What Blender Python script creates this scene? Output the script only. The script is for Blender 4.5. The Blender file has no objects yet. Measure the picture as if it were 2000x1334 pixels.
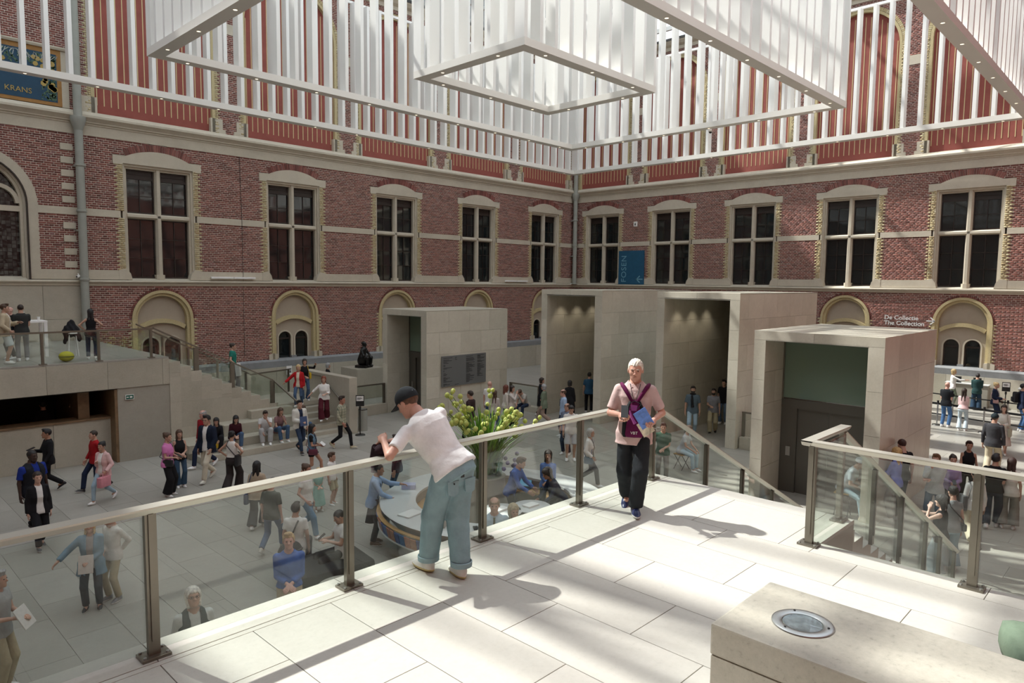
import bpy, bmesh, math, random
import numpy as np
from mathutils import Matrix, Vector

random.seed(7)
RNG = np.random.default_rng(11)
SC = bpy.context.scene
COL = SC.collection
PI = math.pi
R = math.radians

# ------------------------------------------------------------------ camera
CAM_Z = 5.6
def setup_camera():
    yaw, pitch, roll = R(43.94496), R(4.92837), R(0.62157)
    fw = Vector((math.cos(yaw) * math.cos(pitch), math.sin(yaw) * math.cos(pitch), -math.sin(pitch)))
    rt = Vector((math.sin(yaw), -math.cos(yaw), 0.0))
    up = rt.cross(fw)
    r2 = math.cos(roll) * rt + math.sin(roll) * up
    u2 = -math.sin(roll) * rt + math.cos(roll) * up
    cd = bpy.data.cameras.new('camera')
    cd.sensor_width = 36.0
    cd.lens = 1359.863 / 2000 * 36
    cd.clip_start, cd.clip_end = 0.1, 400
    co = bpy.data.objects.new('camera', cd)
    m = Matrix((r2, u2, -fw)).transposed().to_4x4()
    m.translation = (0, 0, CAM_Z)
    co.matrix_world = m
    COL.objects.link(co)
    SC.camera = co
setup_camera()

# ------------------------------------------------------------------ sky, sun, exposure
wd = bpy.data.worlds.new('sky'); SC.world = wd; wd.use_nodes = True
_bg = wd.node_tree.nodes['Background']
_bg.inputs['Color'].default_value = (0.86, 0.93, 1.0, 1)
_bg.inputs['Strength'].default_value = 2.15
SUN_DIR = Vector((0.215, -0.785, -1.0)).normalized()
_sd = bpy.data.lights.new('sun', 'SUN'); _sd.energy = 8.2; _sd.angle = R(0.8); _sd.color = (1.0, 0.97, 0.915)
_so = bpy.data.objects.new('sun', _sd); _so.rotation_euler = SUN_DIR.to_track_quat('-Z', 'Y').to_euler()
_so.location = (10, 60, 80); COL.objects.link(_so)
SC.view_settings.view_transform = 'Standard'
SC.view_settings.look = 'None'
SC.view_settings.exposure = 0.12
SC.view_settings.gamma = 1.0
SC.view_settings.use_curve_mapping = False
SC.cycles.max_bounces = 10
SC.cycles.diffuse_bounces = 5
SC.cycles.transparent_max_bounces = 24
SC.cycles.caustics_reflective = False
SC.cycles.caustics_refractive = False

# ------------------------------------------------------------------ materials
def _new(name):
    m = bpy.data.materials.new(name); m.use_nodes = True
    nt = m.node_tree
    return m, nt, nt.nodes['Principled BSDF']

def _noise(nt, scale, detail=4, rough=0.6, coord='Object'):
    tc = nt.nodes.new('ShaderNodeTexCoord'); n = nt.nodes.new('ShaderNodeTexNoise')
    n.inputs['Scale'].default_value = scale; n.inputs['Detail'].default_value = detail
    n.inputs['Roughness'].default_value = rough
    if coord == 'World':
        g = nt.nodes.new('ShaderNodeNewGeometry'); nt.links.new(g.outputs['Position'], n.inputs['Vector'])
    else:
        nt.links.new(tc.outputs[coord], n.inputs['Vector'])
    return n

def _ramp(nt, stops):
    r = nt.nodes.new('ShaderNodeValToRGB')
    e = r.color_ramp.elements
    while len(e) < len(stops): e.new(0.5)
    for el, (p, c) in zip(e, stops):
        el.position = p; el.color = (*c, 1)
    return r

def _mul(c, k): return tuple(min(1, v * k) for v in c)

def mat(name, col, rough=0.6, metal=0.0, var=0.0, scale=8.0, bump=0.0, bscale=60.0, spec=0.5, emit=None, estr=0):
    m, nt, b = _new(name)
    b.inputs['Base Color'].default_value = (*col, 1)
    b.inputs['Roughness'].default_value = rough
    b.inputs['Metallic'].default_value = metal
    b.inputs['Specular IOR Level'].default_value = spec
    if var > 0:
        n = _noise(nt, scale)
        r = _ramp(nt, [(0.3, _mul(col, 1 - var)), (0.7, _mul(col, 1 + var))])
        nt.links.new(n.outputs['Fac'], r.inputs['Fac']); nt.links.new(r.outputs['Color'], b.inputs['Base Color'])
    if bump > 0:
        n = _noise(nt, bscale, 5)
        bp = nt.nodes.new('ShaderNodeBump'); bp.inputs['Strength'].default_value = bump; bp.inputs['Distance'].default_value = 0.02
        nt.links.new(n.outputs['Fac'], bp.inputs['Height']); nt.links.new(bp.outputs['Normal'], b.inputs['Normal'])
    if emit:
        b.inputs['Emission Color'].default_value = (*emit, 1); b.inputs['Emission Strength'].default_value = estr
    return m

def stone(name, col, rough=0.45, obvar=0.10, cloud=0.10, speck=0.10, attr=False):
    """limestone: soft clouds, small fossil flecks, tone change from slab to slab"""
    m, nt, b = _new(name)
    n1 = _noise(nt, 0.9, 5, 0.65, 'World'); n2 = _noise(nt, 22, 6, 0.75, 'World'); n3 = _noise(nt, 5, 4, 0.7, 'World')
    r1 = _ramp(nt, [(0.25, _mul(col, 1 - cloud)), (0.75, _mul(col, 1 + cloud))])
    nt.links.new(n1.outputs['Fac'], r1.inputs['Fac'])
    r2 = _ramp(nt, [(0.30, (1 - speck * 2,) * 3), (0.42, (1 - speck * .4,) * 3), (0.7, (1 + speck * 0.5,) * 3)])
    nt.links.new(n2.outputs['Fac'], r2.inputs['Fac'])
    mx = nt.nodes.new('ShaderNodeMix'); mx.data_type = 'RGBA'; mx.blend_type = 'MULTIPLY'; mx.inputs['Factor'].default_value = 1
    nt.links.new(r1.outputs['Color'], mx.inputs['A']); nt.links.new(r2.outputs['Color'], mx.inputs['B'])
    r3 = _ramp(nt, [(0.3, (1 - cloud * .7, 1 - cloud * .8, 1 - cloud)), (0.7, (1, 1, 1))])
    nt.links.new(n3.outputs['Fac'], r3.inputs['Fac'])
    mx2 = nt.nodes.new('ShaderNodeMix'); mx2.data_type = 'RGBA'; mx2.blend_type = 'MULTIPLY'; mx2.inputs['Factor'].default_value = 1
    nt.links.new(mx.outputs['Result'], mx2.inputs['A']); nt.links.new(r3.outputs['Color'], mx2.inputs['B'])
    if attr:
        oi = nt.nodes.new('ShaderNodeAttribute'); oi.attribute_name = 'tone'; src = oi.outputs['Fac']
    else:
        oi = nt.nodes.new('ShaderNodeObjectInfo'); src = oi.outputs['Random']
    r4 = _ramp(nt, [(0.0, (1 - obvar, 1 - obvar, 1 - obvar * 1.15)), (1.0, (1 + obvar * .5,) * 3)])
    nt.links.new(src, r4.inputs['Fac'])
    mx3 = nt.nodes.new('ShaderNodeMix'); mx3.data_type = 'RGBA'; mx3.blend_type = 'MULTIPLY'; mx3.inputs['Factor'].default_value = 1
    nt.links.new(mx2.outputs['Result'], mx3.inputs['A']); nt.links.new(r4.outputs['Color'], mx3.inputs['B'])
    nt.links.new(mx3.outputs['Result'], b.inputs['Base Color'])
    b.inputs['Roughness'].default_value = rough
    bp = nt.nodes.new('ShaderNodeBump'); bp.inputs['Strength'].default_value = 0.06; bp.inputs['Distance'].default_value = 0.01
    nt.links.new(n2.outputs['Fac'], bp.inputs['Height']); nt.links.new(bp.outputs['Normal'], b.inputs['Normal'])
    return m

def toned(name, stops, rough=0.85, bump=0.25):
    """brick: colour of each brick from its own 'tone' value, with fine grain"""
    m, nt, b = _new(name)
    a = nt.nodes.new('ShaderNodeAttribute'); a.attribute_name = 'tone'
    r = _ramp(nt, stops); nt.links.new(a.outputs['Fac'], r.inputs['Fac'])
    n = _noise(nt, 30, 5, 0.7, 'World')
    r2 = _ramp(nt, [(0.3, (0.78,) * 3), (0.7, (1.12,) * 3)]); nt.links.new(n.outputs['Fac'], r2.inputs['Fac'])
    mx = nt.nodes.new('ShaderNodeMix'); mx.data_type = 'RGBA'; mx.blend_type = 'MULTIPLY'; mx.inputs['Factor'].default_value = 1
    nt.links.new(r.outputs['Color'], mx.inputs['A']); nt.links.new(r2.outputs['Color'], mx.inputs['B'])
    nt.links.new(mx.outputs['Result'], b.inputs['Base Color'])
    b.inputs['Roughness'].default_value = rough; b.inputs['Specular IOR Level'].default_value = 0.25
    bp = nt.nodes.new('ShaderNodeBump'); bp.inputs['Strength'].default_value = bump; bp.inputs['Distance'].default_value = 0.02
    nt.links.new(n.outputs['Fac'], bp.inputs['Height']); nt.links.new(bp.outputs['Normal'], b.inputs['Normal'])
    return m

def glass(name, tint, refl=1.0, rough=0.0, base=0.05):
    """thin clear pane: tinted see-through with a mirror reflection that grows at grazing angles"""
    m, nt, b = _new(name); nt.nodes.remove(b)
    out = nt.nodes['Material Output']
    tr = nt.nodes.new('ShaderNodeBsdfTransparent'); tr.inputs['Color'].default_value = (*tint, 1)
    gl = nt.nodes.new('ShaderNodeBsdfGlossy'); gl.inputs['Roughness'].default_value = rough
    lw = nt.nodes.new('ShaderNodeLayerWeight'); lw.inputs['Blend'].default_value = 0.5
    pw = nt.nodes.new('ShaderNodeMath'); pw.operation = 'POWER'; pw.inputs[1].default_value = 5.0
    ml = nt.nodes.new('ShaderNodeMath'); ml.operation = 'MULTIPLY_ADD'; ml.inputs[1].default_value = 0.95 * refl; ml.inputs[2].default_value = base * refl
    nt.links.new(lw.outputs['Facing'], pw.inputs[0]); nt.links.new(pw.outputs[0], ml.inputs[0])
    mx = nt.nodes.new('ShaderNodeMixShader')
    nt.links.new(ml.outputs[0], mx.inputs['Fac']); nt.links.new(tr.outputs[0], mx.inputs[1]); nt.links.new(gl.outputs[0], mx.inputs[2])
    nt.links.new(mx.outputs[0], out.inputs['Surface'])
    return m

def lattice(name):
    """leaded cathedral glass: small rosette quarries in dark glass"""
    m, nt, b = _new(name)
    tc = nt.nodes.new('ShaderNodeTexCoord'); v = nt.nodes.new('ShaderNodeTexVoronoi')
    v.inputs['Scale'].default_value = 7; v.inputs['Randomness'].default_value = 0.15; v.feature = 'DISTANCE_TO_EDGE'
    nt.links.new(tc.outputs['Object'], v.inputs['Vector'])
    r = _ramp(nt, [(0.02, (0.01, 0.01, 0.01)), (0.12, (0.10, 0.11, 0.10)), (0.4, (0.03, 0.04, 0.045))])
    nt.links.new(v.outputs['Distance'], r.inputs['Fac']); nt.links.new(r.outputs['Color'], b.inputs['Base Color'])
    b.inputs['Roughness'].default_value = 0.2
    return m

M = {}
M['brick'] = toned('red_brick', [(0.0, (0.150, 0.060, 0.051)), (0.45, (0.245, 0.092, 0.076)), (0.8, (0.32, 0.130, 0.104)), (1.0, (0.225, 0.11, 0.105))])
M['mortar'] = mat('mortar', (0.76, 0.69, 0.60), 0.95, var=0.12, scale=10)
M['ybrick'] = toned('yellow_brick', [(0.0, (0.46, 0.36, 0.20)), (0.5, (0.56, 0.47, 0.27)), (0.85, (0.60, 0.53, 0.34)), (1.0, (0.52, 0.38, 0.20))])
M['facade'] = stone('facade_sandstone', (0.57, 0.515, 0.415), 0.8, 0.04, 0.10, 0.05)
M['tymp'] = stone('tympanum_plaster', (0.45, 0.385, 0.305), 0.9, 0.03, 0.06, 0.03)
M['blue_stone'] = stone('grey_plinth_stone', (0.24, 0.25, 0.26), 0.7, 0.08, 0.15, 0.08)
M['lime'] = stone('terrace_limestone', (0.475, 0.445, 0.37), 0.30, 0.10, 0.10, 0.08)
M['lime_bounce'] = stone('bounce_lit_limestone', (0.62, 0.59, 0.50), 0.28, 0.10, 0.09, 0.07)  # terrace limestone made lighter, painting in bounce light from the sunlit floor
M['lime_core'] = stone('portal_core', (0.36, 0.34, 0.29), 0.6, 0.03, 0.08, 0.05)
M['floor'] = stone('floor_limestone', (0.36, 0.345, 0.31), 0.36, 0.10, 0.08, 0.07)
M['floor_a'] = stone('floor_limestone_far', (0.36, 0.345, 0.31), 0.36, 0.10, 0.08, 0.07, attr=True)
M['plat'] = stone('platform_limestone', (0.52, 0.50, 0.455), 0.42, 0.05, 0.05, 0.07)
M['joint'] = mat('floor_joint', (0.24, 0.225, 0.20), 0.9)
M['bench'] = stone('bench_limestone', (0.43, 0.41, 0.35), 0.5, 0.05, 0.08, 0.16)
M['red_panel'] = mat('red_plaster', (0.285, 0.078, 0.060), 0.85, var=0.10, scale=2)
M['gold'] = mat('gold_line', (0.62, 0.50, 0.27), 0.7)
M['white'] = mat('white_lacquer', (0.86, 0.855, 0.83), 0.38)
M['white_rim'] = mat('white_rim', (0.80, 0.78, 0.73), 0.3)
M['bronze'] = mat('bronze_anodised_metal', (0.22, 0.205, 0.17), 0.32, 0.75, var=0.04)
M['rail'] = mat('champagne_handrail', (0.56, 0.54, 0.47), 0.34, 0.55)
M['dark_metal'] = mat('dark_metal', (0.05, 0.05, 0.048), 0.4, 0.6)
M['steel'] = mat('stainless_steel', (0.46, 0.47, 0.47), 0.32, 1.0)
M['grey_metal'] = mat('roof_steel', (0.62, 0.64, 0.64), 0.55, 0.2)
M['pipe'] = mat('painted_pipe', (0.33, 0.34, 0.30), 0.55, var=0.06, scale=3)
M['glass'] = glass('rail_glass', (0.915, 0.945, 0.925), 1.0)
M['roof_glass'] = glass('roof_glass', (0.965, 0.975, 0.975), 0.9)
M['win_glass'] = mat('dark_window_glass', (0.012, 0.016, 0.017), 0.04, spec=0.75, bump=0.03, bscale=3)
M['lift_glass'] = mat('green_lift_glass', (0.16, 0.225, 0.17), 0.08, spec=0.6)
M['sash'] = mat('brown_sash', (0.028, 0.018, 0.014), 0.45)
M['lattice'] = lattice('leaded_glass')
M['black'] = mat('black_plastic', (0.012, 0.012, 0.013), 0.45)
M['dark'] = mat('painted_dark_interior', (0.02, 0.019, 0.017), 0.8)  # near-black paints in the shade of passage ends and the recess
M['wood'] = mat('oak_panel', (0.20, 0.125, 0.065), 0.5, var=0.2, scale=5)
M['paper'] = mat('white_paper', (0.8, 0.8, 0.78), 0.7)
M['lamp'] = mat('downlight', (0.9, 0.85, 0.7), 0.4, emit=(1.0, 0.86, 0.62), estr=1.8)

# ------------------------------------------------------------------ mesh helpers
class MB:
    """collects faces for ONE mesh object"""
    def __init__(s): s.v = []; s.f = []; s.m = []; s.t = []
    def add(s, vs, fs, mi=0, tone=0.5):
        o = len(s.v); s.v += [tuple(v) for v in vs]
        for f in fs: s.f.append(tuple(i + o for i in f)); s.m.append(mi)
        s.t += [tone] * len(vs)
        return s
    def box(s, x0, x1, y0, y1, z0, z1, mi=0, tone=0.5):
        v = [(x0, y0, z0), (x1, y0, z0), (x1, y1, z0), (x0, y1, z0), (x0, y0, z1), (x1, y0, z1), (x1, y1, z1), (x0, y1, z1)]
        return s.add(v, [(0, 3, 2, 1), (4, 5, 6, 7), (0, 1, 5, 4), (1, 2, 6, 5), (2, 3, 7, 6), (3, 0, 4, 7)], mi, tone)
    def bbox(s, x0, x1, y0, y1, z0, z1, b=0.01, mi=0):
        """box with chamfered edges"""
        bm = bmesh.new(); bmesh.ops.create_cube(bm, size=1)
        for v in bm.verts: v.co = ((x0 + x1) / 2 + v.co.x * (x1 - x0), (y0 + y1) / 2 + v.co.y * (y1 - y0), (z0 + z1) / 2 + v.co.z * (z1 - z0))
        bmesh.ops.bevel(bm, geom=bm.edges[:], offset=b, segments=2, affect='EDGES', profile=0.6)
        bm.verts.index_update(); s.add([v.co[:] for v in bm.verts], [[v.index for v in f.verts] for f in bm.faces], mi); bm.free()
        return s
    def prism(s, poly, axis, a, b, mi=0, tone=0.5):
        """polygon (2d, ccw) pushed along axis from a to b; axis 'x': poly=(y,z), 'y': (x,z), 'z': (x,y)"""
        n = len(poly)
        def p(q, h): return (h, q[0], q[1]) if axis == 'x' else (q[0], h, q[1]) if axis == 'y' else (q[0], q[1], h)
        vs = [p(q, a) for q in poly] + [p(q, b) for q in poly]
        fs = [tuple(range(n))[::-1], tuple(range(n, 2 * n))] + [(i, (i + 1) % n, n + (i + 1) % n, n + i) for i in range(n)]
        return s.add(vs, fs, mi, tone)
    def ring(s, inner, outer, axis, a, b, mi=0, closed=False):
        """band between two poly-lines of equal length, pushed along axis"""
        n = len(inner)
        def p(q, h): return (h, q[0], q[1]) if axis == 'x' else (q[0], h, q[1]) if axis == 'y' else (q[0], q[1], h)
        vs = [p(q, a) for q in inner] + [p(q, a) for q in outer] + [p(q, b) for q in inner] + [p(q, b) for q in outer]
        fs = []
        for i in range(n if closed else n - 1):
            j = (i + 1) % n
            fs += [(i, j, n + j, n + i), (2 * n + i, 3 * n + i, 3 * n + j, 2 * n + j), (i, 2 * n + i, 2 * n + j, j), (n + i, n + j, 3 * n + j, 3 * n + i)]
        if not closed:
            fs += [(0, n, 3 * n, 2 * n), (n - 1, 3 * n - 1, 4 * n - 1, 2 * n - 1)]
        return s.add(vs, fs, mi)
    def lathe(s, prof, c=(0, 0, 0), seg=20, mi=0, a0=0.0, a1=2 * PI):
        """profile [(r,z)] turned about the z axis through c"""
        full = abs(a1 - a0 - 2 * PI) < 1e-6; k = seg if full else seg + 1; n = len(prof)
        vs = []
        for i in range(k):
            a = a0 + (a1 - a0) * i / seg
            for (r, z) in prof: vs.append((c[0] + r * math.cos(a), c[1] + r * math.sin(a), c[2] + z))
        fs = []
        for i in range(seg):
            j = (i + 1) % k
            for q in range(n - 1):
                f = (i * n + q, j * n + q, j * n + q + 1, i * n + q + 1)
                fs.append(f)
        return s.add(vs, fs, mi)
    def tube(s, pts, r, seg=8, mi=0, cap=True):
        pts = [Vector(p) for p in pts]; n = len(pts); rs = r if isinstance(r, (list, tuple)) else [r] * n
        up = Vector((0, 0, 1)); vs = []
        for i, p in enumerate(pts):
            t = (pts[min(i + 1, n - 1)] - pts[max(i - 1, 0)]).normalized()
            a = t.cross(up)
            if a.length < 1e-3: a = t.cross(Vector((1, 0, 0)))
            a.normalize(); b = a.cross(t)
            for k in range(seg):
                w = 2 * PI * k / seg
                vs.append(p + (a * math.cos(w) + b * math.sin(w)) * rs[i])
        fs = []
        for i in range(n - 1):
            for k in range(seg):
                j = (k + 1) % seg
                fs.append((i * seg + k, i * seg + j, (i + 1) * seg + j, (i + 1) * seg + k))
        if cap: fs += [tuple(range(seg)), tuple(range((n - 1) * seg, n * seg))[::-1]]
        return s.add(vs, fs, mi)
    def bar(s, p, q, w, h, mi=0):
        """square bar between two points, w across, h in height"""
        p, q = Vector(p), Vector(q); t = (q - p).normalized(); up = Vector((0, 0, 1))
        a = t.cross(up)
        if a.length < 1e-3: a = Vector((1, 0, 0))
        a.normalize(); b = a.cross(t)
        vs = [e + a * (w / 2 * i) + b * (h / 2 * j) for e in (p, q) for i, j in ((-1, -1), (1, -1), (1, 1), (-1, 1))]
        return s.add(vs, [(3, 2, 1, 0), (4, 5, 6, 7), (0, 1, 5, 4), (1, 2, 6, 5), (2, 3, 7, 6), (3, 0, 4, 7)], mi)
    def ball(s, c, r, seg=10, rings=7, mi=0):
        rx, ry, rz = r if isinstance(r, (list, tuple)) else (r, r, r)
        vs = [(c[0], c[1], c[2] - rz)]
        for i in range(1, rings):
            a = -PI / 2 + PI * i / rings
            for k in range(seg):
                w = 2 * PI * k / seg
                vs.append((c[0] + rx * math.cos(a) * math.cos(w), c[1] + ry * math.cos(a) * math.sin(w), c[2] + rz * math.sin(a)))
        vs.append((c[0], c[1], c[2] + rz)); fs = []
        for k in range(seg): fs.append((0, 1 + (k + 1) % seg, 1 + k))
        for i in range(rings - 2):
            for k in range(seg):
                a, b = 1 + i * seg + k, 1 + i * seg + (k + 1) % seg
                fs.append((a, b, b + seg, a + seg))
        t = len(vs) - 1
        for k in range(seg): fs.append((t, 1 + (rings - 2) * seg + k, 1 + (rings - 2) * seg + (k + 1) % seg))
        return s.add(vs, fs, mi)
    def mesh(s, name, mats, smooth=False, tone=False):
        me = bpy.data.meshes.new(name); me.from_pydata(s.v, [], s.f)
        for m in (mats if isinstance(mats, (list, tuple)) else [mats]): me.materials.append(M[m] if isinstance(m, str) else m)
        if any(s.m): me.polygons.foreach_set('material_index', s.m)
        if tone:
            a = me.attributes.new('tone', 'FLOAT', 'POINT'); a.data.foreach_set('value', s.t)
        if smooth: shade(me, smooth)
        me.update()
        return me

def shade(me, ang=35):
    me.polygons.foreach_set('use_smooth', [True] * len(me.polygons))
    if ang is not True and ang < 180:
        try: me.set_sharp_from_angle(angle=R(ang))
        except Exception: pass

def link(name, me, parent=None, loc=None, rz=0.0, rot=None):
    o = bpy.data.objects.new(name, me); COL.objects.link(o)
    if parent is not None: o.parent = parent
    if loc is not None: o.location = loc
    if rot is not None: o.rotation_euler = rot
    elif rz: o.rotation_euler = (0, 0, rz)
    return o

def part(name, mb, mats, parent=None, smooth=False, loc=None, rz=0.0, kind=None, label=None, tone=False):
    o = link(name, mb.mesh(name, mats, smooth, tone), parent, loc, rz)
    if kind: o['kind'] = kind
    if label: o['label'] = label
    return o

def empty(name, loc=(0, 0, 0), rz=0.0):
    o = bpy.data.objects.new(name, None); o.empty_display_size = 0.1
    o.location = loc; o.rotation_euler = (0, 0, rz); COL.objects.link(o)
    return o

def tag(o, label=None, cat=None, group=None, kind=None):
    if label: o['label'] = label
    if cat: o['category'] = cat
    if group: o['group'] = group
    if kind: o['kind'] = kind
    return o

def thing(name, loc, label, cat, rz=0.0, group=None):
    return tag(empty(name, loc, rz), label, cat, group)

def copy_tree(o, parent=None):
    c = o.copy(); COL.objects.link(c); c.parent = parent
    for ch in list(o.children): copy_tree(ch, c)
    return c

def arc(cx, cz, r, a0, a1, n): return [(cx + r * math.cos(R(a0 + (a1 - a0) * i / n)), cz + r * math.sin(R(a0 + (a1 - a0) * i / n))) for i in range(n + 1)]
# ------------------------------------------------------------------ the brick court
XR, YL = 38.7, 31.3          # right wall stands at x = XR, left wall at y = YL
X0, Y0 = -7.5, -3.6          # the two walls behind the camera
LC = [11.03 + 6.14 * i for i in range(5)]
RC = [-(28.87 - 5.325 * i) for i in range(6)]
ZP0, ZP1 = 12.02, 19.4       # blind panels
GA, GR = 10.5, 2.754         # window head: springing of the segmental head and its radius
GC = 10.8 - GR

def subtract(iv, a, b):
    out = []
    for (p, q) in iv:
        if b <= p or a >= q: out.append((p, q)); continue
        if a > p: out.append((p, a))
        if b < q: out.append((b, q))
    return out

class BrickField:
    def __init__(s): s.b = []; s.strips = MB()
    def course(s, k, z0, z1, iv):
        L = 0.33 if k % 2 == 0 else 0.165
        off = (0.0, 0.08, 0.165, 0.08)[k % 4]
        for (a, b) in iv:
            if b - a < 0.03: continue
            s.strips.add([(a, 0, z0), (b, 0, z0), (b, 0, z1), (a, 0, z1)], [(0, 1, 2, 3)])
            n = math.floor((a + off) / L); e = n * L - off
            while e < b - 1e-4:
                p, q = max(e, a), min(e + L, b)
                if q - p > 0.02: s.b.append((p + .009, q - .009, z0 + .0105, z1 - .0105))
                e += L
    def build(s, name, matname, parent, depth=0.008, single=None):
        A = np.array(s.b); n = len(A)
        if n == 0: return
        if single:
            # the whole stretchers that show largest stand as single bricks
            full = np.abs((A[:, 1] - A[:, 0]) - (.33 - .018)) < .003
            key = np.where(full & (A[:, 2] < single[2]) & (A[:, 0] > single[0]) & (A[:, 1] < single[1]), np.abs(A[:, 0] - single[3]), 1e9)
            pick = np.argsort(key)[:300]; w_, h_ = .33 - .018, A[pick[0], 3] - A[pick[0], 2]
            mes = []
            for k in range(6):
                mb = MB().box(0, w_, -depth * (1.1 + .1 * k), .004, 0, h_, tone=(k + .5) / 6); mes.append(mb.mesh('brick', [matname], tone=True))
            for j, i in enumerate(pick): link('brick', mes[int(RNG.integers(6))], parent, (A[i, 0], 0, A[i, 2]))
            A = np.delete(A, pick, 0); n = len(A)
        d = -(depth + RNG.random(n) * depth * 0.7)
        x0, x1, z0, z1 = A.T
        o = np.full(n, 0.004)
        V = np.empty((n, 8, 3))
        for i, (xx, yy, zz) in enumerate(((x0, o, z0), (x1, o, z0), (x1, o, z1), (x0, o, z1), (x0, d, z0), (x1, d, z0), (x1, d, z1), (x0, d, z1))):
            V[:, i, 0] = xx; V[:, i, 1] = yy; V[:, i, 2] = zz
        # faces are hand-worn: each brick leans a little
        V[:, 4:, 1] += (RNG.random((n, 4)) - .5) * 0.009
        F = np.array([(4, 5, 6, 7), (0, 1, 5, 4), (1, 2, 6, 5), (2, 3, 7, 6), (3, 0, 4, 7)])
        F = (F[None] + (np.arange(n) * 8)[:, None, None]).reshape(-1, 4)
        o = np_mesh(name, V.reshape(-1, 3), F, [M[matname]], parent)
        t = np.repeat(RNG.random(n), 8)
        a = o.data.attributes.new('tone', 'FLOAT', 'POINT'); a.data.foreach_set('value', t.astype(np.float32))
        o['kind'] = 'stuff'
        return o

def np_mesh(name, V, F, mats, parent=None, smooth=False, link_it=True):
    me = bpy.data.meshes.new(name)
    me.vertices.add(len(V)); me.vertices.foreach_set('co', np.asarray(V, np.float32).ravel())
    nf, k = F.shape
    me.loops.add(nf * k); me.loops.foreach_set('vertex_index', F.astype(np.int32).ravel())
    me.polygons.add(nf); me.polygons.foreach_set('loop_start', np.arange(0, nf * k, k, dtype=np.int32))
    try: me.polygons.foreach_set('loop_total', np.full(nf, k, np.int32))
    except Exception: pass
    if smooth: me.polygons.foreach_set('use_smooth', np.ones(nf, bool))
    for m in mats: me.materials.append(m)
    me.update(calc_edges=True); me.validate()
    return link(name, me, parent) if link_it else me

def head_half(z):
    """half width of the brick-arched window head at height z"""
    ro = GR + 0.28; th = math.asin(1.25 / GR); zo = GC + ro * math.cos(th)
    if z < zo: return 1.25 + (ro * math.sin(th) - 1.25) * (z - GA) / (zo - GA)
    if z < GC + ro: return math.sqrt(max(0, ro * ro - (z - GC) ** 2))
    return 0

RA, ZSP = 1.22, 3.83          # ground floor arched niches

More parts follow.
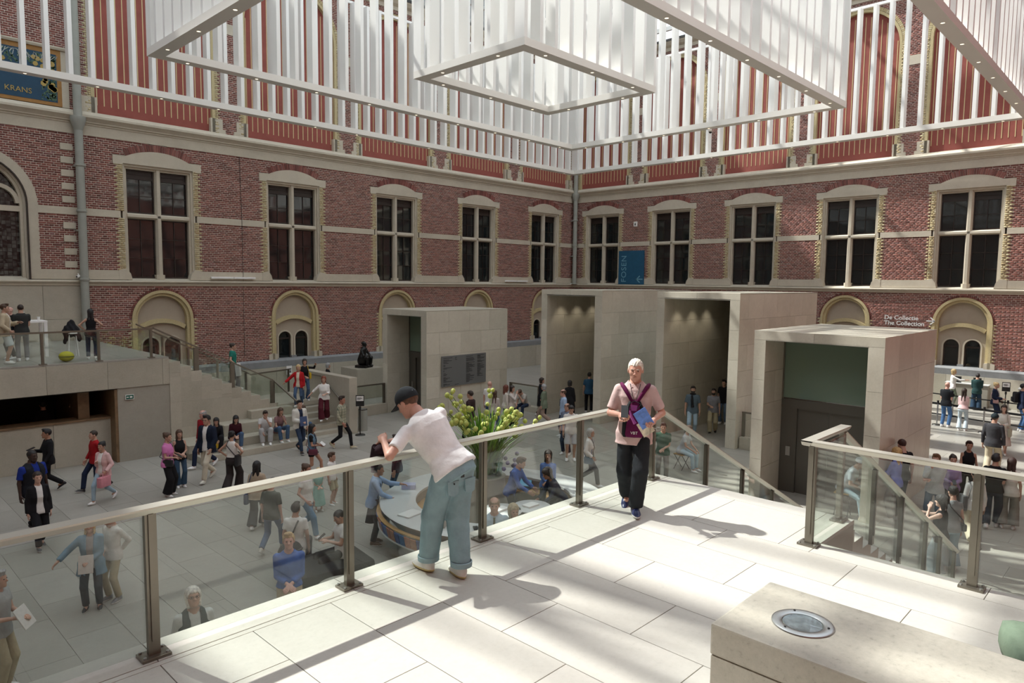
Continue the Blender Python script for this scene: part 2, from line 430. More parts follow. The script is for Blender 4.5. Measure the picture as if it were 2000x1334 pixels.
def build_wall(name, loc, rz, u0, u1, cents, hp, left):
    w = tag(empty(name, loc, rz), kind='structure')
    red, yel = BrickField(), BrickField()
    zsp = ZP1 - hp
    segs = [(1.75, 5.24, 42), (5.88, 8.0, 26), (8.28, 11.1, 34), (12.0, 19.95, 96)]
    k = 0
    for (za, zb, n) in segs:
        ch = (zb - za) / n
        for i in range(n):
            z0, z1 = za + i * ch, za + (i + 1) * ch; zm = (z0 + z1) / 2; k += 1
            iv = [(u0, u1)]
            odd = k % 2
            if za < 2:
                for c in cents:
                    if zm < ZSP: h = RA + (0.16 if odd else 0.06); hy = RA
                    elif zm < ZSP + RA: h = math.sqrt(max(0, (RA + .1) ** 2 - (zm - ZSP) ** 2)); hy = None
                    elif zm < ZSP + RA + .1: h = math.sqrt(max(0, (RA + .1) ** 2 - (zm - ZSP) ** 2)); hy = None
                    else: continue
                    iv = subtract(iv, c - h, c + h)
                    if hy: yel.course(k, z0, z1, [(c - h, c - hy + .02), (c + hy - .02, c + h)])
                if left: iv = subtract(iv, -99, 8.25)
            elif za < 11:
                for c in cents:
                    if zm < 10.15:
                        h = 1.70 if odd else 1.60
                        yel.course(k, z0, z1, [(c - h, c - 1.38), (c + 1.38, c + h)])
                    elif zm < GA: h = 1.74
                    else: h = head_half(zm)
                    if h > 0: iv = subtract(iv, c - h, c + h)
                if left:
                    h = 1.92 if zm < 8.3 else math.sqrt(max(0, 1.98 ** 2 - (zm - 8.3) ** 2))
                    h += 0.08 if odd and zm < 8.3 else 0
                    iv = subtract(iv, 4.65 - h, 4.65 + h)
                    j = (zm - 5.95) % 0.5
                    if j < 0.25 and zm < 10.9 and not 7.7 < zm < 8.35: iv = subtract(iv, 7.48, 7.9)
            else:
                for c in cents:
                    h0 = hp + 0.12
                    if zm < zsp: h = h0 + (0.22 if odd else 0.14); yel.course(k, z0, z1, [(c - h, c - h0), (c + h0, c + h)])
                    elif zm < zsp + h0 + .16: h = math.sqrt(max(0, (h0 + .16) ** 2 - (zm - zsp) ** 2))
                    else: continue
                    iv = subtract(iv, c - h, c + h)
                if zm < 12.62:
                    for i2 in range(len(cents) + 1):
                        m_ = (cents[i2] if i2 < len(cents) else cents[-1] + (cents[1] - cents[0])) - (cents[1] - cents[0]) / 2
                        bw = ((cents[1] - cents[0]) / 2 - hp - .2)
                        hh = bw * (0.34 if zm < 12.18 else 0.55)
                        iv = subtract(iv, m_ - bw - .3, m_ - hh); iv = subtract(iv, m_ + hh, m_ + bw + .3)
                if 16.35 < zm < 16.8:
                    for i2 in range(len(cents) + 1):
                        m_ = (cents[i2] if i2 < len(cents) else cents[-1] + (cents[1] - cents[0])) - (cents[1] - cents[0]) / 2
                        iv = subtract(iv, m_ - .42, m_ + .42)
                if left: iv = subtract(iv, -99, 7.85) if zm < 14.2 else iv
            red.course(k, z0, z1, iv)
    part('mortar', red.strips, 'mortar', w)
    part('yellow_mortar', yel.strips, 'mortar', w)
    red.build('red_bricks', 'brick', w, single=(8.3, 20, 5.2, 8.3) if left else (-12, -3.5, 5.2, -5.0))
    yel.build('yellow_bricks', 'ybrick', w, 0.022)
    # solid wall behind
    back = MB().box(u0, u1, 0.75, 1.4, -0.3, 20.6)
    part('wall_core', back, 'dark', w)
    # continuous mouldings: (name, profile y,z)
    stringp = [(0.3, 5.24), (-0.02, 5.24), (-0.05, 5.28), (-0.05, 5.32), (-0.12, 5.38), (-0.16, 5.40), (-0.16, 5.44), (-0.13, 5.47), (0.3, 5.5)]
    part('string_course', MB().prism(stringp[::-1], 'x', u0, u1), 'facade', w)
    part('frieze', MB().box(u0, u1, -0.03, 0.4, 11.1, 11.5), 'facade', w)
    corn = [(0.4, 11.5), (-0.06, 11.5), (-0.06, 11.55), (-0.12, 11.58), (-0.12, 11.62), (-0.20, 11.70), (-0.27, 11.76), (-0.27, 11.84), (-0.20, 11.88), (-0.05, 12.0), (0.4, 12.02)]
    part('cornice', MB().prism(corn[::-1], 'x', u0, u1), 'facade', w)
    top = [(0.7, 19.9), (-0.05, 19.9), (-0.05, 20.1), (-0.2, 20.2), (-0.3, 20.35), (-0.3, 20.5), (0.7, 20.6)]
    part('eaves_cornice', MB().prism(top[::-1], 'x', u0, u1), 'facade', w)
    part('gutter', MB().box(u0, u1, -0.34, -0.28, 20.42, 20.56), 'dark_metal', w)
    part('plinth', MB().prism([(0.5, 1.37), (-0.14, 1.37), (-0.14, 1.66), (-0.02, 1.76), (0.5, 1.76)][::-1], 'x', max(u0, 8.4) if left else u0, u1), 'blue_stone', w)
    # stone base in big slabs
    bl = 1.55; n = int((u1 - u0) / bl); base = None
    me = MB().bbox(0.004, bl - .004, -0.17, 0.4, 0.0, 1.365, 0.006).mesh('base_slab', ['lime'])
    for i in range(n + 1): link('base_slab', me, w, (u0 + i * bl, 0, 0))
    # bands between the windows
    edges = [u0] + [v for c in cents for v in (c - 1.60, c + 1.60)] + [u1]
    if left: edges = [u0, 2.8, 6.55] + edges[1:]
    for a, b in zip(edges[::2], edges[1::2]):
        if b - a < .1: continue
        part('sill_band', MB().box(a - .15, b + .15, -0.03, 0.3, 5.5, 5.88), 'facade', w)
        part('middle_band', MB().box(a - .08, b + .08, -0.03, 0.3, 8.0, 8.28), 'facade', w)
    # pier bases and ties between the blind panels
    sp = cents[1] - cents[0]; bw = sp / 2 - hp - .2
    for i in range(len(cents) + 1):
        m_ = cents[0] - sp / 2 + sp * i
        if m_ > u1 + 1 or m_ < u0: continue
        for s_ in (-1, 1):
            if left and i == 0 and s_ < 0: continue
            pl = [(bw * .34, 12.0), (bw + .28, 12.0), (bw + .28, 12.62), (bw * .55, 12.62), (bw * .55, 12.18), (bw * .34, 12.18)]
            pl = [(m_ + s_ * a, b) for a, b in pl]
            if s_ < 0: pl = pl[::-1]
            part('pier_base', MB().prism(pl, 'y', 0.3, -0.03), 'facade', w)
        part('tie_stone', MB().box(m_ - .42, m_ + .42, -0.03, .3, 16.35, 16.8), 'facade', w)
    return w

wall_left = build_wall('wall_left', (0, YL, 0), 0, -1.0, XR, LC, 2.3, True)
wall_right = build_wall('wall_right', (XR, 0, 0), -PI / 2, -YL, 3.6, RC, 1.93, False)

# the stone-clad bay at the left end, with quoins
wl = wall_left
for i in range(6):
    for j in range(3):
        part('cladding_slab', MB().bbox(-1 + i * 1.54, -1 + (i + 1) * 1.54 - .008, -0.05, 0.5, 1.37 + j * 1.29, 1.37 + (j + 1) * 1.29 - .008, .006), 'lime', wl)
for j in range(10):
    z = 5.95 + j * 0.5
    if 7.6 < z < 8.3: continue
    part('quoin', MB().bbox(7.48, 7.9, -0.045, 0.2, z, z + 0.25, .008), 'facade', wl)

# ---- upper windows: one built, the rest copied
def sash(parent, x0, x1, z0, z1, cols, rows, y, vent):
    fr = 0.065; mb = MB()
    mb.box(x0, x0 + fr, y - .05, y + .04, z0, z1); mb.box(x1 - fr, x1, y - .05, y + .04, z0, z1)
    mb.box(x0 + fr, x1 - fr, y - .05, y + .04, z0, z0 + fr * 1.4); mb.box(x0 + fr, x1 - fr, y - .05, y + .04, z1 - fr, z1)
    zt = z1 - fr
    if vent:
        mb.box(x0 + fr, x1 - fr, y - .06, y + .03, zt - .36, zt - .26); mb.box(x0 + fr, x1 - fr, y - .01, y + .03, zt - .26, zt)
        mb.box(x0 + fr + .06, x1 - fr - .06, y - .045, y - .02, zt - .16, zt - .13); zt -= .36
    zb = z0 + fr * 1.4; w = (x1 - x0 - 2 * fr) / cols; h = (zt - zb) / rows
    for i in range(1, cols): mb.box(x0 + fr + i * w - .014, x0 + fr + i * w + .014, y - .035, y + .02, zb, zt)
    for j in range(1, rows): mb.box(x0 + fr, x1 - fr, y - .03, y + .02, zb + j * h - .012, zb + j * h + .012)
    s = part('sash', mb, 'sash', parent)
    me = MB().box(-w / 2 + .002, w / 2 - .002, -.004, .004, -h / 2 + .002, h / 2 - .002).mesh('pane', ['win_glass'])
    for i in range(cols):
        for j in range(rows):
            o = link('pane', me, s, (x0 + fr + (i + .5) * w, y + .005, zb + (j + .5) * h))
            o.rotation_euler = (random.uniform(-.006, .006), 0, random.uniform(-.006, .006))
    return s

def make_window(name):
    t = tag(empty(name), kind='structure')
    g = 1.22
    # stone head with segmental top
    dome = arc(0, GC, GR, 90 + math.degrees(math.asin(1.25 / GR)), 90 - math.degrees(math.asin(1.25 / GR)), 14)
    pl = [(-1.74, 10.15), (-1.38, 10.15), (-1.38, 10.2), (1.38, 10.2), (1.38, 10.15), (1.74, 10.15), (1.74, GA)] + dome[::-1] + [(-1.74, GA)]
    part('head_stone', MB().prism(pl, 'y', 0.35, -0.035), 'facade', t)
    va = MB(); n = 30; th = math.degrees(math.asin(1.25 / GR)); ro = GR + .28
    for i in range(n):
        a0 = 90 + th - 2 * th * (i + .08) / n; a1 = 90 + th - 2 * th * (i + .92) / n
        q = [(r * math.cos(R(a)), GC + r * math.sin(R(a))) for r, a in ((GR + .006, a0), (GR + .006, a1), (ro, a1), (ro, a0))]
        va.prism(q[::-1], 'y', 0.05, -0.02 - random.random() * .012, tone=random.random())
    part('brick_arch', va, 'brick', t, tone=True, kind='stuff')
    bk = [(r * math.cos(R(a)), GC + r * math.sin(R(a))) for r, a in [(GR - .02, 90 + th - 2 * th * i / 14) for i in range(15)]]
    bo = [(r * math.cos(R(a)), GC + r * math.sin(R(a))) for r, a in [(ro + .01, 90 + th - 2 * th * i / 14) for i in range(15)]]
    part('arch_mortar', MB().ring(bk, bo, 'y', 0.06, -0.004), 'mortar', t)
    # stepped reveal
    for s_ in (-1, 1):
        mb = MB()
        for (a, b, y0, y1) in ((1.38, 1.44, -.02, .3), (1.30, 1.38, .05, .35), (1.22, 1.30, .14, .4)):
            x0, x1 = sorted((s_ * a, s_ * b)); mb.box(x0, x1, y0, y1, 5.5, 10.2)
        part('reveal', mb, 'facade' if True else 'ybrick', t)
        x0, x1 = sorted((s_ * 1.16, s_ * 1.62))
        pl = [(s_ * 1.16, 5.5), (s_ * 1.66, 5.5), (s_ * 1.66, 5.9), (s_ * 1.36, 5.95), (s_ * 1.22, 5.75)]
        part('jamb_foot', MB().prism(pl if s_ > 0 else pl[::-1], 'y', .35, -.04), 'facade', t)
    mb = MB()
    for (zt, y0, y1) in ((10.10, .05, .35), (10.02, .14, .4)): mb.box(-1.38, 1.38, y0, y1, zt, 10.2)
    part('reveal_head', mb, 'facade', t)
    mb = MB().prism([(-.12, .40), (-.12, .2), (-.06, .09), (.06, .09), (.12, .2), (.12, .40)], 'z', 5.5, 10.1)
    mb.prism([(-.17, .40), (-.17, .12), (-.08, .02), (.08, .02), (.17, .12), (.17, .40)], 'z', 5.5, 5.72)
    part('mullion', mb, 'facade', t)
    part('transom', MB().prism([(.40, 8.02), (.2, 8.02), (.09, 8.08), (.09, 8.18), (.2, 8.24), (.40, 8.24)][::-1], 'x', -1.24, 1.24), 'facade', t)
    part('sill', MB().prism([(.45, 5.48), (-.05, 5.48), (.3, 5.56), (.45, 5.56)][::-1], 'x', -1.3, 1.3), 'facade', t)
    for (x0, x1) in ((-1.24, -.1), (.1, 1.24)):
        sash(t, x0, x1, 8.22, 10.06, 2, 2, .36, True)
        sash(t, x0, x1, 5.54, 8.04, 2, 3, .36, False)
    return t

win = make_window('window_1'); win.location = (LC[0], YL, 0)
for i in range(1, 10):
    c = copy_tree(win); c.name = 'window_%d' % (i + 1)
    if i < 5: c.location = (LC[i], YL, 0)
    else: c.location = (XR, -RC[i - 5], 0); c.rotation_euler = (0, 0, -PI / 2)

# ---- arched ground floor niches with twin lights
def make_niche(name):
    t = tag(empty(name), kind='structure')
    def ah(r, n=24): return [(r, 1.76)] + arc(0, ZSP, r, 0, 180, n) + [(-r, 1.76)]
    for (ri, ro, y0, y1) in ((1.12, 1.24, .3, -.05), (1.0, 1.12, .3, .05)):
        mb = MB().ring(ah(ri), ah(ro), 'y', y0, y1); part('arch_moulding', mb, 'ybrick', t, tone=True)
    hdr = MB(); n = 44
    for i in range(n):
        a0, a1 = 180 * (i + .08) / n, 180 * (i + .92) / n
        q = [(r * math.cos(R(a)), ZSP + r * math.sin(R(a))) for r, a in ((1.25, a0), (1.33, a0), (1.33, a1), (1.25, a1))]
        hdr.prism(q[::-1], 'y', 0.05, -.02, tone=random.random())
    part('brick_ring', hdr, 'brick', t, tone=True, kind='stuff')
    # tympanum and lower wall with twin arched openings, cut as one outline
    zl = 2.72
    outer = [(1.02, 1.5)] + arc(0, ZSP, 1.02, 0, 180, 24) + [(-1.02, 1.5)]
    def lights(r): return [[(cx + r, 1.5)] + arc(cx, zl, r, 0, 180, 14) + [(cx - r, 1.5)] for cx in (-.44, .44)]
    L, Rr = lights(.33)
    poly = [(1.02, 1.5)] + arc(0, ZSP, 1.02, 0, 180, 24) + [(-1.02, 1.5)] + L[::-1] + Rr[::-1]
    bm = bmesh.new(); vs = [bm.verts.new((x, .28, z)) for x, z in poly]
    es = [bm.edges.new((vs[i], vs[(i + 1) % len(vs)])) for i in range(len(vs))]
    r_ = bmesh.ops.triangle_fill(bm, use_beauty=True, edges=es)
    ex = bmesh.ops.extrude_face_region(bm, geom=bm.faces[:])
    for v in ex['geom']:
        if isinstance(v, bmesh.types.BMVert): v.co.y = .5
    bmesh.ops.recalc_face_normals(bm, faces=bm.faces[:])
    me = bpy.data.meshes.new('tympanum'); bm.to_mesh(me); bm.free(); me.materials.append(M['tymp'])
    link('tympanum', me, t)
    # segmental yellow hood and plain field under it
    hi = arc(0, 2.05, 1.62, 90 + 34, 90 - 34, 16); ho = arc(0, 2.05, 1.80, 90 + 33, 90 - 33, 16)
    part('hood_mould', MB().ring(hi, ho, 'y', .3, .12), 'ybrick', t, tone=True)
    for cx in (-.44, .44):
        part('light_reveal', MB().ring([(cx + .33, 1.64)] + arc(cx, zl, .33, 0, 180, 14) + [(cx - .33, 1.64)], [(cx + .40, 1.64)] + arc(cx, zl, .40, 0, 180, 14) + [(cx - .40, 1.64)], 'y', .4, .25), 'facade', t)
        fr = part('sash', MB().ring([(cx + .27, 1.66)] + arc(cx, zl, .27, 0, 180, 14) + [(cx - .27, 1.66)], [(cx + .335, 1.66)] + arc(cx, zl, .335, 0, 180, 14) + [(cx - .335, 1.66)], 'y', .42, .36)
             .box(cx - .28, cx + .28, .36, .42, 2.66, 2.74).box(cx - .28, cx + .28, .36, .42, 1.64, 1.74), 'sash', t)
        part('pane', MB().prism([(cx + .29, 1.7)] + arc(cx, zl, .29, 0, 180, 14) + [(cx - .29, 1.7)], 'y', .42, .40), 'win_glass', fr)
    part('mullion_foot', MB().box(-.13, .13, .18, .4, 1.5, 1.86), 'blue_stone', t)
    part('sill', MB().box(-1.02, 1.02, .0, .5, 1.5, 1.66), 'blue_stone', t)
    for s_ in (-1, 1):
        pl = [(s_ * .98, 1.70), (s_ * 1.42, 1.70), (s_ * 1.42, 1.98), (s_ * 1.2, 2.05), (s_ * .98, 2.0)]
        part('jamb_foot', MB().prism(pl if s_ > 0 else pl[::-1], 'y', .3, -.05), 'facade', t)
    return t
nic = make_niche('window_11'); nic.location = (LC[0], YL, 0)
for i in range(1, 10):
    c = copy_tree(nic); c.name = 'window_%d' % (i + 11)
    if i < 5: c.location = (LC[i], YL, 0)
    else: c.location = (XR, -RC[i - 5], 0); c.rotation_euler = (0, 0, -PI / 2)

# ---- tall red blind panels with gold lines
def make_panel(name, hp):
    t = tag(empty(name), kind='structure')
    zsp = ZP1 - hp
    def ah(r, z0=ZP0): return [(r, z0)] + arc(0, zsp, r, 0, 180, 24) + [(-r, z0)]
    part('red_field', MB().prism(ah(hp), 'y', .3, .16), 'red_panel', t)
    part('panel_moulding', MB().ring(ah(hp), ah(hp + .13), 'y', .3, -.03), 'ybrick', t, tone=True)
    hd = MB(); n = 70
    for i in range(n):
        a0, a1 = 180 * (i + .06) / n, 180 * (i + .94) / n
        q = [(r * math.cos(R(a)), zsp + r * math.sin(R(a))) for r, a in ((hp + .14, a0), (hp + .29, a0), (hp + .29, a1), (hp + .14, a1))]
        hd.prism(q[::-1], 'y', .05, -.03, tone=random.random())
    part('yellow_arch', hd, 'ybrick', t, tone=True, kind='stuff')
    m = int(2 * hp / .245); g = MB()
    for i in range(m):
        u = -hp + (i + .5) * 2 * hp / m
        zt = zsp + math.sqrt(max(.05, (hp - .1) ** 2 - u * u)) - .1 if abs(u) < hp - .12 else zsp
        g.box(u - .017, u + .017, .15, .165, ZP0 + .34, zt)
    part('gold_lines', g, 'gold', t)
    part('ledge', MB().prism([(.3, 11.95), (-.05, 11.95), (-.05, 12.0), (.17, 12.06), (.3, 12.06)][::-1], 'x', -hp - .1, hp + .1), 'facade', t)
    return t
pa = make_panel('trim_1', 2.3); pa.location = (LC[0], YL, 0)
for i in range(1, 5): c = copy_tree(pa); c.name = 'trim_%d' % (i + 1); c.location = (LC[i], YL, 0)
pb = make_panel('trim_6', 1.93)
for i in range(5):
    c = pb if i == 0 else copy_tree(pb)
    c.name = 'trim_%d' % (i + 6); c.location = (XR, -RC[i], 0); c.rotation_euler = (0, 0, -PI / 2)

# ---- left end: tall traceried window and painted frieze
def tracery():
    t = tag(empty('window_21', (4.65, YL, 0)), kind='structure')
    zs = 8.3
    def pt(r, n=12):
        return [(r, 5.5)] + arc(0, zs, r, 0, 180, 2 * n) + [(-r, 5.5)]
    for (a, b, y0, y1) in ((1.68, 2.02, .4, -.04), (1.58, 1.68, .4, .06), (1.48, 1.58, .4, .14)):
        part('stone_arch', MB().ring(pt(a), pt(b), 'y', y0, y1), 'facade', t)
    part('outer_arch', MB().ring(pt(1.66), pt(1.70), 'y', .3, -.09), 'sash', t)
    part('leaded_glazing', MB().prism(pt(1.5), 'y', .45, .36), 'lattice', t)
    part('mullion', MB().box(-.10, .10, .15, .4, 5.5, zs + .5), 'facade', t)
    part('transom', MB().box(-1.5, 1.5, .15, .4, 8.0, 8.2), 'facade', t)
    for u in (-.8, .8):
        part('tracery_arch', MB().ring(arc(u, 8.3, .56, 0, 180, 12), arc(u, 8.3, .70, 0, 180, 12), 'y', .4, .15), 'facade', t)
    for (u, z, r) in ((0, 9.3, .36), (-.62, 9.1, .16), (.66, 9.15, .16)):
        part('tracery_ring', MB().ring(arc(u, z, r, 0, 360, 20), arc(u, z, r + .11, 0, 360, 20), 'y', .4, .15), 'facade', t)
    part('sill', MB().prism([(.45, 5.48), (-.05, 5.48), (.3, 5.6), (.45, 5.6)][::-1], 'x', -1.6, 1.6), 'facade', t)
tracery()

def text_obj(name, s, size, mt, parent=None, loc=(0, 0, 0), rot=(0, 0, 0), ext=0.006, align='LEFT', shear=0, space=1.0, bold=0.0):
    """flat lettering turned into a mesh"""
    cu = bpy.data.curves.new(name, 'FONT'); cu.body = s; cu.size = size; cu.extrude = ext; cu.align_x = align
    cu.space_character = space; cu.resolution_u = 3; cu.shear = shear; cu.offset = bold
    tmp = bpy.data.objects.new(name, cu); COL.objects.link(tmp)
    dg = bpy.context.evaluated_depsgraph_get(); me = bpy.data.meshes.new_from_object(tmp.evaluated_get(dg))
    bpy.data.objects.remove(tmp); bpy.data.curves.remove(cu)
    me.materials.clear(); me.materials.append(M[mt] if isinstance(mt, str) else mt)
    o = link(name, me, parent, loc); o.rotation_euler = rot
    return o

M['mural_blue'] = mat('mural_blue', (0.012, 0.055, 0.105), 0.7, var=0.15, scale=3)
M['ochre'] = mat('mural_ochre', (0.33, 0.17, 0.05), 0.75, var=0.15, scale=4)
M['mural_leaf'] = mat('mural_leaf', (0.10, 0.17, 0.10), 0.8, var=0.3, scale=9)
M['mural_gold'] = mat('mural_gold', (0.42, 0.30, 0.09), 0.8)
M['mural_white'] = mat('mural_white', (0.5, 0.52, 0.5), 0.8)
mu = thing('painted_frieze', (0, YL - .02, 0), 'dark blue mural panel with ochre border, vines and the word KRANS', 'mural')
part('ochre_border', MB().box(1.0, 7.62, -.02, .1, 12.03, 14.1), 'ochre', mu)
part('blue_field', MB().box(1.0, 7.47, -.03, -.015, 12.16, 13.92), 'mural_blue', mu)
text_obj('lettering', 'KRANS', .27, 'mural_gold', mu, (5.80, -.04, 12.34), (PI / 2, 0, 0), .004)
rl = random.Random(3)
lf, gf, wf = MB(), MB(), MB()
for i in range(420):
    if i < 240: u, z = 7.42 - rl.random() * (.45 if rl.random() < .6 else .2), 12.2 + rl.random() * 1.65
    else: u, z = 4.2 + rl.random() * 3.2, 13.4 + rl.random() * .45
    r_ = .03 + rl.random() * .05; a = rl.random() * 6.28
    q = [(u + r_ * math.cos(a), z + r_ * math.sin(a)), (u + .4 * r_ * math.cos(a + 1.57), z + .4 * r_ * math.sin(a + 1.57)), (u - r_ * math.cos(a), z - r_ * math.sin(a)), (u + .4 * r_ * math.cos(a - 1.57), z + .4 * r_ * math.sin(a - 1.57))]
    lf.prism(q[::-1], 'y', -.03, -.038)
for i in range(26):
    u, z = (7.0 + rl.random() * .4, 12.3 + rl.random() * 1.4) if i % 2 else (4.3 + rl.random() * 3, 13.4 + rl.random() * .3)
    gf.prism(arc(u, z, .07 + rl.random() * .04, 360, 0, 7)[:-1], 'y', -.03, -.042)
for i in range(14):
    u = 4.2 + i * .24; pts = [(u + .22 * t / 8 * math.cos(t * .9), -.036, 13.74 + .13 * math.sin(t * 1.1 + i)) for t in range(9)]
    wf.tube(pts, .012, 4)
part('vine_leaves', lf, 'mural_leaf', mu, kind='stuff'); part('blossoms', gf, 'mural_gold', mu, kind='stuff'); part('white_scrolls', wf, 'mural_white', mu, kind='stuff')
part('frieze_jamb', MB().box(7.62, 7.86, -.04, .2, 12.02, 14.2), 'facade', wall_left)
part('frieze_ledge', MB().prism([(.2, 14.1), (-.1, 14.1), (-.14, 14.17), (-.14, 14.22), (.2, 14.25)][::-1], 'x', -1, 7.86), 'facade', wall_left)

# ---- walls behind the camera, plain brick with the same bands
def back_wall(name, x0, x1, y0, y1, along):
    w = tag(empty(name), kind='structure')
    part('brick_face', MB().box(x0, x1, y0, y1, 0, 20.6), M['brick_flat'], w)
    return w
def brick_flat():
    m, nt, b = _new('brick_flat'); bt = nt.nodes.new('ShaderNodeTexBrick'); g = nt.nodes.new('ShaderNodeTexCoord')
    bt.inputs['Color1'].default_value = (.17, .048, .037, 1); bt.inputs['Color2'].default_value = (.23, .07, .05, 1); bt.inputs['Mortar'].default_value = (.42, .34, .27, 1)
    bt.inputs['Scale'].default_value = 3; nt.links.new(g.outputs['Object'], bt.inputs['Vector']); nt.links.new(bt.outputs['Color'], b.inputs['Base Color']); b.inputs['Roughness'].default_value = .9
    return m
M['brick_flat'] = brick_flat()
back_wall('wall_front', X0, XR, Y0 - 1, Y0, 'x')
back_wall('wall_west', X0 - 1, X0, Y0 - 1, YL + 1, 'y')

# ---- rainwater pipes
def downpipe(loc, label, zb):
    t = thing('downpipe', loc, label, 'pipe', group=None)
    part('pipe', MB().tube([(0, 0, zb), (0, 0, 19.6)], .15, 16), 'pipe', t, 40)
    for z in (5.5, 8.15, 9.9): part('collar', MB().lathe([(.15, z - .05), (.185, z - .04), (.185, z + .04), (.15, z + .05)], seg=16), 'pipe', t, 40)
    part('hopper', MB().lathe([(.15, 11.2), (.19, 11.35), (.25, 11.5), (.27, 11.62), (.27, 11.72), (.2, 11.74), (.15, 11.74)], seg=18), 'pipe', t, 40)
    for z in (7.4, 9.85, 14.5): part('bracket', MB().box(-.2, .2, -.02, .25, z - .025, z + .025), 'pipe', t)
downpipe((8.06, YL - .27, 0), 'grey-green rainwater pipe beside the stone quoins and painted mural', 1.4)
downpipe((XR - .3, YL - .3, 0), 'grey-green rainwater pipe in the corner where the two brick walls meet', 5.5)

# unseen tower behind the left wall, placed and sized to shade the left ground
tw = tag(empty('wall_shade_tower'), kind='structure')
part('brick_face', MB().box(-14, 1.6, YL + 1.6, YL + 8, 0, 35.5), M['brick_flat'], tw)
part('slate_roof', MB().prism([(-14, 35.5), (1.6, 35.5), (-6, 37)], 'y', YL + 1.6, YL + 8), 'blue_stone', tw)
# steep slate roof of the wing behind the left wall
wr = tag(empty('trim_wing_roof'), kind='structure')
part('slate_roof', MB().prism([(YL + 1.4, 20.9), (YL + 5.0, 20.9), (YL + 4.2, 31.8), (YL + 3.0, 31.8)], 'x', -1, XR + 8), 'blue_stone', wr)
# ------------------------------------------------------------------ glazed roof
def roof():
    t = tag(empty('ceiling'), kind='structure')
    ez, rz_, ym = 20.6, 27.0, (Y0 + YL) / 2
    sp = 1.56; n = int((XR - X0) / sp)
    L = math.hypot(YL - ym, rz_ - ez); an = math.atan2(rz_ - ez, YL - ym)
    bar_me = MB().box(-.05, .05, 0, L, -.14, .02).mesh('glazing_bar', ['grey_metal'])
    pane_me = MB().box(-sp / 2 + .03, sp / 2 - .03, 0.02, L / 4 - .03, .0, .012).mesh('roof_pane', ['roof_glass'])
    for i in range(n + 1):
        x = X0 + i * sp
        for s_ in (1, -1):
            o = link('glazing_bar', bar_me, t, (x, YL if s_ > 0 else Y0, ez)); o.rotation_euler = (an, 0, PI if s_ > 0 else 0)
            if i == n: continue
            for k in range(4):
                d = k * L / 4; yy = (YL - d * math.cos(an)) if s_ > 0 else (Y0 + d * math.cos(an))
                p = link('roof_pane', pane_me, t, (x + sp / 2, yy, ez + d * math.sin(an))); p.rotation_euler = (an, 0, PI if s_ > 0 else 0)
    for k in range(5):
        for s_ in (1, -1):
            if k == 4 and s_ < 0: continue
            yy = YL + (ym - YL) * k / 4 if s_ > 0 else Y0 + (ym - Y0) * k / 4
            zz = ez + (rz_ - ez) * k / 4
            part('purlin', MB().box(X0, XR, yy - .07, yy + .07, zz - .32, zz - .14), 'grey_metal', t)
    for i in range(0, 9):
        x = X0 + 2.4 + i * 5.2
        mb = MB(); b = .13
        mb.bar((x, YL, ez - .3), (x, ym, rz_ - .4), .26, .36); mb.bar((x, Y0, ez - .3), (x, ym, rz_ - .4), .26, .36)
        mb.bar((x, YL, ez - .2), (x, Y0, ez - .2), .16, .24)
        for k in range(1, 8):
            yy = YL + (Y0 - YL) * k / 8; zz = ez + (rz_ - ez) * (1 - abs(k - 4) / 4) - .5
            mb.bar((x, yy, ez - .2), (x, yy, zz), .10, .10)
            y2 = YL + (Y0 - YL) * (k - 1 if k <= 4 else k + 1) / 8
            mb.bar((x, yy, zz), (x, y2, ez - .2), .09, .09)
        part('truss', mb, 'grey_metal', t)
roof()

# ------------------------------------------------------------------ ground floor paving
ZPL = 3.0                      # platform level
fl = tag(empty('floor'), kind='structure')
part('bedding', MB().box(X0, XR, Y0, YL, -.3, -.012), 'joint', fl)
TW, TL = 0.78, 1.56
tiles = []
i = 0
x = X0 + .04
while x < XR - .1:
    w = min(TW, XR - x); y = Y0 - (i * 0.61 % 1.0) * TL
    while y < YL:
        a, b = max(y, Y0), min(y + TL, YL)
        if b - a > .05 and not (x + w < 6.9 and b < 5.0): tiles.append((x, x + w, a, b))
        y += TL
    x += TW; i += 1
# the ones that show largest: in front of the camera, not under the platforms
def seen(t):
    cx, cy = (t[0] + t[1]) / 2, (t[2] + t[3]) / 2
    d = math.hypot(cx, cy)
    if cx < .5 or cy < 1.0 or (cx < 8.3 and cy < 5.4) or cy > 23.5 or (t[3] - t[2]) < TL - .01 or (t[1] - t[0]) < TW - .01: return 1e9
    if cx < 0.28 * cy: d += 40
    return d
tiles.sort(key=seen)
near, far = tiles[:300], tiles[300:]
tme = MB().bbox(.003, TW - .003, .003, TL - .003, -.03, 0, .003).mesh('paving_slab', ['floor'])
for t in near: link('paving_slab', tme, fl, (t[0], t[2], 0))
fm = MB()
for t in far: fm.box(t[0] + .003, t[1] - .003, t[2] + .003, t[3] - .003, -.03, 0, tone=random.random())
o = part('far_paving_slabs', fm, 'floor_a', fl, tone=True, kind='stuff')

# ------------------------------------------------------------------ viewing platform
pf = tag(empty('floor_platform'), kind='structure')
core = MB().prism([(X0, Y0), (7.08, Y0), (7.08, 2.48), (8.08, 2.48), (8.08, 5.16), (X0, 5.16)], 'z', 0, ZPL - .04)
part('platform_core', core, 'lime_core', pf)
def slab(x0, x1, y0, y1, z=ZPL, nm='paving_slab', mt='plat', par=pf, g=.003, th=.045):
    return part(nm, MB().bbox(x0 + g, x1 - g, y0 + g, y1 - g, z - th, z, .003), mt, par)
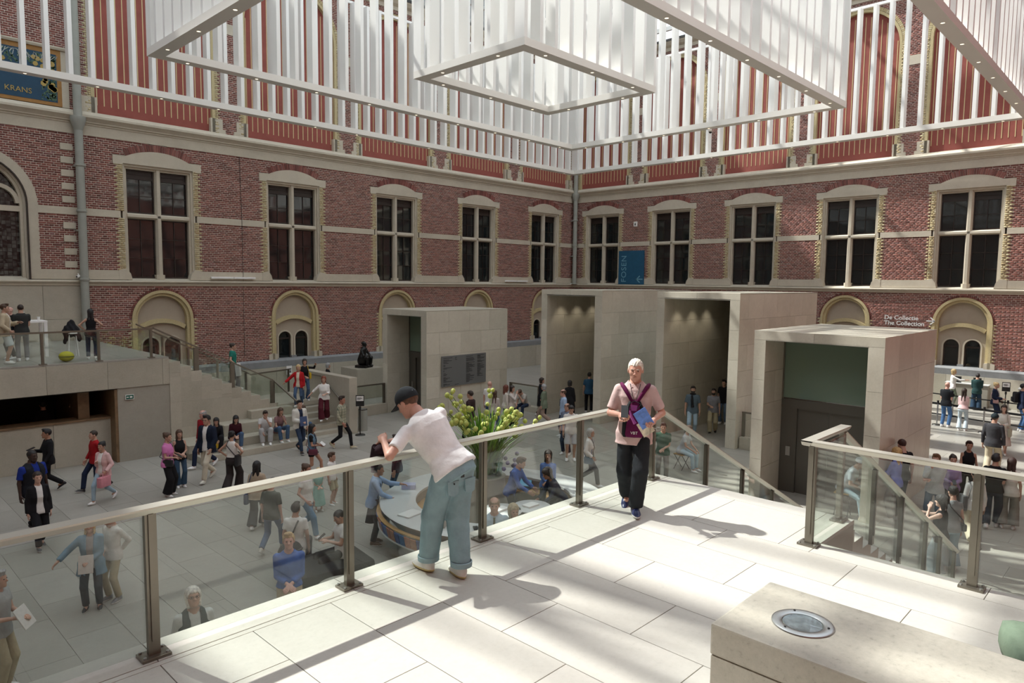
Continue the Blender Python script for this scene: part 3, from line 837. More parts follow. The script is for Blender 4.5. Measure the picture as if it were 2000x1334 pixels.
# kerb along the glass, narrow joint strip, then the field
k = 0.05 - 1.56 * 4
while k < 8.0: slab(k, min(k + 1.56, 8.1), 4.86, 5.18, nm='kerb_slab'); k += 1.56
slab(X0, 8.1, 4.80, 4.856, nm='joint_strip', g=.002)
y = 4.80
k = 2.48
while k > Y0: slab(6.78, 7.10, max(k - 1.44, Y0), k, nm='kerb_slab'); k -= 1.44
slab(6.78, 8.1, 2.48, 2.78, nm='kerb_slab'); slab(7.80, 8.1, 2.78, 4.80, nm='kerb_slab')
rows = [-7.5 + .65 * i for i in range(22)] + [6.78]
for i, (a, b) in enumerate(zip(rows[:-1], rows[1:])):
    if b - a < .08: continue
    yy = 4.80 - (i * .53 % 1.0) * 1.3 + (0)
    top = 4.80
    while top > Y0 + .01:
        bot = max(Y0, yy if yy < top - .05 else top - 1.3)
        slab(a, b, bot, top); top = bot; yy = bot - 1.3
slab(6.78, 7.80, 2.78, 3.75); slab(6.78, 7.80, 3.75, 4.80)

# ------------------------------------------------------------------ balustrades
def balustrade(label, pts, posts, glass_h=(0.03, 0.98), ends=True, zrail=1.06, post_w=.075, rail_mat='rail', group=None, post_mat='bronze', pw2=.045, basep=True, rail_w=.11):
    """pts: centre line of the foot [(x,y,z)...]; posts: list of (segment, t)"""
    t = thing('glass_balustrade', tuple(pts[0]), label, 'balustrade', group=group)
    P = [Vector(p) for p in pts]; o = P[0]
    for si, (a, b) in enumerate(zip(P[:-1], P[1:])):
        d = (b - a); h = Vector((d.x, d.y, 0)).normalized(); n = Vector((-h.y, h.x, 0))
        sl = d.z / math.hypot(d.x, d.y)
        mb = MB(); e = h * (rail_w / 2); ez = Vector((0, 0, sl * rail_w / 2))
        A, B = a - o + Vector((0, 0, zrail - si * .0015)) - (e + ez), b - o + Vector((0, 0, zrail - si * .0015)) + (e + ez)
        vs = []
        for q in (A, B):
            for (s_, dz) in ((-rail_w / 2, -.012), (-rail_w / 2, 0), (rail_w / 2, 0), (rail_w / 2, -.012), (.03, -.05), (-.03, -.05)): vs.append(q + n * s_ + Vector((0, 0, dz)))
        mb.add(vs, [(0, 1, 2, 3, 4, 5), (11, 10, 9, 8, 7, 6)] + [(i, 6 + i, 6 + (i + 1) % 6, (i + 1) % 6) for i in range(6)])
        part('handrail', mb, rail_mat, t)
    byseg = {}
    for s_, q in posts: byseg.setdefault(s_, []).append(q)
    for s_, qs in byseg.items():
        a, b = P[s_], P[s_ + 1]; d = b - a; h = Vector((d.x, d.y, 0)).normalized(); ang = math.atan2(h.y, h.x)
        for q in qs:
            p = a + d * q - o
            mb = MB().box(-post_w / 2, post_w / 2, -pw2 / 2, pw2 / 2, 0, zrail - .05).box(-post_w / 2 + .02, post_w / 2 - .02, -pw2 / 2 - .012, -pw2 / 2, .12, zrail - .05)
            po = part('post', mb, post_mat, t, loc=p, rz=ang)
            if basep:
                part('base_plate', MB().bbox(-.095, .095, -.07, .07, 0, .022, .004), 'bronze', po)
                for sx in (-1, 1):
                    for sy in (-1, 1): part('bolt', MB().lathe([(0, .034), (.011, .034), (.011, .02)], (sx * .073, sy * .05, 0), 8), 'steel', po)
        qs = sorted(set(qs + [0.0, 1.0]))
        L = math.hypot(d.x, d.y)
        for q0, q1 in zip(qs[:-1], qs[1:]):
            if (q1 - q0) * L < .25: continue
            p0, p1 = a + d * q0 - o, a + d * q1 - o
            g = h * (.02)
            p0, p1 = p0 + g, p1 - g
            nn = Vector((-h.y, h.x, 0))
            vs = [pt + nn * s2 + Vector((0, 0, zz)) for s2 in (.018, .030) for (pt, zz) in ((p0, glass_h[0]), (p1, glass_h[0]), (p1, glass_h[1]), (p0, glass_h[1]))]
            part('glass_pane', MB().add(vs, [(0, 1, 2, 3), (7, 6, 5, 4), (0, 4, 5, 1), (1, 5, 6, 2), (2, 6, 7, 3), (3, 7, 4, 0)]), 'glass', t)
    return t

px0 = [.05 + 1.562 * i for i in range(-3, 6)]
balustrade('long glass balustrade along the platform edge with pale handrail, a man leaning on it', [(px0[0], 4.95, ZPL), (px0[-1] + .02, 4.95, ZPL)],
           [(0, (v - px0[0]) / (px0[-1] + .02 - px0[0])) for v in px0[:-1]] + [(0, .997)])
SL = 0.5
balustrade('sloping glass balustrade of the stair that starts behind the walking man', [(7.92, 4.97, ZPL - .02), (14.0, 4.97, ZPL - .02 - 6.08 * SL)],
           [(0, q) for q in (.235, .435, .63, .82, .985)], basep=False, zrail=1.0)
balustrade('glass balustrade turning the corner at the stair head, beside the stone bench', [(7.98, 2.60, ZPL), (6.97, 2.60, ZPL), (6.97, -3.5, ZPL)],
           [(0, .03), (1, .008), (1, .236), (1, .47), (1, .71), (1, .95)])
balustrade('sloping glass balustrade going down from the stair corner post', [(8.02, 2.62, ZPL - .02), (14.05, 2.62, ZPL - .02 - 6.03 * SL)],
           [(0, q) for q in (.2, .41, .64, .80, .985)], basep=False, zrail=1.0)
# stair down from the platform
st = thing('stone_staircase', (8.1, 2.7, 0), 'limestone stair going down from the platform between two glass balustrades', 'staircase')
sm = MB().bbox(0, .345, -.02, 2.30, -.40, 0, .006).mesh('step', ['plat'])
for i in range(17): link('step', sm, st, (i * .3333, 0, ZPL - (i + 1) * ZPL / 18))
part('stringer', MB().prism([(0, 0), (5.9, 0), (0, 2.6)], 'y', .05, 2.2), 'lime_core', st)

# ------------------------------------------------------------------ limestone portals
def clad_wall(parent, axis, pos, u0, u1, z0, z1, out, uw=1.15, zh=.88, mt='lime', th=.03):
    """face tiled with slabs; axis 'x': plane x=pos, u=y; axis 'y': plane y=pos, u=x; out = +-1 outward sense"""
    nz = max(1, round((z1 - z0) / zh)); h = (z1 - z0) / nz; cache = {}
    for j in range(nz):
        u = u0 - (.42 * uw if j % 2 else 0)
        while u < u1 - 1e-3:
            a, b = max(u, u0), min(u + uw, u1); u += uw
            if b - a < .02: continue
            w = round(b - a, 3)
            if w not in cache:
                lo, hi = sorted((0, th * out))
                mb = MB().bbox(lo, hi, .003, w - .003, .003, h - .003, .003) if axis == 'x' else MB().bbox(.003, w - .003, lo, hi, .003, h - .003, .003)
                cache[w] = mb.mesh('stone_panel', [mt])
            link('stone_panel', cache[w], parent, (pos, a, z0 + j * h) if axis == 'x' else (a, pos, z0 + j * h))

def portal(name, x0, x1, y0, y1, zt, label, pl=.31, pr=.36, tt=.24, recess=1.15, lift=True):
    t = thing(name, (0, 0, 0), label, 'portal')
    th = .03
    # cores of the two side walls and the roof
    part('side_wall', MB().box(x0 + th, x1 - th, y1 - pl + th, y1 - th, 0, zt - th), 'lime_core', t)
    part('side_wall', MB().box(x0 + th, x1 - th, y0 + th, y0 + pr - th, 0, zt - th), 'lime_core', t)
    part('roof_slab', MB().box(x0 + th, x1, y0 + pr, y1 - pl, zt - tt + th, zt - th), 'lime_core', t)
    clad_wall(t, 'y', y0 + th, x0, x1, 0, zt, -1, mt='lime_bounce'); clad_wall(t, 'y', y1 - th, x0, x1, 0, zt, 1, mt='lime_bounce')
    # inner faces, front piers, lintel, top
    xe = x0 + recess if lift else x1
    clad_wall(t, 'y', y1 - pl + th, x0 + .0, xe, 0, zt - tt, -1, mt='lime_bounce'); clad_wall(t, 'y', y0 + pr - th, x0, xe, 0, zt - tt, 1, mt='lime_bounce')
    clad_wall(t, 'x', x0 + th, y1 - pl, y1, 0, zt - tt, -1, uw=.6, zh=.95, mt='lime_bounce'); clad_wall(t, 'x', x0 + th, y0, y0 + pr, 0, zt - tt, -1, uw=.6, zh=.95, mt='lime_bounce')
    clad_wall(t, 'x', x0 + th, y0, y1, zt - tt, zt, -1, uw=1.6, zh=.3, mt='lime_bounce')
    n = int((x1 - x0) / 1.1)
    for i in range(n):
        a = x0 + i * (x1 - x0) / n; part('roof_panel', MB().bbox(a + .003, a + (x1 - x0) / n - .003, y0, y1, zt - th, zt, .003), 'lime_bounce', t)
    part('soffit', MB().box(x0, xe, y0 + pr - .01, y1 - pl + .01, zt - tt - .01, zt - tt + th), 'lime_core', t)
    ya, yb = y0 + pr, y1 - pl
    if lift:
        d = x0 + recess
        fr = part('lift_front', MB().box(d, d + .1, ya, yb, 2.3, 2.55).box(d + .02, d + .1, ya, ya + .42, 0, 2.3).box(d + .02, d + .1, yb - .42, yb, 0, 2.3), M['lift_metal'], t)
        m = (ya + yb) / 2
        for (a, b) in ((ya + .42, m - .004), (m + .004, yb - .42)):
            part('lift_door', MB().box(d + .08, d + .12, a, b, 0, 2.3), M['lift_metal'], t)
        part('glass_panel', MB().box(d + .03, d + .06, ya + .03, yb - .03, 2.57, zt - tt - .03), 'lift_glass', t)
        for (a, b) in ((ya, ya + .035), (yb - .035, yb)): part('glazing_frame', MB().box(d, d + .1, a, b, 2.55, zt - tt), 'bronze', t)
        part('call_plate', MB().box(d - .005, d + .02, yb - .28, yb - .16, 1.0, 1.25), 'steel', t)
    else:
        part('passage_shade_sheet', MB().box(x1 - .1, x1, ya, yb, 0, zt - tt), 'dark', t)  # near-black sheet stands for the unlit depth of the passage
        for k in range(3):  # real spots in the directory-side portal; added in the other to brighten it
            dl = part('downlight', MB().lathe([(0, 0), (.07, 0), (.085, .006)], (x0 + .9 + k * 1.1, yb - .45, zt - tt - .018), 14), 'lamp', t)
            ld = bpy.data.lights.new('portal_spot_and_fill', 'SPOT'); ld.energy = 24; ld.spot_size = R(95); ld.spot_blend = .8; ld.color = (1, .88, .7); ld.shadow_soft_size = .06
            lo_ = bpy.data.objects.new('spot_and_fill_lamp', ld); COL.objects.link(lo_); lo_.parent = dl; lo_.location = (x0 + .9 + k * 1.1, yb - .45, zt - tt - .05)
    return t
M['lift_metal'] = mat('lift_door_metal', (0.115, 0.108, 0.092), 0.42, 0.4)
portA = portal('lift_portal', 17.35, 21.9, 21.40, 24.32, 4.41, 'limestone lift box carrying the grey directory board')
portC = portal('lift_portal', 17.35, 21.9, 4.86, 7.98, 4.41, 'limestone lift box with green glass above its doors, by the ticket hall')
portB1 = portal('passage_portal', 22.0, 28.75, 16.34, 19.50, 5.29, 'tall open limestone portal standing next to the lift box with the directory', lift=False)
portB2 = portal('passage_portal', 22.0, 28.75, 10.66, 13.86, 5.29, 'tall open limestone portal with two men walking out of it', lift=False)

# low kerbs with short glass screens between the portals
def kerb_screen(label, p, q, zk=.42, zr=1.05):
    t = thing('glass_screen', (p[0], p[1], 0), label, 'balustrade')
    d = Vector((q[0] - p[0], q[1] - p[1], 0)); L = d.length; ang = math.atan2(d.y, d.x); t.rotation_euler = (0, 0, ang)
    part('kerb', MB().bbox(0, L, -.16, .16, 0, zk, .01), 'lime', t)
    part('top_bar', MB().box(0, L, -.03, .03, zk + zr - .05 - .2, zk + zr - .2), 'bronze', t)
    for u in (.06, L - .06): part('post', MB().box(u - .05, u + .05, -.04, .04, zk, zk + zr - .25), 'bronze', t)
    part('glass_pane', MB().box(.1, L - .1, -.008, .008, zk + .02, zk + zr - .26), 'glass', t)
kerb_screen('short glass screen on a kerb beside the lift box with the directory', (14.25, 24.12), (17.3, 24.12))
kerb_screen('short glass screen behind the people sitting next to the directory board', (22.05, 21.36), (22.05, 19.56), .25, 1.1)
kerb_screen('short glass screen between the two-man portal and the green-glass lift', (22.35, 10.6), (22.35, 8.02))

# ------------------------------------------------------------------ left upper terrace and its stairs
ZT, YT = 3.12, 22.9
tr = tag(empty('floor_terrace'), kind='structure')
part('terrace_slab', MB().box(X0, 8.2, YT + .03, YL - .2, 2.28, ZT - .03), 'lime_core', tr)
for i in range(14):
    for j in range(6):
        slab(X0 + i * 1.121, X0 + (i + 1) * 1.121, YT + j * 1.38, YT + (j + 1) * 1.38, ZT, par=tr, mt='floor')
clad_wall(tr, 'y', YT + .03, X0, 8.2, 2.26, ZT - .045, -1, uw=1.55, zh=.9)
# recessed desk under the terrace
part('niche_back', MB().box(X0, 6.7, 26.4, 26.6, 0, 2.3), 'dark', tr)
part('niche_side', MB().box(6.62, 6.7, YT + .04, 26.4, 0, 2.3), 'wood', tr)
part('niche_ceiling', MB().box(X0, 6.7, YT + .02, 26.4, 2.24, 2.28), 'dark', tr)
part('stair_mass', MB().box(6.7, 8.2, YT + .03, YL - .3, 0, 2.3), 'lime_core', tr)
cn = thing('service_counter', (X0 + .1, 23.45, 0), 'long stone-fronted counter with oak top in the dark recess under the terrace', 'counter')
for i in range(9):
    part('front_panel', MB().bbox(i * 1.565 + .004, (i + 1) * 1.565 - .004, -.04, .02, 0, 1.3, .005), 'lime', cn)
part('counter_top', MB().bbox(0, 14.1, -.08, .55, 1.3, 1.36, .008), 'wood', cn)
part('end_panel', MB().box(13.2, 13.5, .1, 2.6, 0, 2.24), 'wood', cn)

us = thing('stone_staircase', (8.2, YT, 0), 'limestone stair with a landing climbing to the left terrace', 'staircase')
n = 12; rise = (ZT - 1.06) / n
sm = MB().bbox(0, .34, 0, 2.2, -.35, 0, .006).mesh('step', ['lime'])
for i in range(n - 1): link('step', sm, us, (i * .33, 0, ZT - (i + 1) * rise))
lx = (n - 1) * .33
part('stringer_wall', MB().prism([(0, 0), (lx + .35, 0), (lx + .35, .95), (lx, 1.0), (0, 2.75)], 'y', .03, 2.15), 'lime_core', us)
# stepped cladding of the outer stringer
for i in range(n - 1):
    zt = ZT - (i + 1) * rise - .35
    z = 0
    while z < zt - .02:
        z2 = min(z + .82, zt); part('stone_panel', MB().box(i * .33, (i + 1) * .33, 0, .03, z, z2 - .002), 'lime', us); z = z2
part('landing', MB().bbox(lx, 5.66, .45, 2.9, .9, 1.06, .006), 'lime', us)
part('landing_core', MB().box(lx, 5.64, .5, 2.85, 0, .9), 'lime_core', us)
lw = MB().bbox(4.05, 5.66, 0, .34, -.2, 0, .006).mesh('lower_step', ['lime'])
for i in range(5): link('lower_step', lw, us, (0, .12 - i * .3, 1.06 - (i + 1) * .176))
part('lower_core', MB().prism([(.5, 0), (-1.2, 0), (.5, .8)][::-1], 'x', 4.1, 5.6), 'lime_core', us)
# big seating steps in front
for (a, b, y0, y1, z0, z1) in ((.15, 4.03, -1.85, 0, 0, .20), (.05, 4.03, -1.25, 0, .20, .46), (1.4, 4.03, -.7, 0, .46, .82), (2.5, 4.03, -.3, .1, .82, 1.10)):
    part('seat_step', MB().bbox(a, b, y0, y1, z0, z1, .012), 'lime', us)
fw = tag(empty('wall_flank'), kind='structure')
part('stone_panel', MB().bbox(13.86, 14.2, 21.5, 25.2, 0, 2.06, .01), 'lime', fw)
balustrade('glass balustrade along the left terrace, folding down beside the terrace stair', [(-3.0, YT + .06, ZT), (7.76, YT + .06, ZT)],
           [(0, (v + 3) / 10.76) for v in (-2.2, -.8, .6, 2.0, 3.43, 4.84, 6.25, 7.70)], rail_mat='bronze', zrail=.93, glass_h=(.02, .88), rail_w=.06)
balustrade('sloping glass balustrade of the terrace stair, ending at a broad newel', [(7.80, YT + .06, ZT), (11.72, YT + .06, 1.12), (12.22, 21.66, .2)],
           [(0, .32), (0, .62), (0, .985), (1, .97)], rail_mat='bronze', zrail=.93, glass_h=(.02, .88), rail_w=.06, basep=False, post_w=.16)
balustrade('rear glass balustrade on the wall side of the terrace stair', [(8.0, YT + 2.2, ZT), (11.9, YT + 2.2, 1.1), (13.8, YT + 2.75, 1.1)],
           [(0, .2), (0, .42), (0, .68), (0, .95), (1, .95)], rail_mat='bronze', zrail=.93, glass_h=(.02, .88), rail_w=.06, basep=False)
hr = thing('wall_handrail', (13.8, 21.5, 0), 'dark handrail fixed to the flank wall of the terrace stair', 'handrail')
part('rail_tube', MB().tube([(0, .1, 1.0), (0, 1.8, 1.95), (0, 2.9, 1.95)], .025, 8), 'bronze', hr, 40)
for (y_, z_) in ((.3, 1.11), (1.7, 1.9)): part('bracket', MB().tube([(0, y_, z_ - .02), (.06, y_, z_ - .06)], .012, 6), 'bronze', hr)

# ------------------------------------------------------------------ the nested white light frames
ZC, ZCT, RW = 11.55, 16.75, .36
def light_frame(name, x0, x1, y0, y1, label, sp=.6, lamp=1.9):
    t = thing(name, (x0, y0, ZC), label, 'chandelier', group=None)
    W, H = x1 - x0, y1 - y0
    def rect(a, b, c, d): return [(a, c), (b, c), (b, d), (a, d)]
    part('bottom_rim', MB().ring(rect(RW, W - RW, RW, H - RW), rect(0, W, 0, H), 'z', 0, .2, closed=True), 'white_rim', t)
    part('top_rim', MB().ring(rect(.1, W - .1, .1, H - .1), rect(0, W, 0, H), 'z', ZCT - ZC, ZCT - ZC + .1, closed=True), 'white', t)
    sx = MB().box(-.06, .06, .01, RW - .01, .2, ZCT - ZC).mesh('slat', ['white'])
    sy = MB().box(.01, RW - .01, -.06, .06, .2, ZCT - ZC).mesh('slat', ['white'])
    n = round(W / sp)
    for i in range(n + 1):
        u = .06 + (W - .12) * i / n
        link('slat', sx, t, (u, 0, 0)); link('slat', sx, t, (u, H - RW, 0))
    n = round((H) / sp)
    for i in range(1, n):
        v = .06 + (H - .12) * i / n
        link('slat', sy, t, (0, v, 0)); link('slat', sy, t, (W - RW, v, 0))
    lm = MB().lathe([(0, -.004), (.046, -.004)], seg=14).lathe([(.046, -.004), (.056, -.010), (.066, -.008), (.068, 0)], seg=14, mi=1).mesh('downlight', ['lamp', 'white_rim'], 60)
    k = max(2, int(W / lamp))
    for i in range(k):
        u = W * (i + .5) / k
        link('downlight', lm, t, (u, RW / 2, 0)); link('downlight', lm, t, (u, H - RW / 2, 0))
    k = max(2, int(H / lamp))
    for i in range(k):
        v = H * (i + .5) / k
        link('downlight', lm, t, (RW / 2, v, 0)); link('downlight', lm, t, (W - RW / 2, v, 0))
    for (u, v) in ((.2, .2), (W - .2, .2), (.2, H - .2), (W - .2, H - .2)):
        part('hanger_cable', MB().tube([(u, v, ZCT - ZC), (u, v, 20.2 - ZC)], .02, 6), 'dark_metal', t)
    return t
light_frame('hanging_light_frame', -1.5, 30.9, 4.2, 25.2, 'outermost and largest of the white slatted light frames hung under the roof')
light_frame('hanging_light_frame', 7.05, 25.1, 8.65, 20.6, 'middle-sized white slatted light frame hung inside the largest one')
light_frame('hanging_light_frame', 13.2, 19.25, 12.4, 16.9, 'smallest white slatted light frame, hung innermost of the nested three')
# ------------------------------------------------------------------ people: smooth implicit surfaces turned into meshes
def _c(P, a, b, ra, rb, flat=False, flat0=False):
    a = np.asarray(a, float); b = np.asarray(b, float)
    pa = P - a; ba = b - a; L2 = max(1e-9, ba @ ba); t = pa @ ba / L2; h = np.clip(t, 0, 1)
    d = np.linalg.norm(pa - h[:, None] * ba, axis=1) - (ra + (rb - ra) * h)
    L = math.sqrt(L2)
    if flat: d = np.maximum(d, (t - 1) * L)
    if flat0: d = np.maximum(d, -t * L)
    return d
def _e(P, c, r):
    r = np.asarray(r, float); q = (P - np.asarray(c, float)) / r
    k0 = np.linalg.norm(q, axis=1) + 1e-9; k1 = np.linalg.norm(q / r, axis=1) + 1e-9
    return k0 * (k0 - 1) / k1
def _loft(P, fr, prof, off=0.0, t0=None, t1=None, bend=0.0):
    """elliptical sections along the z axis of frame fr=(origin, 3x3 axes as rows); prof rows (t,a,b,yoff)"""
    q = (P - fr[0]) @ fr[1].T; pr = np.asarray(prof, float); t = q[:, 2]
    a = np.interp(t, pr[:, 0], pr[:, 1]) + off; b = np.interp(t, pr[:, 0], pr[:, 2]) + off
    y0 = np.interp(t, pr[:, 0], pr[:, 3]) if pr.shape[1] > 3 else 0.0
    y = q[:, 1] - y0
    k = np.sqrt((q[:, 0] / a) ** 2 + (y / b) ** 2); d = (k - 1) * np.minimum(a, b)
    lo = pr[0, 0] if t0 is None else t0; hi = pr[-1, 0] if t1 is None else t1
    return np.maximum(d, np.maximum(lo - t, t - hi))
def _su(d1, d2, k):
    h = np.clip(.5 + .5 * (d2 - d1) / k, 0, 1)
    return d2 * (1 - h) + d1 * h - k * h * (1 - h)

_OFF = np.array([(0, 0, 0), (1, 0, 0), (0, 1, 0), (1, 1, 0), (0, 0, 1), (1, 0, 1), (0, 1, 1), (1, 1, 1)])
_EDG = [(0, 1), (2, 3), (4, 5), (6, 7), (0, 2), (1, 3), (4, 6), (5, 7), (0, 4), (1, 5), (2, 6), (3, 7)]
def nets(f, lo, hi, h):
    """surface nets of f=0 inside the box; evaluated finely only near the surface"""
    lo = np.asarray(lo, float); hi = np.asarray(hi, float); B = 4
    nb = np.maximum(1, np.ceil((hi - lo) / (h * B)).astype(int)); n = nb * B + 1
    cg = np.stack(np.meshgrid(*[lo[i] + (np.arange(nb[i]) + .5) * B * h for i in range(3)], indexing='ij'), -1).reshape(-1, 3)
    dc = f(cg)
    act = np.abs(dc) < B * h * 1.25
    D = np.repeat(np.repeat(np.repeat(dc.reshape(nb), B, 0), B, 1), B, 2)
    D = np.pad(D, ((0, 1),) * 3, mode='edge')
    ia = np.argwhere(act.reshape(nb))
    if len(ia) == 0: return np.zeros((0, 3)), np.zeros((0, 4), int)
    loc = np.stack(np.meshgrid(*[np.arange(B + 1)] * 3, indexing='ij'), -1).reshape(-1, 3)
    gi = (ia[:, None, :] * B + loc[None]).reshape(-1, 3)
    key = np.unique(gi[:, 0] * (n[1] * n[2]) + gi[:, 1] * n[2] + gi[:, 2])
    gi = np.stack([key // (n[1] * n[2]), key // n[2] % n[1], key % n[2]], 1)
    D[gi[:, 0], gi[:, 1], gi[:, 2]] = f(lo + gi * h)
    S = D < 0
    c = np.zeros(tuple(n - 1), np.int8)
    for o in _OFF: c += S[o[0]:o[0] + n[0] - 1, o[1]:o[1] + n[1] - 1, o[2]:o[2] + n[2] - 1]
    cells = np.argwhere((c > 0) & (c < 8)); m = len(cells)
    idx = -np.ones(tuple(n - 1), int); idx[cells[:, 0], cells[:, 1], cells[:, 2]] = np.arange(m)
    cv = np.stack([D[cells[:, 0] + o[0], cells[:, 1] + o[1], cells[:, 2] + o[2]] for o in _OFF], 1)
    acc = np.zeros((m, 3)); cnt = np.zeros(m)
    for (a, b) in _EDG:
        va, vb = cv[:, a], cv[:, b]; k = (va < 0) != (vb < 0)
        t = np.where(k, va / np.where(va == vb, 1, va - vb), 0)
        acc += np.where(k[:, None], _OFF[a] + t[:, None] * (_OFF[b] - _OFF[a]), 0); cnt += k
    V = lo + (cells + acc / cnt[:, None]) * h
    Q = []
    for ax in range(3):
        u, v = (ax + 1) % 3, (ax + 2) % 3
        sl0 = [slice(1, -1)] * 3; sl1 = [slice(1, -1)] * 3
        sl0[ax] = slice(0, -1); sl1[ax] = slice(1, None)
        s0, s1 = S[tuple(sl0)], S[tuple(sl1)]
        e = np.argwhere(s0 != s1)
        if len(e) == 0: continue
        fl = s0[e[:, 0], e[:, 1], e[:, 2]]
        b = e.copy(); b[:, u] += 1; b[:, v] += 1
        def ci(du, dv):
            w = b.copy(); w[:, u] += du; w[:, v] += dv; return idx[w[:, 0], w[:, 1], w[:, 2]]
        q = np.stack([ci(-1, -1), ci(0, -1), ci(0, 0), ci(-1, 0)], 1)
        q[~fl] = q[~fl][:, ::-1]
        Q.append(q[(q >= 0).all(1)])
    return V, (np.concatenate(Q) if Q else np.zeros((0, 4), int))

# ---- colour-keyed materials
_CM = {}
def cloth(col, kind='cloth'):
    key = (tuple(round(c, 3) for c in col), kind)
    if key not in _CM:
        i = len(_CM)
        if kind == 'skin': m = mat('skin_%d' % i, col, 0.5, var=.07, scale=18, bump=.04, bscale=120, spec=.4)
        elif kind == 'hair': m = mat('hair_%d' % i, col, 0.6, var=.35, scale=35, bump=.35, bscale=90)
        elif kind == 'leather': m = mat('leather_%d' % i, col, 0.4, var=.08, scale=15, bump=.08, bscale=60)
        else: m = mat('cloth_%d' % i, col, 0.85, var=.12, scale=7, bump=.35, bscale=14, spec=.2)
        _CM[key] = m
    return _CM[key]
def plaid(name, c1, c2, c3):
    m, nt, b = _new(name); tc = nt.nodes.new('ShaderNodeTexCoord')
    out = None
    for ax in ('X', 'Z'):
        w = nt.nodes.new('ShaderNodeTexWave'); w.bands_direction = ax; w.inputs['Scale'].default_value = 3.4; w.wave_profile = 'SIN'
        nt.links.new(tc.outputs['Object'], w.inputs['Vector'])
        r = _ramp(nt, [(0.0, c1), (0.55, c1), (0.7, c2), (0.93, c2), (0.96, c3)]); nt.links.new(w.outputs['Fac'], r.inputs['Fac'])
        if out is None: out = r.outputs['Color']
        else:
            mx = nt.nodes.new('ShaderNodeMix'); mx.data_type = 'RGBA'; mx.blend_type = 'MULTIPLY'; mx.inputs['Factor'].default_value = .8
            nt.links.new(out, mx.inputs['A']); nt.links.new(r.outputs['Color'], mx.inputs['B']); out = mx.outputs['Result']
    nt.links.new(out, b.inputs['Base Color']); b.inputs['Roughness'].default_value = .9
    return m

# ---- shared head, hand, shoe and hair shapes (metres, for a 1.75 m person)
def head_sdf(P, f=False):
    ax = np.abs(P[:, :1]); S = np.concatenate([ax, P[:, 1:]], 1)
    d = _e(S, (0, -.014, .036), (.078, .099, .088))
    d = _su(d, _e(S, (0, .024, -.026), (.062 if not f else .058, .070, .088)), .03)
    d = _su(d, _e(S, (0, .038, -.078), (.046 if not f else .038, .050, .040)), .03)
    d = _su(d, _c(S, (0, .080, .026), (.036, .072, .028), .012, .010), .014)
    d = _su(d, _e(S, (.040, .052, -.022), (.022, .022, .024)), .02)
    d = np.maximum(d, -_e(S, (.031, .103, .010), (.018, .020, .011))) if False else _su(d, d, .001)
    d = -_su(-d, _e(S, (.031, .098, .008), (.017, .014, .010)), .012)
    d = _su(d, _c(S, (0, .088, .012), (0, .108, -.022), .008, .0125), .010)
    d = _su(d, _e(S, (.011, .097, -.026), (.008, .011, .007)), .008)
    d = _su(d, _c(S, (0, .089, -.050), (.018, .083, -.051), .0065, .004), .006)
    d = _su(d, _c(S, (0, .087, -.060), (.014, .083, -.059), .0075, .004), .006)
    d = -_su(-d, _c(S, (0, .0965, -.0545), (.022, .088, -.0545), .0022, .0015), .004)
    d = _su(d, _e(S, (0, .078, -.095), (.020, .018, .016)), .015)
    d = _su(d, _e(S, (.079, -.006, -.004), (.010, .022, .032)), .008)
    d = _su(d, _c(S, (0, -.022, -.06), (0, -.040, -.19), .052 if not f else .045, .058 if not f else .048), .025)
    return d
def hand_sdf(P, curl, thumb):
    d = _e(P, (0, 0, .048), (.042, .017, .055))
    d = _su(d, _c(P, (0, 0, -.03), (0, 0, .02), .027, .024), .02)
    for x, L, r in ((-.031, .052, .0078), (-.0105, .066, .0085), (.0105, .070, .0088), (.031, .062, .0085)):
        p = np.array((x, 0, .090)); a = R(curl * .5); sp = x * .15
        for k, fr in enumerate((.5, .3, .25)):
            q = p + L * fr * np.array((sp if k == 0 else 0, math.sin(a), math.cos(a)))
            d = _su(d, _c(P, p, q, r, r * .92), .006); p = q; a += R(curl)
    q0 = np.array((.028, .004, .022)); q1 = np.array((.056, .014 + .02 * thumb, .058)); q2 = np.array((.054 - .03 * thumb, .020 + .03 * thumb, .088))
    d = _su(d, _c(P, q0, q1, .013, .0105), .012); d = _su(d, _c(P, q1, q2, .0105, .0085), .006)
    return d
def shoe_sdf(P):
    d = _e(P, (0, .065, .020), (.045, .138, .034))
    d = _su(d, _c(P, (0, -.01, .055), (0, .10, .040), .044, .036), .03)
    d = _su(d, _c(P, (0, -.012, .06), (0, -.012, .095), .042, .040, flat=True), .02)
    return np.maximum(d, .0 - P[:, 2])
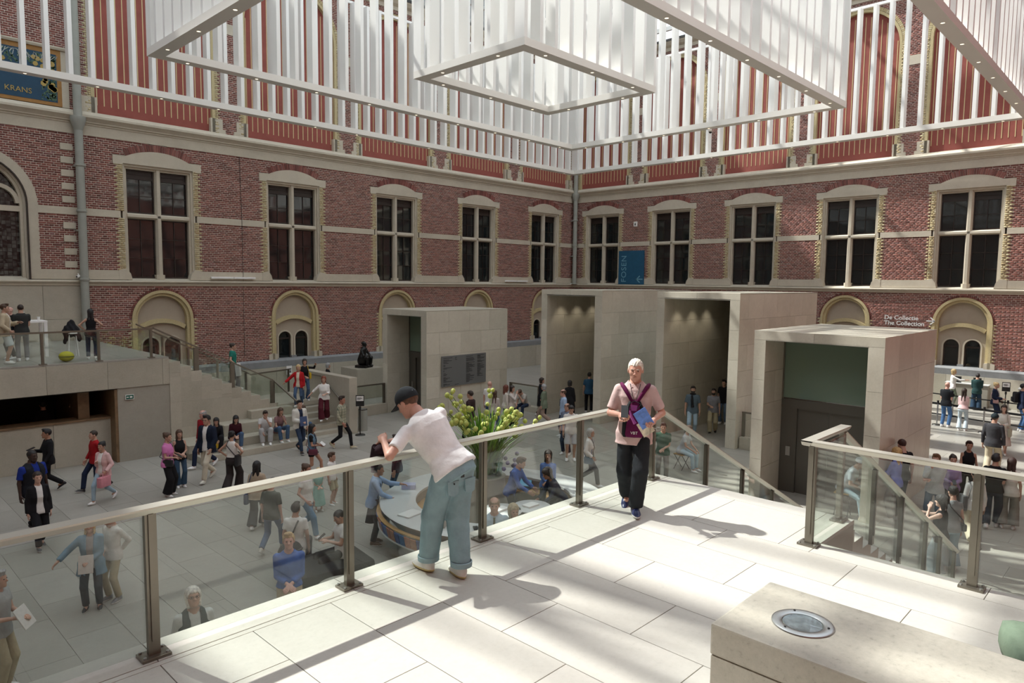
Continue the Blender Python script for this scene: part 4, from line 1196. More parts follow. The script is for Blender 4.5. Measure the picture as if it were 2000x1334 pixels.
def hair_sdf(kind):
    def cap(P, off, front, nape):
        # hairline plane from the forehead to the nape
        d = _e(P, (0, -.018, .038), (.080 + off, .101 + off, .090 + off))
        n = np.array((0, -(front - nape), .17)); n = n / np.linalg.norm(n)
        pl = (P - np.array((0, .078, front))) @ n + .007 * np.sin(P[:, 0] * 105) + .006 * np.sin(P[:, 1] * 80 + 1) + .012 * np.clip(1 - np.abs(P[:, 0] - .07) / .03, 0, 1)
        return np.maximum(d, -pl)
    def f(P):
        S = np.concatenate([np.abs(P[:, :1]), P[:, 1:]], 1)
        if kind == 'short': d = _su(cap(S, .009, .068, -.075), _e(P, (.012, .052, .118), (.058, .048, .026)), .03)
        elif kind == 'crop': d = cap(S, .004, .072, -.06)
        elif kind == 'fringe': d = np.maximum(cap(S, .007, .03, -.085), _e(S, (0, .0, .10), (.062, .090, .075)) * -1)
        elif kind == 'curly':
            d = cap(S, .028, .055, -.13) + .007 * np.sin(P[:, 0] * 130) * np.sin(P[:, 1] * 130) * np.sin(P[:, 2] * 130)
            d = _su(d, _c(S, (.06, -.05, -.02), (.05, -.06, -.12), .045, .04), .03)
        elif kind == 'bob':
            d = cap(S, .016, .06, -.12); d = _su(d, _c(S, (.066, -.01, .03), (.064, .006, -.10), .024, .022), .025)
            d = _su(d, _e(S, (0, -.06, -.05), (.082, .055, .09)), .03)
        elif kind in ('long', 'verylong'):
            e = -.24 if kind == 'long' else -.38
            d = cap(S, .014, .06, -.10); d = _su(d, _c(S, (.066, -.012, .03), (.070, .008, e * .6), .022, .022), .025)
            d = _su(d, _c(S, (.035, -.075, .0), (.050, -.095, e), .048, .036), .035)
        elif kind == 'bun':
            d = cap(S, .009, .066, -.085); d = _su(d, _e(P, (0, -.092, .098), (.045, .042, .040)), .02)
        elif kind == 'pony':
            d = cap(S, .009, .066, -.085); d = _su(d, _c(P, (0, -.105, .05), (0, -.135, -.03), .028, .034), .02); d = _su(d, _c(P, (0, -.135, -.03), (0, -.12, -.19), .034, .016), .02)
        else: d = cap(S, .010, .066, -.075)
        return d + .0028 * np.sin(P[:, 0] * 210 + P[:, 2] * 60 + 2 * np.sin(P[:, 1] * 40)) * np.sin(P[:, 1] * 60 + 1)
    return f
def cap_mesh():
    def f(P):
        d = _e(P, (0, -.016, .044), (.094, .115, .103)); d = np.maximum(d, .026 - P[:, 2] + P[:, 1] * .12)
        br = np.maximum(_e(P, (0, .118, .040), (.080, .085, .040)), np.abs(P[:, 2] - .040 + .9 * (P[:, 1] - .1) * .25 + P[:, 0] ** 2 * 4) - .0045)
        d = _su(d, np.maximum(br, .04 - P[:, 1]), .004)
        return _su(d, _e(P, (0, -.016, .147), (.009, .009, .006)), .004)
    return nets(f, (-.12, -.15, -.03), (.12, .23, .17), .0055)
_PROTO = {}
def proto(key):
    if key in _PROTO: return _PROTO[key]
    k = key[0]
    if k == 'head': r = nets(lambda P: head_sdf(P, key[1] == 'f'), (-.11, -.14, -.20), (.11, .14, .15), key[2])
    elif k == 'hand': r = nets(lambda P: hand_sdf(P, *{'relax': (22, .2), 'grip': (58, .8), 'flat': (6, 0.0), 'fist': (85, 1.0)}[key[1]]), (-.07, -.06, -.05), (.09, .12, .20), key[2])
    elif k == 'shoe':
        V, F = nets(shoe_sdf, (-.07, -.10, -.02), (.07, .22, .12), key[1])
        me = np_mesh('shoe', V, F, [M['black'], M['paper']], link_it=False, smooth=True)
        z = V[F].mean(1)[:, 2]; me.polygons.foreach_set('material_index', (z < .024).astype(np.int32)); r = me
    elif k == 'hair':
        V, F = nets(hair_sdf(key[1]), (-.14, -.19, -.45), (.14, .14, .17), key[2]); r = np_mesh('hair', V, F, [M['black']], link_it=False, smooth=True)
    elif k == 'cap':
        V, F = cap_mesh(); r = np_mesh('cap', V, F, [M['black']], link_it=False, smooth=True)
    elif k == 'eye':
        r = MB().ball((0, 0, 0), (.0105, .007, .0075), 8, 6).mesh('eye', ['black'], True)
    _PROTO[key] = r
    return r

def ik(a, c, l1, l2, pole):
    a, c, pole = (np.asarray(v, float) for v in (a, c, pole))
    d = c - a; L = np.linalg.norm(d); mx = (l1 + l2) * .995
    if L > mx: c = a + d / L * mx; d = c - a; L = mx
    u = d / L; x = (l1 * l1 - l2 * l2 + L * L) / (2 * L); y = math.sqrt(max(0, l1 * l1 - x * x))
    w = pole - (pole @ u) * u; w = w / (np.linalg.norm(w) + 1e-9)
    return a + u * x + w * y, c

def rotm(rx=0, ry=0, rz=0):
    m = Matrix.Rotation(R(rz), 3, 'Z') @ Matrix.Rotation(R(ry), 3, 'Y') @ Matrix.Rotation(R(rx), 3, 'X')
    return np.array(m)

ARM = {  # wrist offset from the shoulder for the right side (x outwards, y forwards, z up)
    'down': (.07, .03, -.53), 'front': (.03, .16, -.49), 'back': (.06, -.17, -.49), 'phone': (-.09, .31, -.20), 'read': (-.10, .27, -.30),
    'chest': (-.13, .22, -.16), 'belly': (-.15, .20, -.36), 'hip': (.05, .05, -.36), 'point': (.02, .50, -.10), 'side': (.36, .15, -.34),
    'up': (.20, .16, .12), 'face': (-.13, .23, .06), 'bag': (.07, .16, -.43), 'knee': (-.04, .36, -.34), 'behind': (-.10, -.14, -.42), 'desk': (.0, .40, -.32),
    'cross': (-.24, .20, -.24), 'rail': (-.16, .20, -.30)}
MALE = [(-.10, .158, .112, -.006), (0, .168, .116, -.008), (.14, .150, .106, .0), (.29, .168, .118, .004), (.41, .184, .118, .0), (.485, .168, .100, -.008), (.53, .110, .076, -.014), (.58, .060, .060, -.016), (.63, .055, .056, -.014)]
FEM = [(-.10, .166, .118, -.012), (0, .176, .120, -.014), (.15, .128, .096, .0), (.28, .146, .120, .014), (.39, .154, .104, .004), (.465, .138, .086, -.008), (.51, .090, .066, -.014), (.56, .050, .052, -.016), (.63, .046, .050, -.014)]

def person(loc, face, H, label, sex='m', pose='stand', arms=('down', 'down'), top=(.5, .5, .5), sleeve=.55, bottom=(.05, .05, .06), legs='reg', shoe=(.8, .8, .8),
           hair=('short', (.03, .02, .015)), skin=(.50, .30, .22), jacket=None, jsleeve=1.6, hem=None, lean=0, side=0, head=(0, 0), bw=1.0, group=None, h=.02, sole=(.7, .7, .68),
           seat=.45, feet=None, pelvis=None, hands=('relax', 'relax'), cap=None, legsleeve=None, hold=None, hwrist=None, hh=.0095, twist=0, jlen=-.12, topmat=None, wrinkle=0.0, bend=0.0):
    """builds one person: a single body mesh with clothes, hair, eyes and shoes as parts; face = heading in degrees"""
    s = H / 1.75; f = sex == 'f'
    t = thing('person', loc, label, 'person', rz=R(face - 90), group=group)
    prof = [(a, b * bw, c * (.5 + .5 * bw), d) for a, b, c, d in (FEM if f else MALE)]
    hipx, hz = (.092, .93) if not f else (.095, .925)
    l1, l2 = .44, .425
    # --- lower body
    pel = np.array((0, 0, hz))
    ft = {'stand': [(.11, .02, 0, 0), (-.11, -.01, 0, 0)], 'contra': [(.12, .06, 0, 0), (-.09, -.03, 0, 0)], 'close': [(.08, .0, 0, 0), (-.08, .01, 0, 0)],
          'walk': [(.08, .30, 0, 12), (-.08, -.30, .07, -32)], 'walkl': [(.08, -.30, .07, -32), (-.08, .30, 0, 12)], 'step': [(.08, .17, 0, 6), (-.08, -.18, .04, -18)], 'stepl': [(.08, -.18, .04, -18), (-.08, .17, 0, 6)],
          'sit': [(.12, .46, 0, 0), (-.12, .44, 0, 0)], 'stairs': [(.09, .16, -.17, 0), (-.09, -.12, .0, -10)]}[pose] if feet is None else feet
    if pose in ('walk', 'walkl'): pel[2] -= .045
    elif pose in ('step', 'stepl', 'stairs'): pel[2] -= .02
    if pose == 'sit': pel = np.array((0, 0, seat / s + .10))
    if pelvis is not None: pel = np.array(pelvis, float)
    legsP = []
    for k, sg in enumerate((1, -1)):
        fx, fy, fz, fp = ft[k]
        hip = pel + np.array((sg * hipx, 0, -.01)); ank = np.array((fx, fy - (.03 if fp < 0 else 0), fz + .085 + (.03 if fp < -20 else 0)))
        kn, ank = ik(hip, ank, l1, l2, (sg * .12, 1, .1))
        legsP.append((hip, kn, ank, fp, sg))
    # --- upper body frame
    A = rotm(-lean, side, twist).T  # rows: axes
    fr = (pel, A); up = A[2]
    sho = []
    sw, sh = (.170 * bw, .475) if not f else (.142 * bw, .455)
    sh += 0
    if sex == 'c': sw *= .95
    for sg in (1, -1): sho.append(pel + A[0] * sg * sw + A[2] * sh + A[1] * (-.008 + bend))
    armsP = []
    for k, sg in enumerate((1, -1)):
        off = ARM[arms[k]] if isinstance(arms[k], str) else arms[k]
        wt = None
        if off[0] == 'w':
            mi_ = Matrix.Rotation(-R(face - 90), 3, 'Z'); wt = np.array(mi_ @ (Vector(off[1:]) - Vector(loc))) / s; off = (0, 0, 0)
        o = np.array((off[0] * sg, off[1], off[2]))
        if isinstance(arms[k], str) and lean > 12 and off[2] < -.4: tgt = sho[k] + o
        else: tgt = sho[k] + o @ rotm(-lean * .5, 0, twist).T if isinstance(arms[k], str) else sho[k] + o
        if wt is not None: tgt = wt
        pole = np.array((sg * .55, -.7, -.45)) if arms[k] != 'hip' else np.array((sg * 1.0, -.5, 0))
        el, wr = ik(sho[k], tgt, .285, .255, pole)
        armsP.append((sho[k], el, wr, sg))
    nb = pel + up * .575 + A[1] * (-.014 + bend)
    Hd = rotm(-lean * .75 - head[1], 0, head[0] + twist)
    hc = nb + Hd @ np.array((0, .035, .0)) + (up * .4 + Hd[:, 2] * .6) * .125
    hs = 1.0 if sex != 'c' else 1.22
    # --- implicit body
    def body(P):
        d = _loft(P, fr, prof, -.006, -.05)
        for hip, kn, ank, fp, sg in legsP:
            d = _su(d, _c(P, hip, kn, .080, .052), .04); d = _su(d, _c(P, kn, ank, .052, .036), .02)
            m = kn * .62 + ank * .38 - np.array((0, .012, 0)); d = _su(d, _c(P, m, m * .7 + ank * .3, .050, .040), .02)
            d = _su(d, _c(P, ank, ank + np.array((0, .1, -.045)), .034, .026), .02)
        for a, el, wr, sg in armsP:
            d = _su(d, _c(P, a, el, .050 if not f else .042, .038 if not f else .033), .025); d = _su(d, _c(P, el, wr, .039 if not f else .034, .026 if not f else .023), .012)
        return _su(d, _c(P, nb - up * .03, hc + Hd @ np.array((0, -.03, -.10)), .055 if not f else .046, .050 if not f else .043), .03)
    pts = np.array([q for L in legsP for q in L[:3]] + [q for a in armsP for q in a[:3]] + [pel, nb, hc])
    lo, hi = pts.min(0) - .16, pts.max(0) + .16; lo[2] = min(lo[2], legsP[0][2][2] - .1, legsP[1][2][2] - .1)
    V, F = nets(body, lo, hi, h / s)
    VV, FF, o = [V], [F], len(V)
    hv, hf = proto(('head', 'f' if f else 'm', hh)); VV.append((hv * hs) @ Hd.T + hc); FF.append(hf + o); o += len(hv)
    hinfo = []
    for k, (a, el, wr, sg) in enumerate(armsP):
        pv, pf_ = proto(('hand', hands[k], hh * .68))
        z = (wr - el) / np.linalg.norm(wr - el)
        inw = np.array((-sg, .0, 0.0)) if z[2] < -.5 else np.array((-sg * .6, 0, -1.0)) if hands[k] != 'grip' or True else 0
        y = inw - (inw @ z) * z; y = y / (np.linalg.norm(y) + 1e-9); x = np.cross(y, z)
        if sg > 0: pv = pv * np.array((-1, 1, 1)); pf2 = pf_[:, ::-1]
        else: pf2 = pf_
        # thumb side should point forwards / upwards
        ref = A[1] * .8 + A[2] * .6
        tx = x if sg < 0 else -x
        if tx @ ref < 0: pv = pv * np.array((-1, 1, 1)); pf2 = pf2[:, ::-1]
        W = np.stack([x, y, z]); VV.append((pv * (.95 if f else 1.05)) @ W + wr); FF.append(pf2 + o); o += len(pv)
        hinfo.append((wr + z * .09, z, y))
    sk = cloth(skin, 'skin')
    np_mesh('body', np.concatenate(VV) * s, np.concatenate(FF), [sk], t, True)
    # --- clothes
    def garment(name, fn, lo, hi, m, hm=1.0):
        V, F = nets(fn, lo, hi, h * hm / s)
        if len(V) == 0: return None
        return np_mesh(name, V * s, F, [m], t, True)
    def wr_(P, d):
        if wrinkle <= 0: return d
        q = (P - fr[0]) @ A.T
        return d + wrinkle * (np.sin(q[:, 2] * 46 + q[:, 0] * 22 + 2.2 * np.sin(q[:, 0] * 13)) * .6 + np.sin(q[:, 2] * 27 - q[:, 0] * 31) * .4) * np.clip(1.2 - q[:, 2] / .5, .25, 1)
    R0 = .104 if legs == 'baggy' else .092
    dress = legs in ('dress',)
    hemt = hem if hem is not None else -.10
    def upper(P, off, slv, hem_, extra):
        wd = max(hipx + R0 + .010, prof[1][1] + .016); pr = [(q[0], max(q[1], wd) if q[0] < .01 else q[1], max(q[2], .130) if q[0] < .01 else q[2], q[3]) for q in prof] if hem_ < .04 else prof
        if hem_ < -.1: pr = [(hem_, pr[0][1] + extra, pr[0][2] + extra * .8, pr[0][3])] + pr
        d = _loft(P, fr, pr, off, hem_, .565)
        for a, el, wr, sg in armsP:
            fsl = min(slv, 1.0)
            if fsl > .05:
                e = a + (el - a) * fsl; d = _su(d, _c(P, a, e, (.051 if not f else .044) + off, ((.050 if slv < 1 else .042) if not f else (.045 if slv < 1 else .037)) + off, flat=slv <= 1), .022)
            if slv > 1:
                e = el + (wr - el) * (slv - 1) / .6 * .97; d = _su(d, _c(P, el, e, (.042 if not f else .037) + off, (.034 if not f else .030) + off, flat=True), .012)
        if slv < .05:
            q = (P - fr[0]) @ A.T; d = np.maximum(d, np.abs(q[:, 0]) - (sw - .028 + np.clip(.42 - q[:, 2], 0, .1)))
        nk = nb + up * .0
        return np.maximum(d, -(_c(P, nb - up * .02 + A[1] * .015, nb + up * .2, .062 if not f else .066, .075)))
    ulo, uhi = np.minimum.reduce([q for a in armsP for q in a[:3]] + [pel - .3]) - .1, np.maximum.reduce([q for a in armsP for q in a[:3]] + [nb]) + .16
    ulo[:2] = np.minimum(ulo[:2], pel[:2] - .24); uhi[:2] = np.maximum(uhi[:2], pel[:2] + .24)
    if top is not None:
        garment('dress' if dress else 'top', lambda P: wr_(P, upper(P, .010, sleeve, hemt, .01)), ulo, uhi, topmat or cloth(top))
    if jacket is not None:
        def jk(P):
            d = upper(P, .024, jsleeve, jlen, .03); q = (P - fr[0]) @ A.T
            w = np.interp(q[:, 2], [jlen, .2, .45, .53], [.085, .05, .055, .06])
            return np.maximum(d, -np.maximum(np.abs(q[:, 0]) - w, -q[:, 1]))
        garment('jacket', wr_ and (lambda P: wr_(P, jk(P))), ulo - .1, uhi, cloth(jacket))
    rr = {'slim': (.086, .062, .050), 'reg': (.089, .070, .062), 'wide': (.092, .100, .125), 'flare': (.088, .064, .096), 'loose': (.092, .088, .082), 'baggy': (.104, .102, .086), 'shorts': (.092, .090, .088), 'skirt': None, 'dress': None, 'mini': (.098, .096, .09)}[legs]
    blo = np.minimum.reduce([q for L in legsP for q in L[:3]]) - .17; bhi = np.maximum.reduce([q for L in legsP for q in L[:3]] + [pel + up * .14]) + .17
    bhi[:2] = np.maximum(bhi[:2], pel[:2] + .25); blo[:2] = np.minimum(blo[:2], pel[:2] - .25)
    bm = cloth(bottom)
    if rr:
        def lower(P):
            d = _loft(P, fr, prof, .006, -.10, .115)
            d = _su(d, _e(P, pel + np.array((0, -.01, -.06)), (.155 * bw, .112, .09)), .03) if True else d
            q = (P - fr[0]) @ A.T; d = np.maximum(d, q[:, 2] - .115)
            for hip, kn, ank, fp, sg in legsP:
                if legs in ('shorts', 'mini'):
                    e = hip + (kn - hip) * (.93 if legs == 'shorts' else .42); d = _su(d, _c(P, hip, e, rr[0], rr[1], flat=True), .025)
                else:
                    d = _su(d, _c(P, hip, kn, rr[0], rr[1]), .025); e = ank + (kn - ank) * .03; d = _su(d, _c(P, kn, e, rr[1], rr[2], flat=True), .015)
            if wrinkle > 0:
                d = d + wrinkle * (np.sin(P[:, 2] * 38 + P[:, 0] * 24 + 2 * np.sin(P[:, 1] * 17)) * .5 + np.sin(P[:, 2] * 61 - P[:, 0] * 35) * .5)
            return d
        garment('shorts' if legs in ('shorts', 'mini') else 'trousers', lower, blo, bhi, bm)
    else:
        L = {'skirt': .58, 'dress': .68}[legs]
        def skirt(P): return np.maximum(_loft(P, fr, [(-L, .28, .25, 0), (-.3, .235, .20, 0), (0, prof[1][1] + .014, prof[1][2] + .014, -.01), (.12, prof[2][1] + .012, prof[2][2] + .012, 0)]), 0 - 9)
        garment('skirt', skirt, blo - .1, bhi + .1, bm)
    # --- shoes, hair, eyes
    for hip, kn, ank, fp, sg in legsP:
        o = bpy.data.objects.new('shoe', proto(('shoe', .011 if h > .012 else .006))); COL.objects.link(o); o.parent = t
        yaw = -sg * R(8) if pose != 'sit' else 0
        off = Vector((0, 0, -.085)); rot = Matrix.Rotation(yaw, 3, 'Z') @ Matrix.Rotation(R(fp), 3, 'X')
        o.location = (Vector(ank) + rot @ off) * s; o.rotation_euler = rot.to_euler(); ks = s * (.94 if f else 1.04) * (.8 if sex == 'c' else 1); o.scale = (ks, ks, ks)
        for i_, m_ in enumerate((cloth(shoe, 'leather'), cloth(sole, 'leather'))): o.material_slots[i_].link = 'OBJECT'; o.material_slots[i_].material = m_
    hm4 = Matrix.Translation(Vector(hc * s)) @ Matrix(Hd.tolist()).to_4x4() @ Matrix.Scale(s * hs, 4)
    def onhead(name, me, mm):
        o = bpy.data.objects.new(name, me); COL.objects.link(o); o.parent = t; o.matrix_local = hm4
        o.material_slots[0].link = 'OBJECT'; o.material_slots[0].material = mm; return o
    if hair and cap: hair = ('crop', hair[1])
    if hair and hair[0] != 'bald': onhead('hair', proto(('hair', hair[0], .010 if h > .012 else .006)), cloth(hair[1], 'hair'))
    if cap: onhead('cap', proto(('cap',)), cloth(cap))
    for sg in (1, -1):
        o = bpy.data.objects.new('eye', proto(('eye',))); COL.objects.link(o); o.parent = t
        o.matrix_local = hm4 @ Matrix.Translation((sg * .031, .0865, .008)) @ Matrix.Scale(1.0 if h > .012 else .72, 4)
    wm = Matrix.Translation(Vector(loc)) @ Matrix.Rotation(R(face - 90), 4, 'Z')
    t_hands = [(wm @ Vector(p * s), (wm.to_3x3() @ Vector(z)).normalized(), (wm.to_3x3() @ Vector(y)).normalized()) for p, z, y in hinfo]
    return dict(root=t, hands=t_hands, wm=wm, s=s, fr=fr, hc=hc, Hd=Hd, sho=sho, pel=pel, A=A, nb=nb)

def facing(loc, view):
    return math.degrees(math.atan2(-loc[1], -loc[0])) + view
# ------------------------------------------------------------------ extras worn by people
def _tor(info, x, t, out=.012):
    """point on the front of the torso: x sideways, t up the spine (1.75 m scale)"""
    prof = np.array(MALE); a = np.interp(t, prof[:, 0], prof[:, 1]); b = np.interp(t, prof[:, 0], prof[:, 2])
    return a, b
def extras(info, glasses=0, tie=None, strap=0, pack=None, beard=0, scarf=0, apron=0):
    t, s, A, pel, hc, Hd = info['root'], info['s'], info['A'], info['pel'], info['hc'], info['Hd']
    def T(x, y, z): return Vector((pel + A[0] * x + A[1] * y + A[2] * z) * s)
    def front(x, z, off=.022):
        pr = np.array(MALE); a = np.interp(z, pr[:, 0], pr[:, 1]); b = np.interp(z, pr[:, 0], pr[:, 2])
        return T(x, b * math.sqrt(max(.05, 1 - (x / a) ** 2)) + off, z)
    hm = Matrix.Translation(Vector(hc * s)) @ Matrix(Hd.tolist()).to_4x4() @ Matrix.Scale(s, 4)
    if glasses:
        mb = MB()
        for sg in (1, -1):
            mb.tube([(sg * .033 + .021 * math.cos(a), .103 - .004 * abs(math.cos(a)), .008 + .017 * math.sin(a)) for a in [i * PI / 6 for i in range(13)]], .0022, 5, cap=False)
            mb.tube([(sg * .054, .098, .010), (sg * .082, .02, .012), (sg * .084, -.02, .004)], .002, 5)
        mb.tube([(-.012, .106, .012), (.012, .106, .012)], .002, 5)
        o = part('glasses', mb, 'black', t, 60); o.matrix_local = hm
    if beard:
        key = ('beard',)
        if key not in _PROTO:
            def f(P):
                S = np.concatenate([np.abs(P[:, :1]), P[:, 1:]], 1)
                d = head_sdf(P) - .006; d = np.maximum(d, (P - np.array((0, .09, -.034))) @ np.array((0, .25, .97)))
                return np.maximum(np.maximum(d, .01 - P[:, 1]), -(P[:, 2] + .125))
            V, F = nets(f, (-.1, -.02, -.14), (.1, .14, .02), .008); _PROTO[key] = np_mesh('beard', V, F, [M['black']], link_it=False, smooth=True)
        o = link('beard', _PROTO[key], t); o.matrix_local = hm; o.material_slots[0].link = 'OBJECT'; o.material_slots[0].material = cloth((.02, .014, .011), 'hair')
    if tie:
        mb = MB(); zs = [.53, .50, .35, .15, .10]; ws = [.018, .014, .026, .038, .004]
        vs = [front(sg * w, z, .022 + .006 * k) for k in (0, 1) for z, w in zip(zs, ws) for sg in (-1, 1)]
        n = len(zs) * 2; fs = [(2 * i + n, 2 * i + 1 + n, 2 * i + 3 + n, 2 * i + 2 + n) for i in range(len(zs) - 1)] + [(2 * i, 2 * i + 2, 2 * i + 3, 2 * i + 1) for i in range(len(zs) - 1)]
        part('necktie', mb.add(vs, fs), cloth(tie), t)
    if strap == 1:
        pr = np.array(MALE); pts = []
        for i in range(25):
            w = 2 * PI * i / 24; z = .26 + .25 * math.cos(w)
            a = np.interp(z, pr[:, 0], pr[:, 1]) + .024; b = np.interp(z, pr[:, 0], pr[:, 2]) + .026
            x = .10 * math.cos(w) if z > .4 else -a * .8 + .22 * (z - .02)
            x = -.13 + (.21) * (z - .01) / .5; sg = 1 if math.sin(w) >= 0 else -1
            pts.append(T(x, sg * b * math.sqrt(max(.03, 1 - (x / a) ** 2)) - .006, z))
        part('shoulder_strap', MB().tube(pts, .016 * s, 6), 'black', t, 60)
    if strap == 2:
        for sg in (1, -1): part('lanyard', MB().tube([T(sg * .06, .02, .565), front(sg * .05, .46, .02), front(0.0, .22, .03)], .008 * s, 5), 'black', t, 60)
    if scarf:
        part('scarf', MB().tube([T(.075 * math.cos(a), -.01 + .075 * math.sin(a), .55) for a in [i * PI / 6 for i in range(13)]], .03 * s, 7, cap=False).tube([front(.03, .52, .03), front(.02, .35, .035), front(.0, .12, .03)], [.03 * s, .05 * s, .06 * s], 7), cloth((.018, .018, .02)), t, 60)
    if apron:
        pr = [(-.42, .20, .16), (-.1, .185, .15), (.10, .17, .13)]
        mb = MB(); vs = []; k = 12
        for (z, a, b) in pr:
            for i in range(k + 1):
                w = PI * (-.12 + 1.24 * i / k); vs.append(T(a * math.cos(w), b * math.sin(w), z))
        fs = [(r_ * (k + 1) + i, r_ * (k + 1) + i + 1, (r_ + 1) * (k + 1) + i + 1, (r_ + 1) * (k + 1) + i) for r_ in range(2) for i in range(k)]
        part('apron', mb.add(vs, fs), cloth((.012, .013, .014)), t, 60)
        for sg in (1, -1): part('apron_strap', MB().tube([front(sg * .10, .12), front(sg * .09, .42), T(sg * .06, .0, .55)], .009 * s, 5), 'black', t)
    if pack:
        b = info['wm'] @ T(0, -.20, .12)
        bp = thing('backpack', b, 'dark backpack on the back of the man in navy at the queue', 'backpack'); bp.rotation_euler = info['root'].rotation_euler
        part('pack_body', MB().bbox(-.15, .15, -.10, .09, 0, .42, .06), cloth(pack), bp, 60)
        part('front_pocket', MB().bbox(-.12, .12, -.145, -.09, .04, .22, .03), cloth(pack), bp, 60)
        for sg in (1, -1): part('strap', MB().tube([(sg * .1, .08, .40), (sg * .12, .2, .42), (sg * .13, .31, .30), (sg * .13, .28, .1), (sg * .12, .1, .04)], .018, 6), cloth(pack), bp, 60)

# ------------------------------------------------------------------ signs and fittings on the walls
M['banner_blue'] = mat('banner_blue', (0.010, 0.085, 0.165), 0.75, var=.12, scale=4)
M['banner_text'] = mat('banner_lettering', (0.16, 0.36, 0.47), 0.8)
bn = thing('wall_banner', (XR - .07, 26.4, 5.5), 'blue banner reading FOSEN with an arrow between two windows', 'banner', rz=-PI / 2)
part('cloth_panel', MB().box(-1.0, 1.0, -.02, .02, 0, 2.2), 'banner_blue', bn)
text_obj('lettering', 'FOSEN', .56, 'banner_text', bn, (-.38, -.026, .12), (PI / 2, -PI / 2, 0), .003, space=1.08)
ar = MB().box(.40, .92, -.03, -.024, .30, .37)
ar.prism([(.40, .335), (.66, .56), (.72, .56), (.72, .52), (.50, .335), (.72, .15), (.72, .11), (.66, .11)], 'y', -.024, -.03)
part('arrow', ar, 'banner_text', bn)
ct = thing('wall_lettering', (XR - .06, 11.0, 3.5), 'white wall lettering De Collectie The Collection with an arrow', 'sign', rz=-PI / 2)
text_obj('dutch_line', 'De Collectie', .30, 'paper', ct, (.05, 0, .40), (PI / 2, 0, 0), .012, bold=.004)
text_obj('english_line', 'The Collection', .30, 'paper', ct, (.05, 0, .13), (PI / 2, 0, 0), .012, bold=.004)
part('arrow', MB().box(1.95, 2.32, -.012, .012, .37, .42).prism([(2.33, .395), (2.15, .57), (2.09, .57), (2.25, .395), (2.09, .22), (2.15, .22)][::-1], 'y', .012, -.012), 'paper', ct)
lb = thing('wall_lettering', (31.25, YL - .06, 2.36), 'small white wall lettering ending in Library beside the directory lift box', 'sign')
text_obj('line', 'Bibliotheek / Library', .17, 'paper', lb, (-.6, 0, 0), (PI / 2, 0, 0), .01)
dr = thing('directory_board', (18.08, 21.35, 1.31), 'grey directory board with columns of small dark print', 'sign')
M['board'] = mat('grey_board', (0.155, 0.162, 0.160), 0.45); M['ink'] = mat('board_print', (0.018, 0.022, 0.024), 0.6)
part('board', MB().bbox(0, 2.46, -.02, .02, 0, 1.25, .006), 'board', dr)
rl = random.Random(5); ink = MB()
for (u0, w, rowsz) in ((.08, .50, [(1.17, .95), (1.09, .6), (1.05, .9), (1.0, .4), (.96, .55), (.88, .2), (.84, .2), (.77, .9), (.73, .4), (.66, .1), (.62, .1), (.54, .25), (.5, .4), (.46, .3), (.38, .25), (.35, .7), (.31, .45), (.27, .25), (.24, .35), (.2, .95), (.11, .35), (.08, .7), (.04, .15)]), (.70, .2, [(1.17, .5), (1.13, .35), (1.08, .6), (.06, 1)])):
    for z, f_ in rowsz: ink.box(u0, u0 + w * f_, -.024, -.018, z - .009, z + .009)
for z in range(30):
    if z in (1, 6, 19): continue
    ink.box(1.32, 1.32 + .15 + rl.random() * .35, -.024, -.018, 1.16 - z * .037, 1.16 - z * .037 + .018)
for z in range(25):
    if z in (5, 9): continue
    ink.box(1.95, 1.95 + .12 + rl.random() * .3, -.024, -.018, 1.18 - z * .037, 1.18 - z * .037 + .018)
part('printed_columns', ink, 'ink', dr, kind='stuff')
for (x, lab) in ((13.05, 'pair of long white lamp tubes on the sill band between the first two windows'), (31.7, 'pair of long white lamp tubes on the sill band near the corner pipe')):
    t = thing('wall_lamp', (x, YL - .06, 5.62), lab, 'lamp')
    for k in range(2): part('tube', MB().bbox(k * 1.04, k * 1.04 + 1.0, -.12, .0, -.045, .045, .02), 'white', t)
def camera_dome(loc, lab, rz=0, up=False):
    t = thing('security_camera', loc, lab, 'camera', rz=rz)
    part('mount', MB().lathe([(0, .06), (.06, .06), (.075, .02), (.075, 0), (0, 0)], seg=16), 'white', t, 40)
    part('dome', MB().ball((0, 0, -.005), (.058, .058, .06), 12, 8), 'black', t, True)
def camera_bullet(loc, lab):
    t = thing('security_camera', loc, lab, 'camera')
    part('bracket', MB().tube([(0, 0, .05), (0, -.1, .05), (0, -.12, .0)], .018, 8), 'white', t, 40)
    part('housing', MB().tube([(.12, -.12, -.02), (-.08, -.2, -.06)], [.05, .06], 12), 'white', t, 40)
    part('lens', MB().tube([(-.08, -.2, -.06), (-.095, -.206, -.064)], .035, 10), 'black', t)
camera_bullet((7.88, YL - .06, 5.66), 'white security camera on the sill band beside the quoin pipe')
camera_dome((7.25, 12.2, 11.43), 'small dome security camera under the rim of the middle light frame')
camera_dome((25.0, 13.6, 11.43), 'dark dome camera under the far rim of the middle light frame')
t = thing('bird_box', (XR - .05, 26.12, 9.25), 'small white bell box fixed high between two windows', 'bell box', rz=-PI / 2)
part('case', MB().bbox(-.13, .13, -.1, 0, 0, .32, .02), 'white', t); part('grille', MB().ball((0, -.1, .15), (.05, .02, .09), 10, 6), 'black', t, True)
t = thing('exit_sign', (6.9, YT - .015, 1.9), 'small green exit sign on the stone beside the dark recess', 'sign')
M['exit_green'] = mat('exit_green', (.0, .10, .06), .5)
part('plate', MB().box(0, .24, -.012, 0.015, 0, .15), 'paper', t); part('panel', MB().box(.015, .225, -.016, -.01, .015, .135), 'exit_green', t)
part('arrow', MB().box(.03, .09, -.02, -.014, .06, .09).prism([(.12, .05), (.19, .05), (.19, .1), (.12, .1)], 'y', -.014, -.02), 'paper', t)
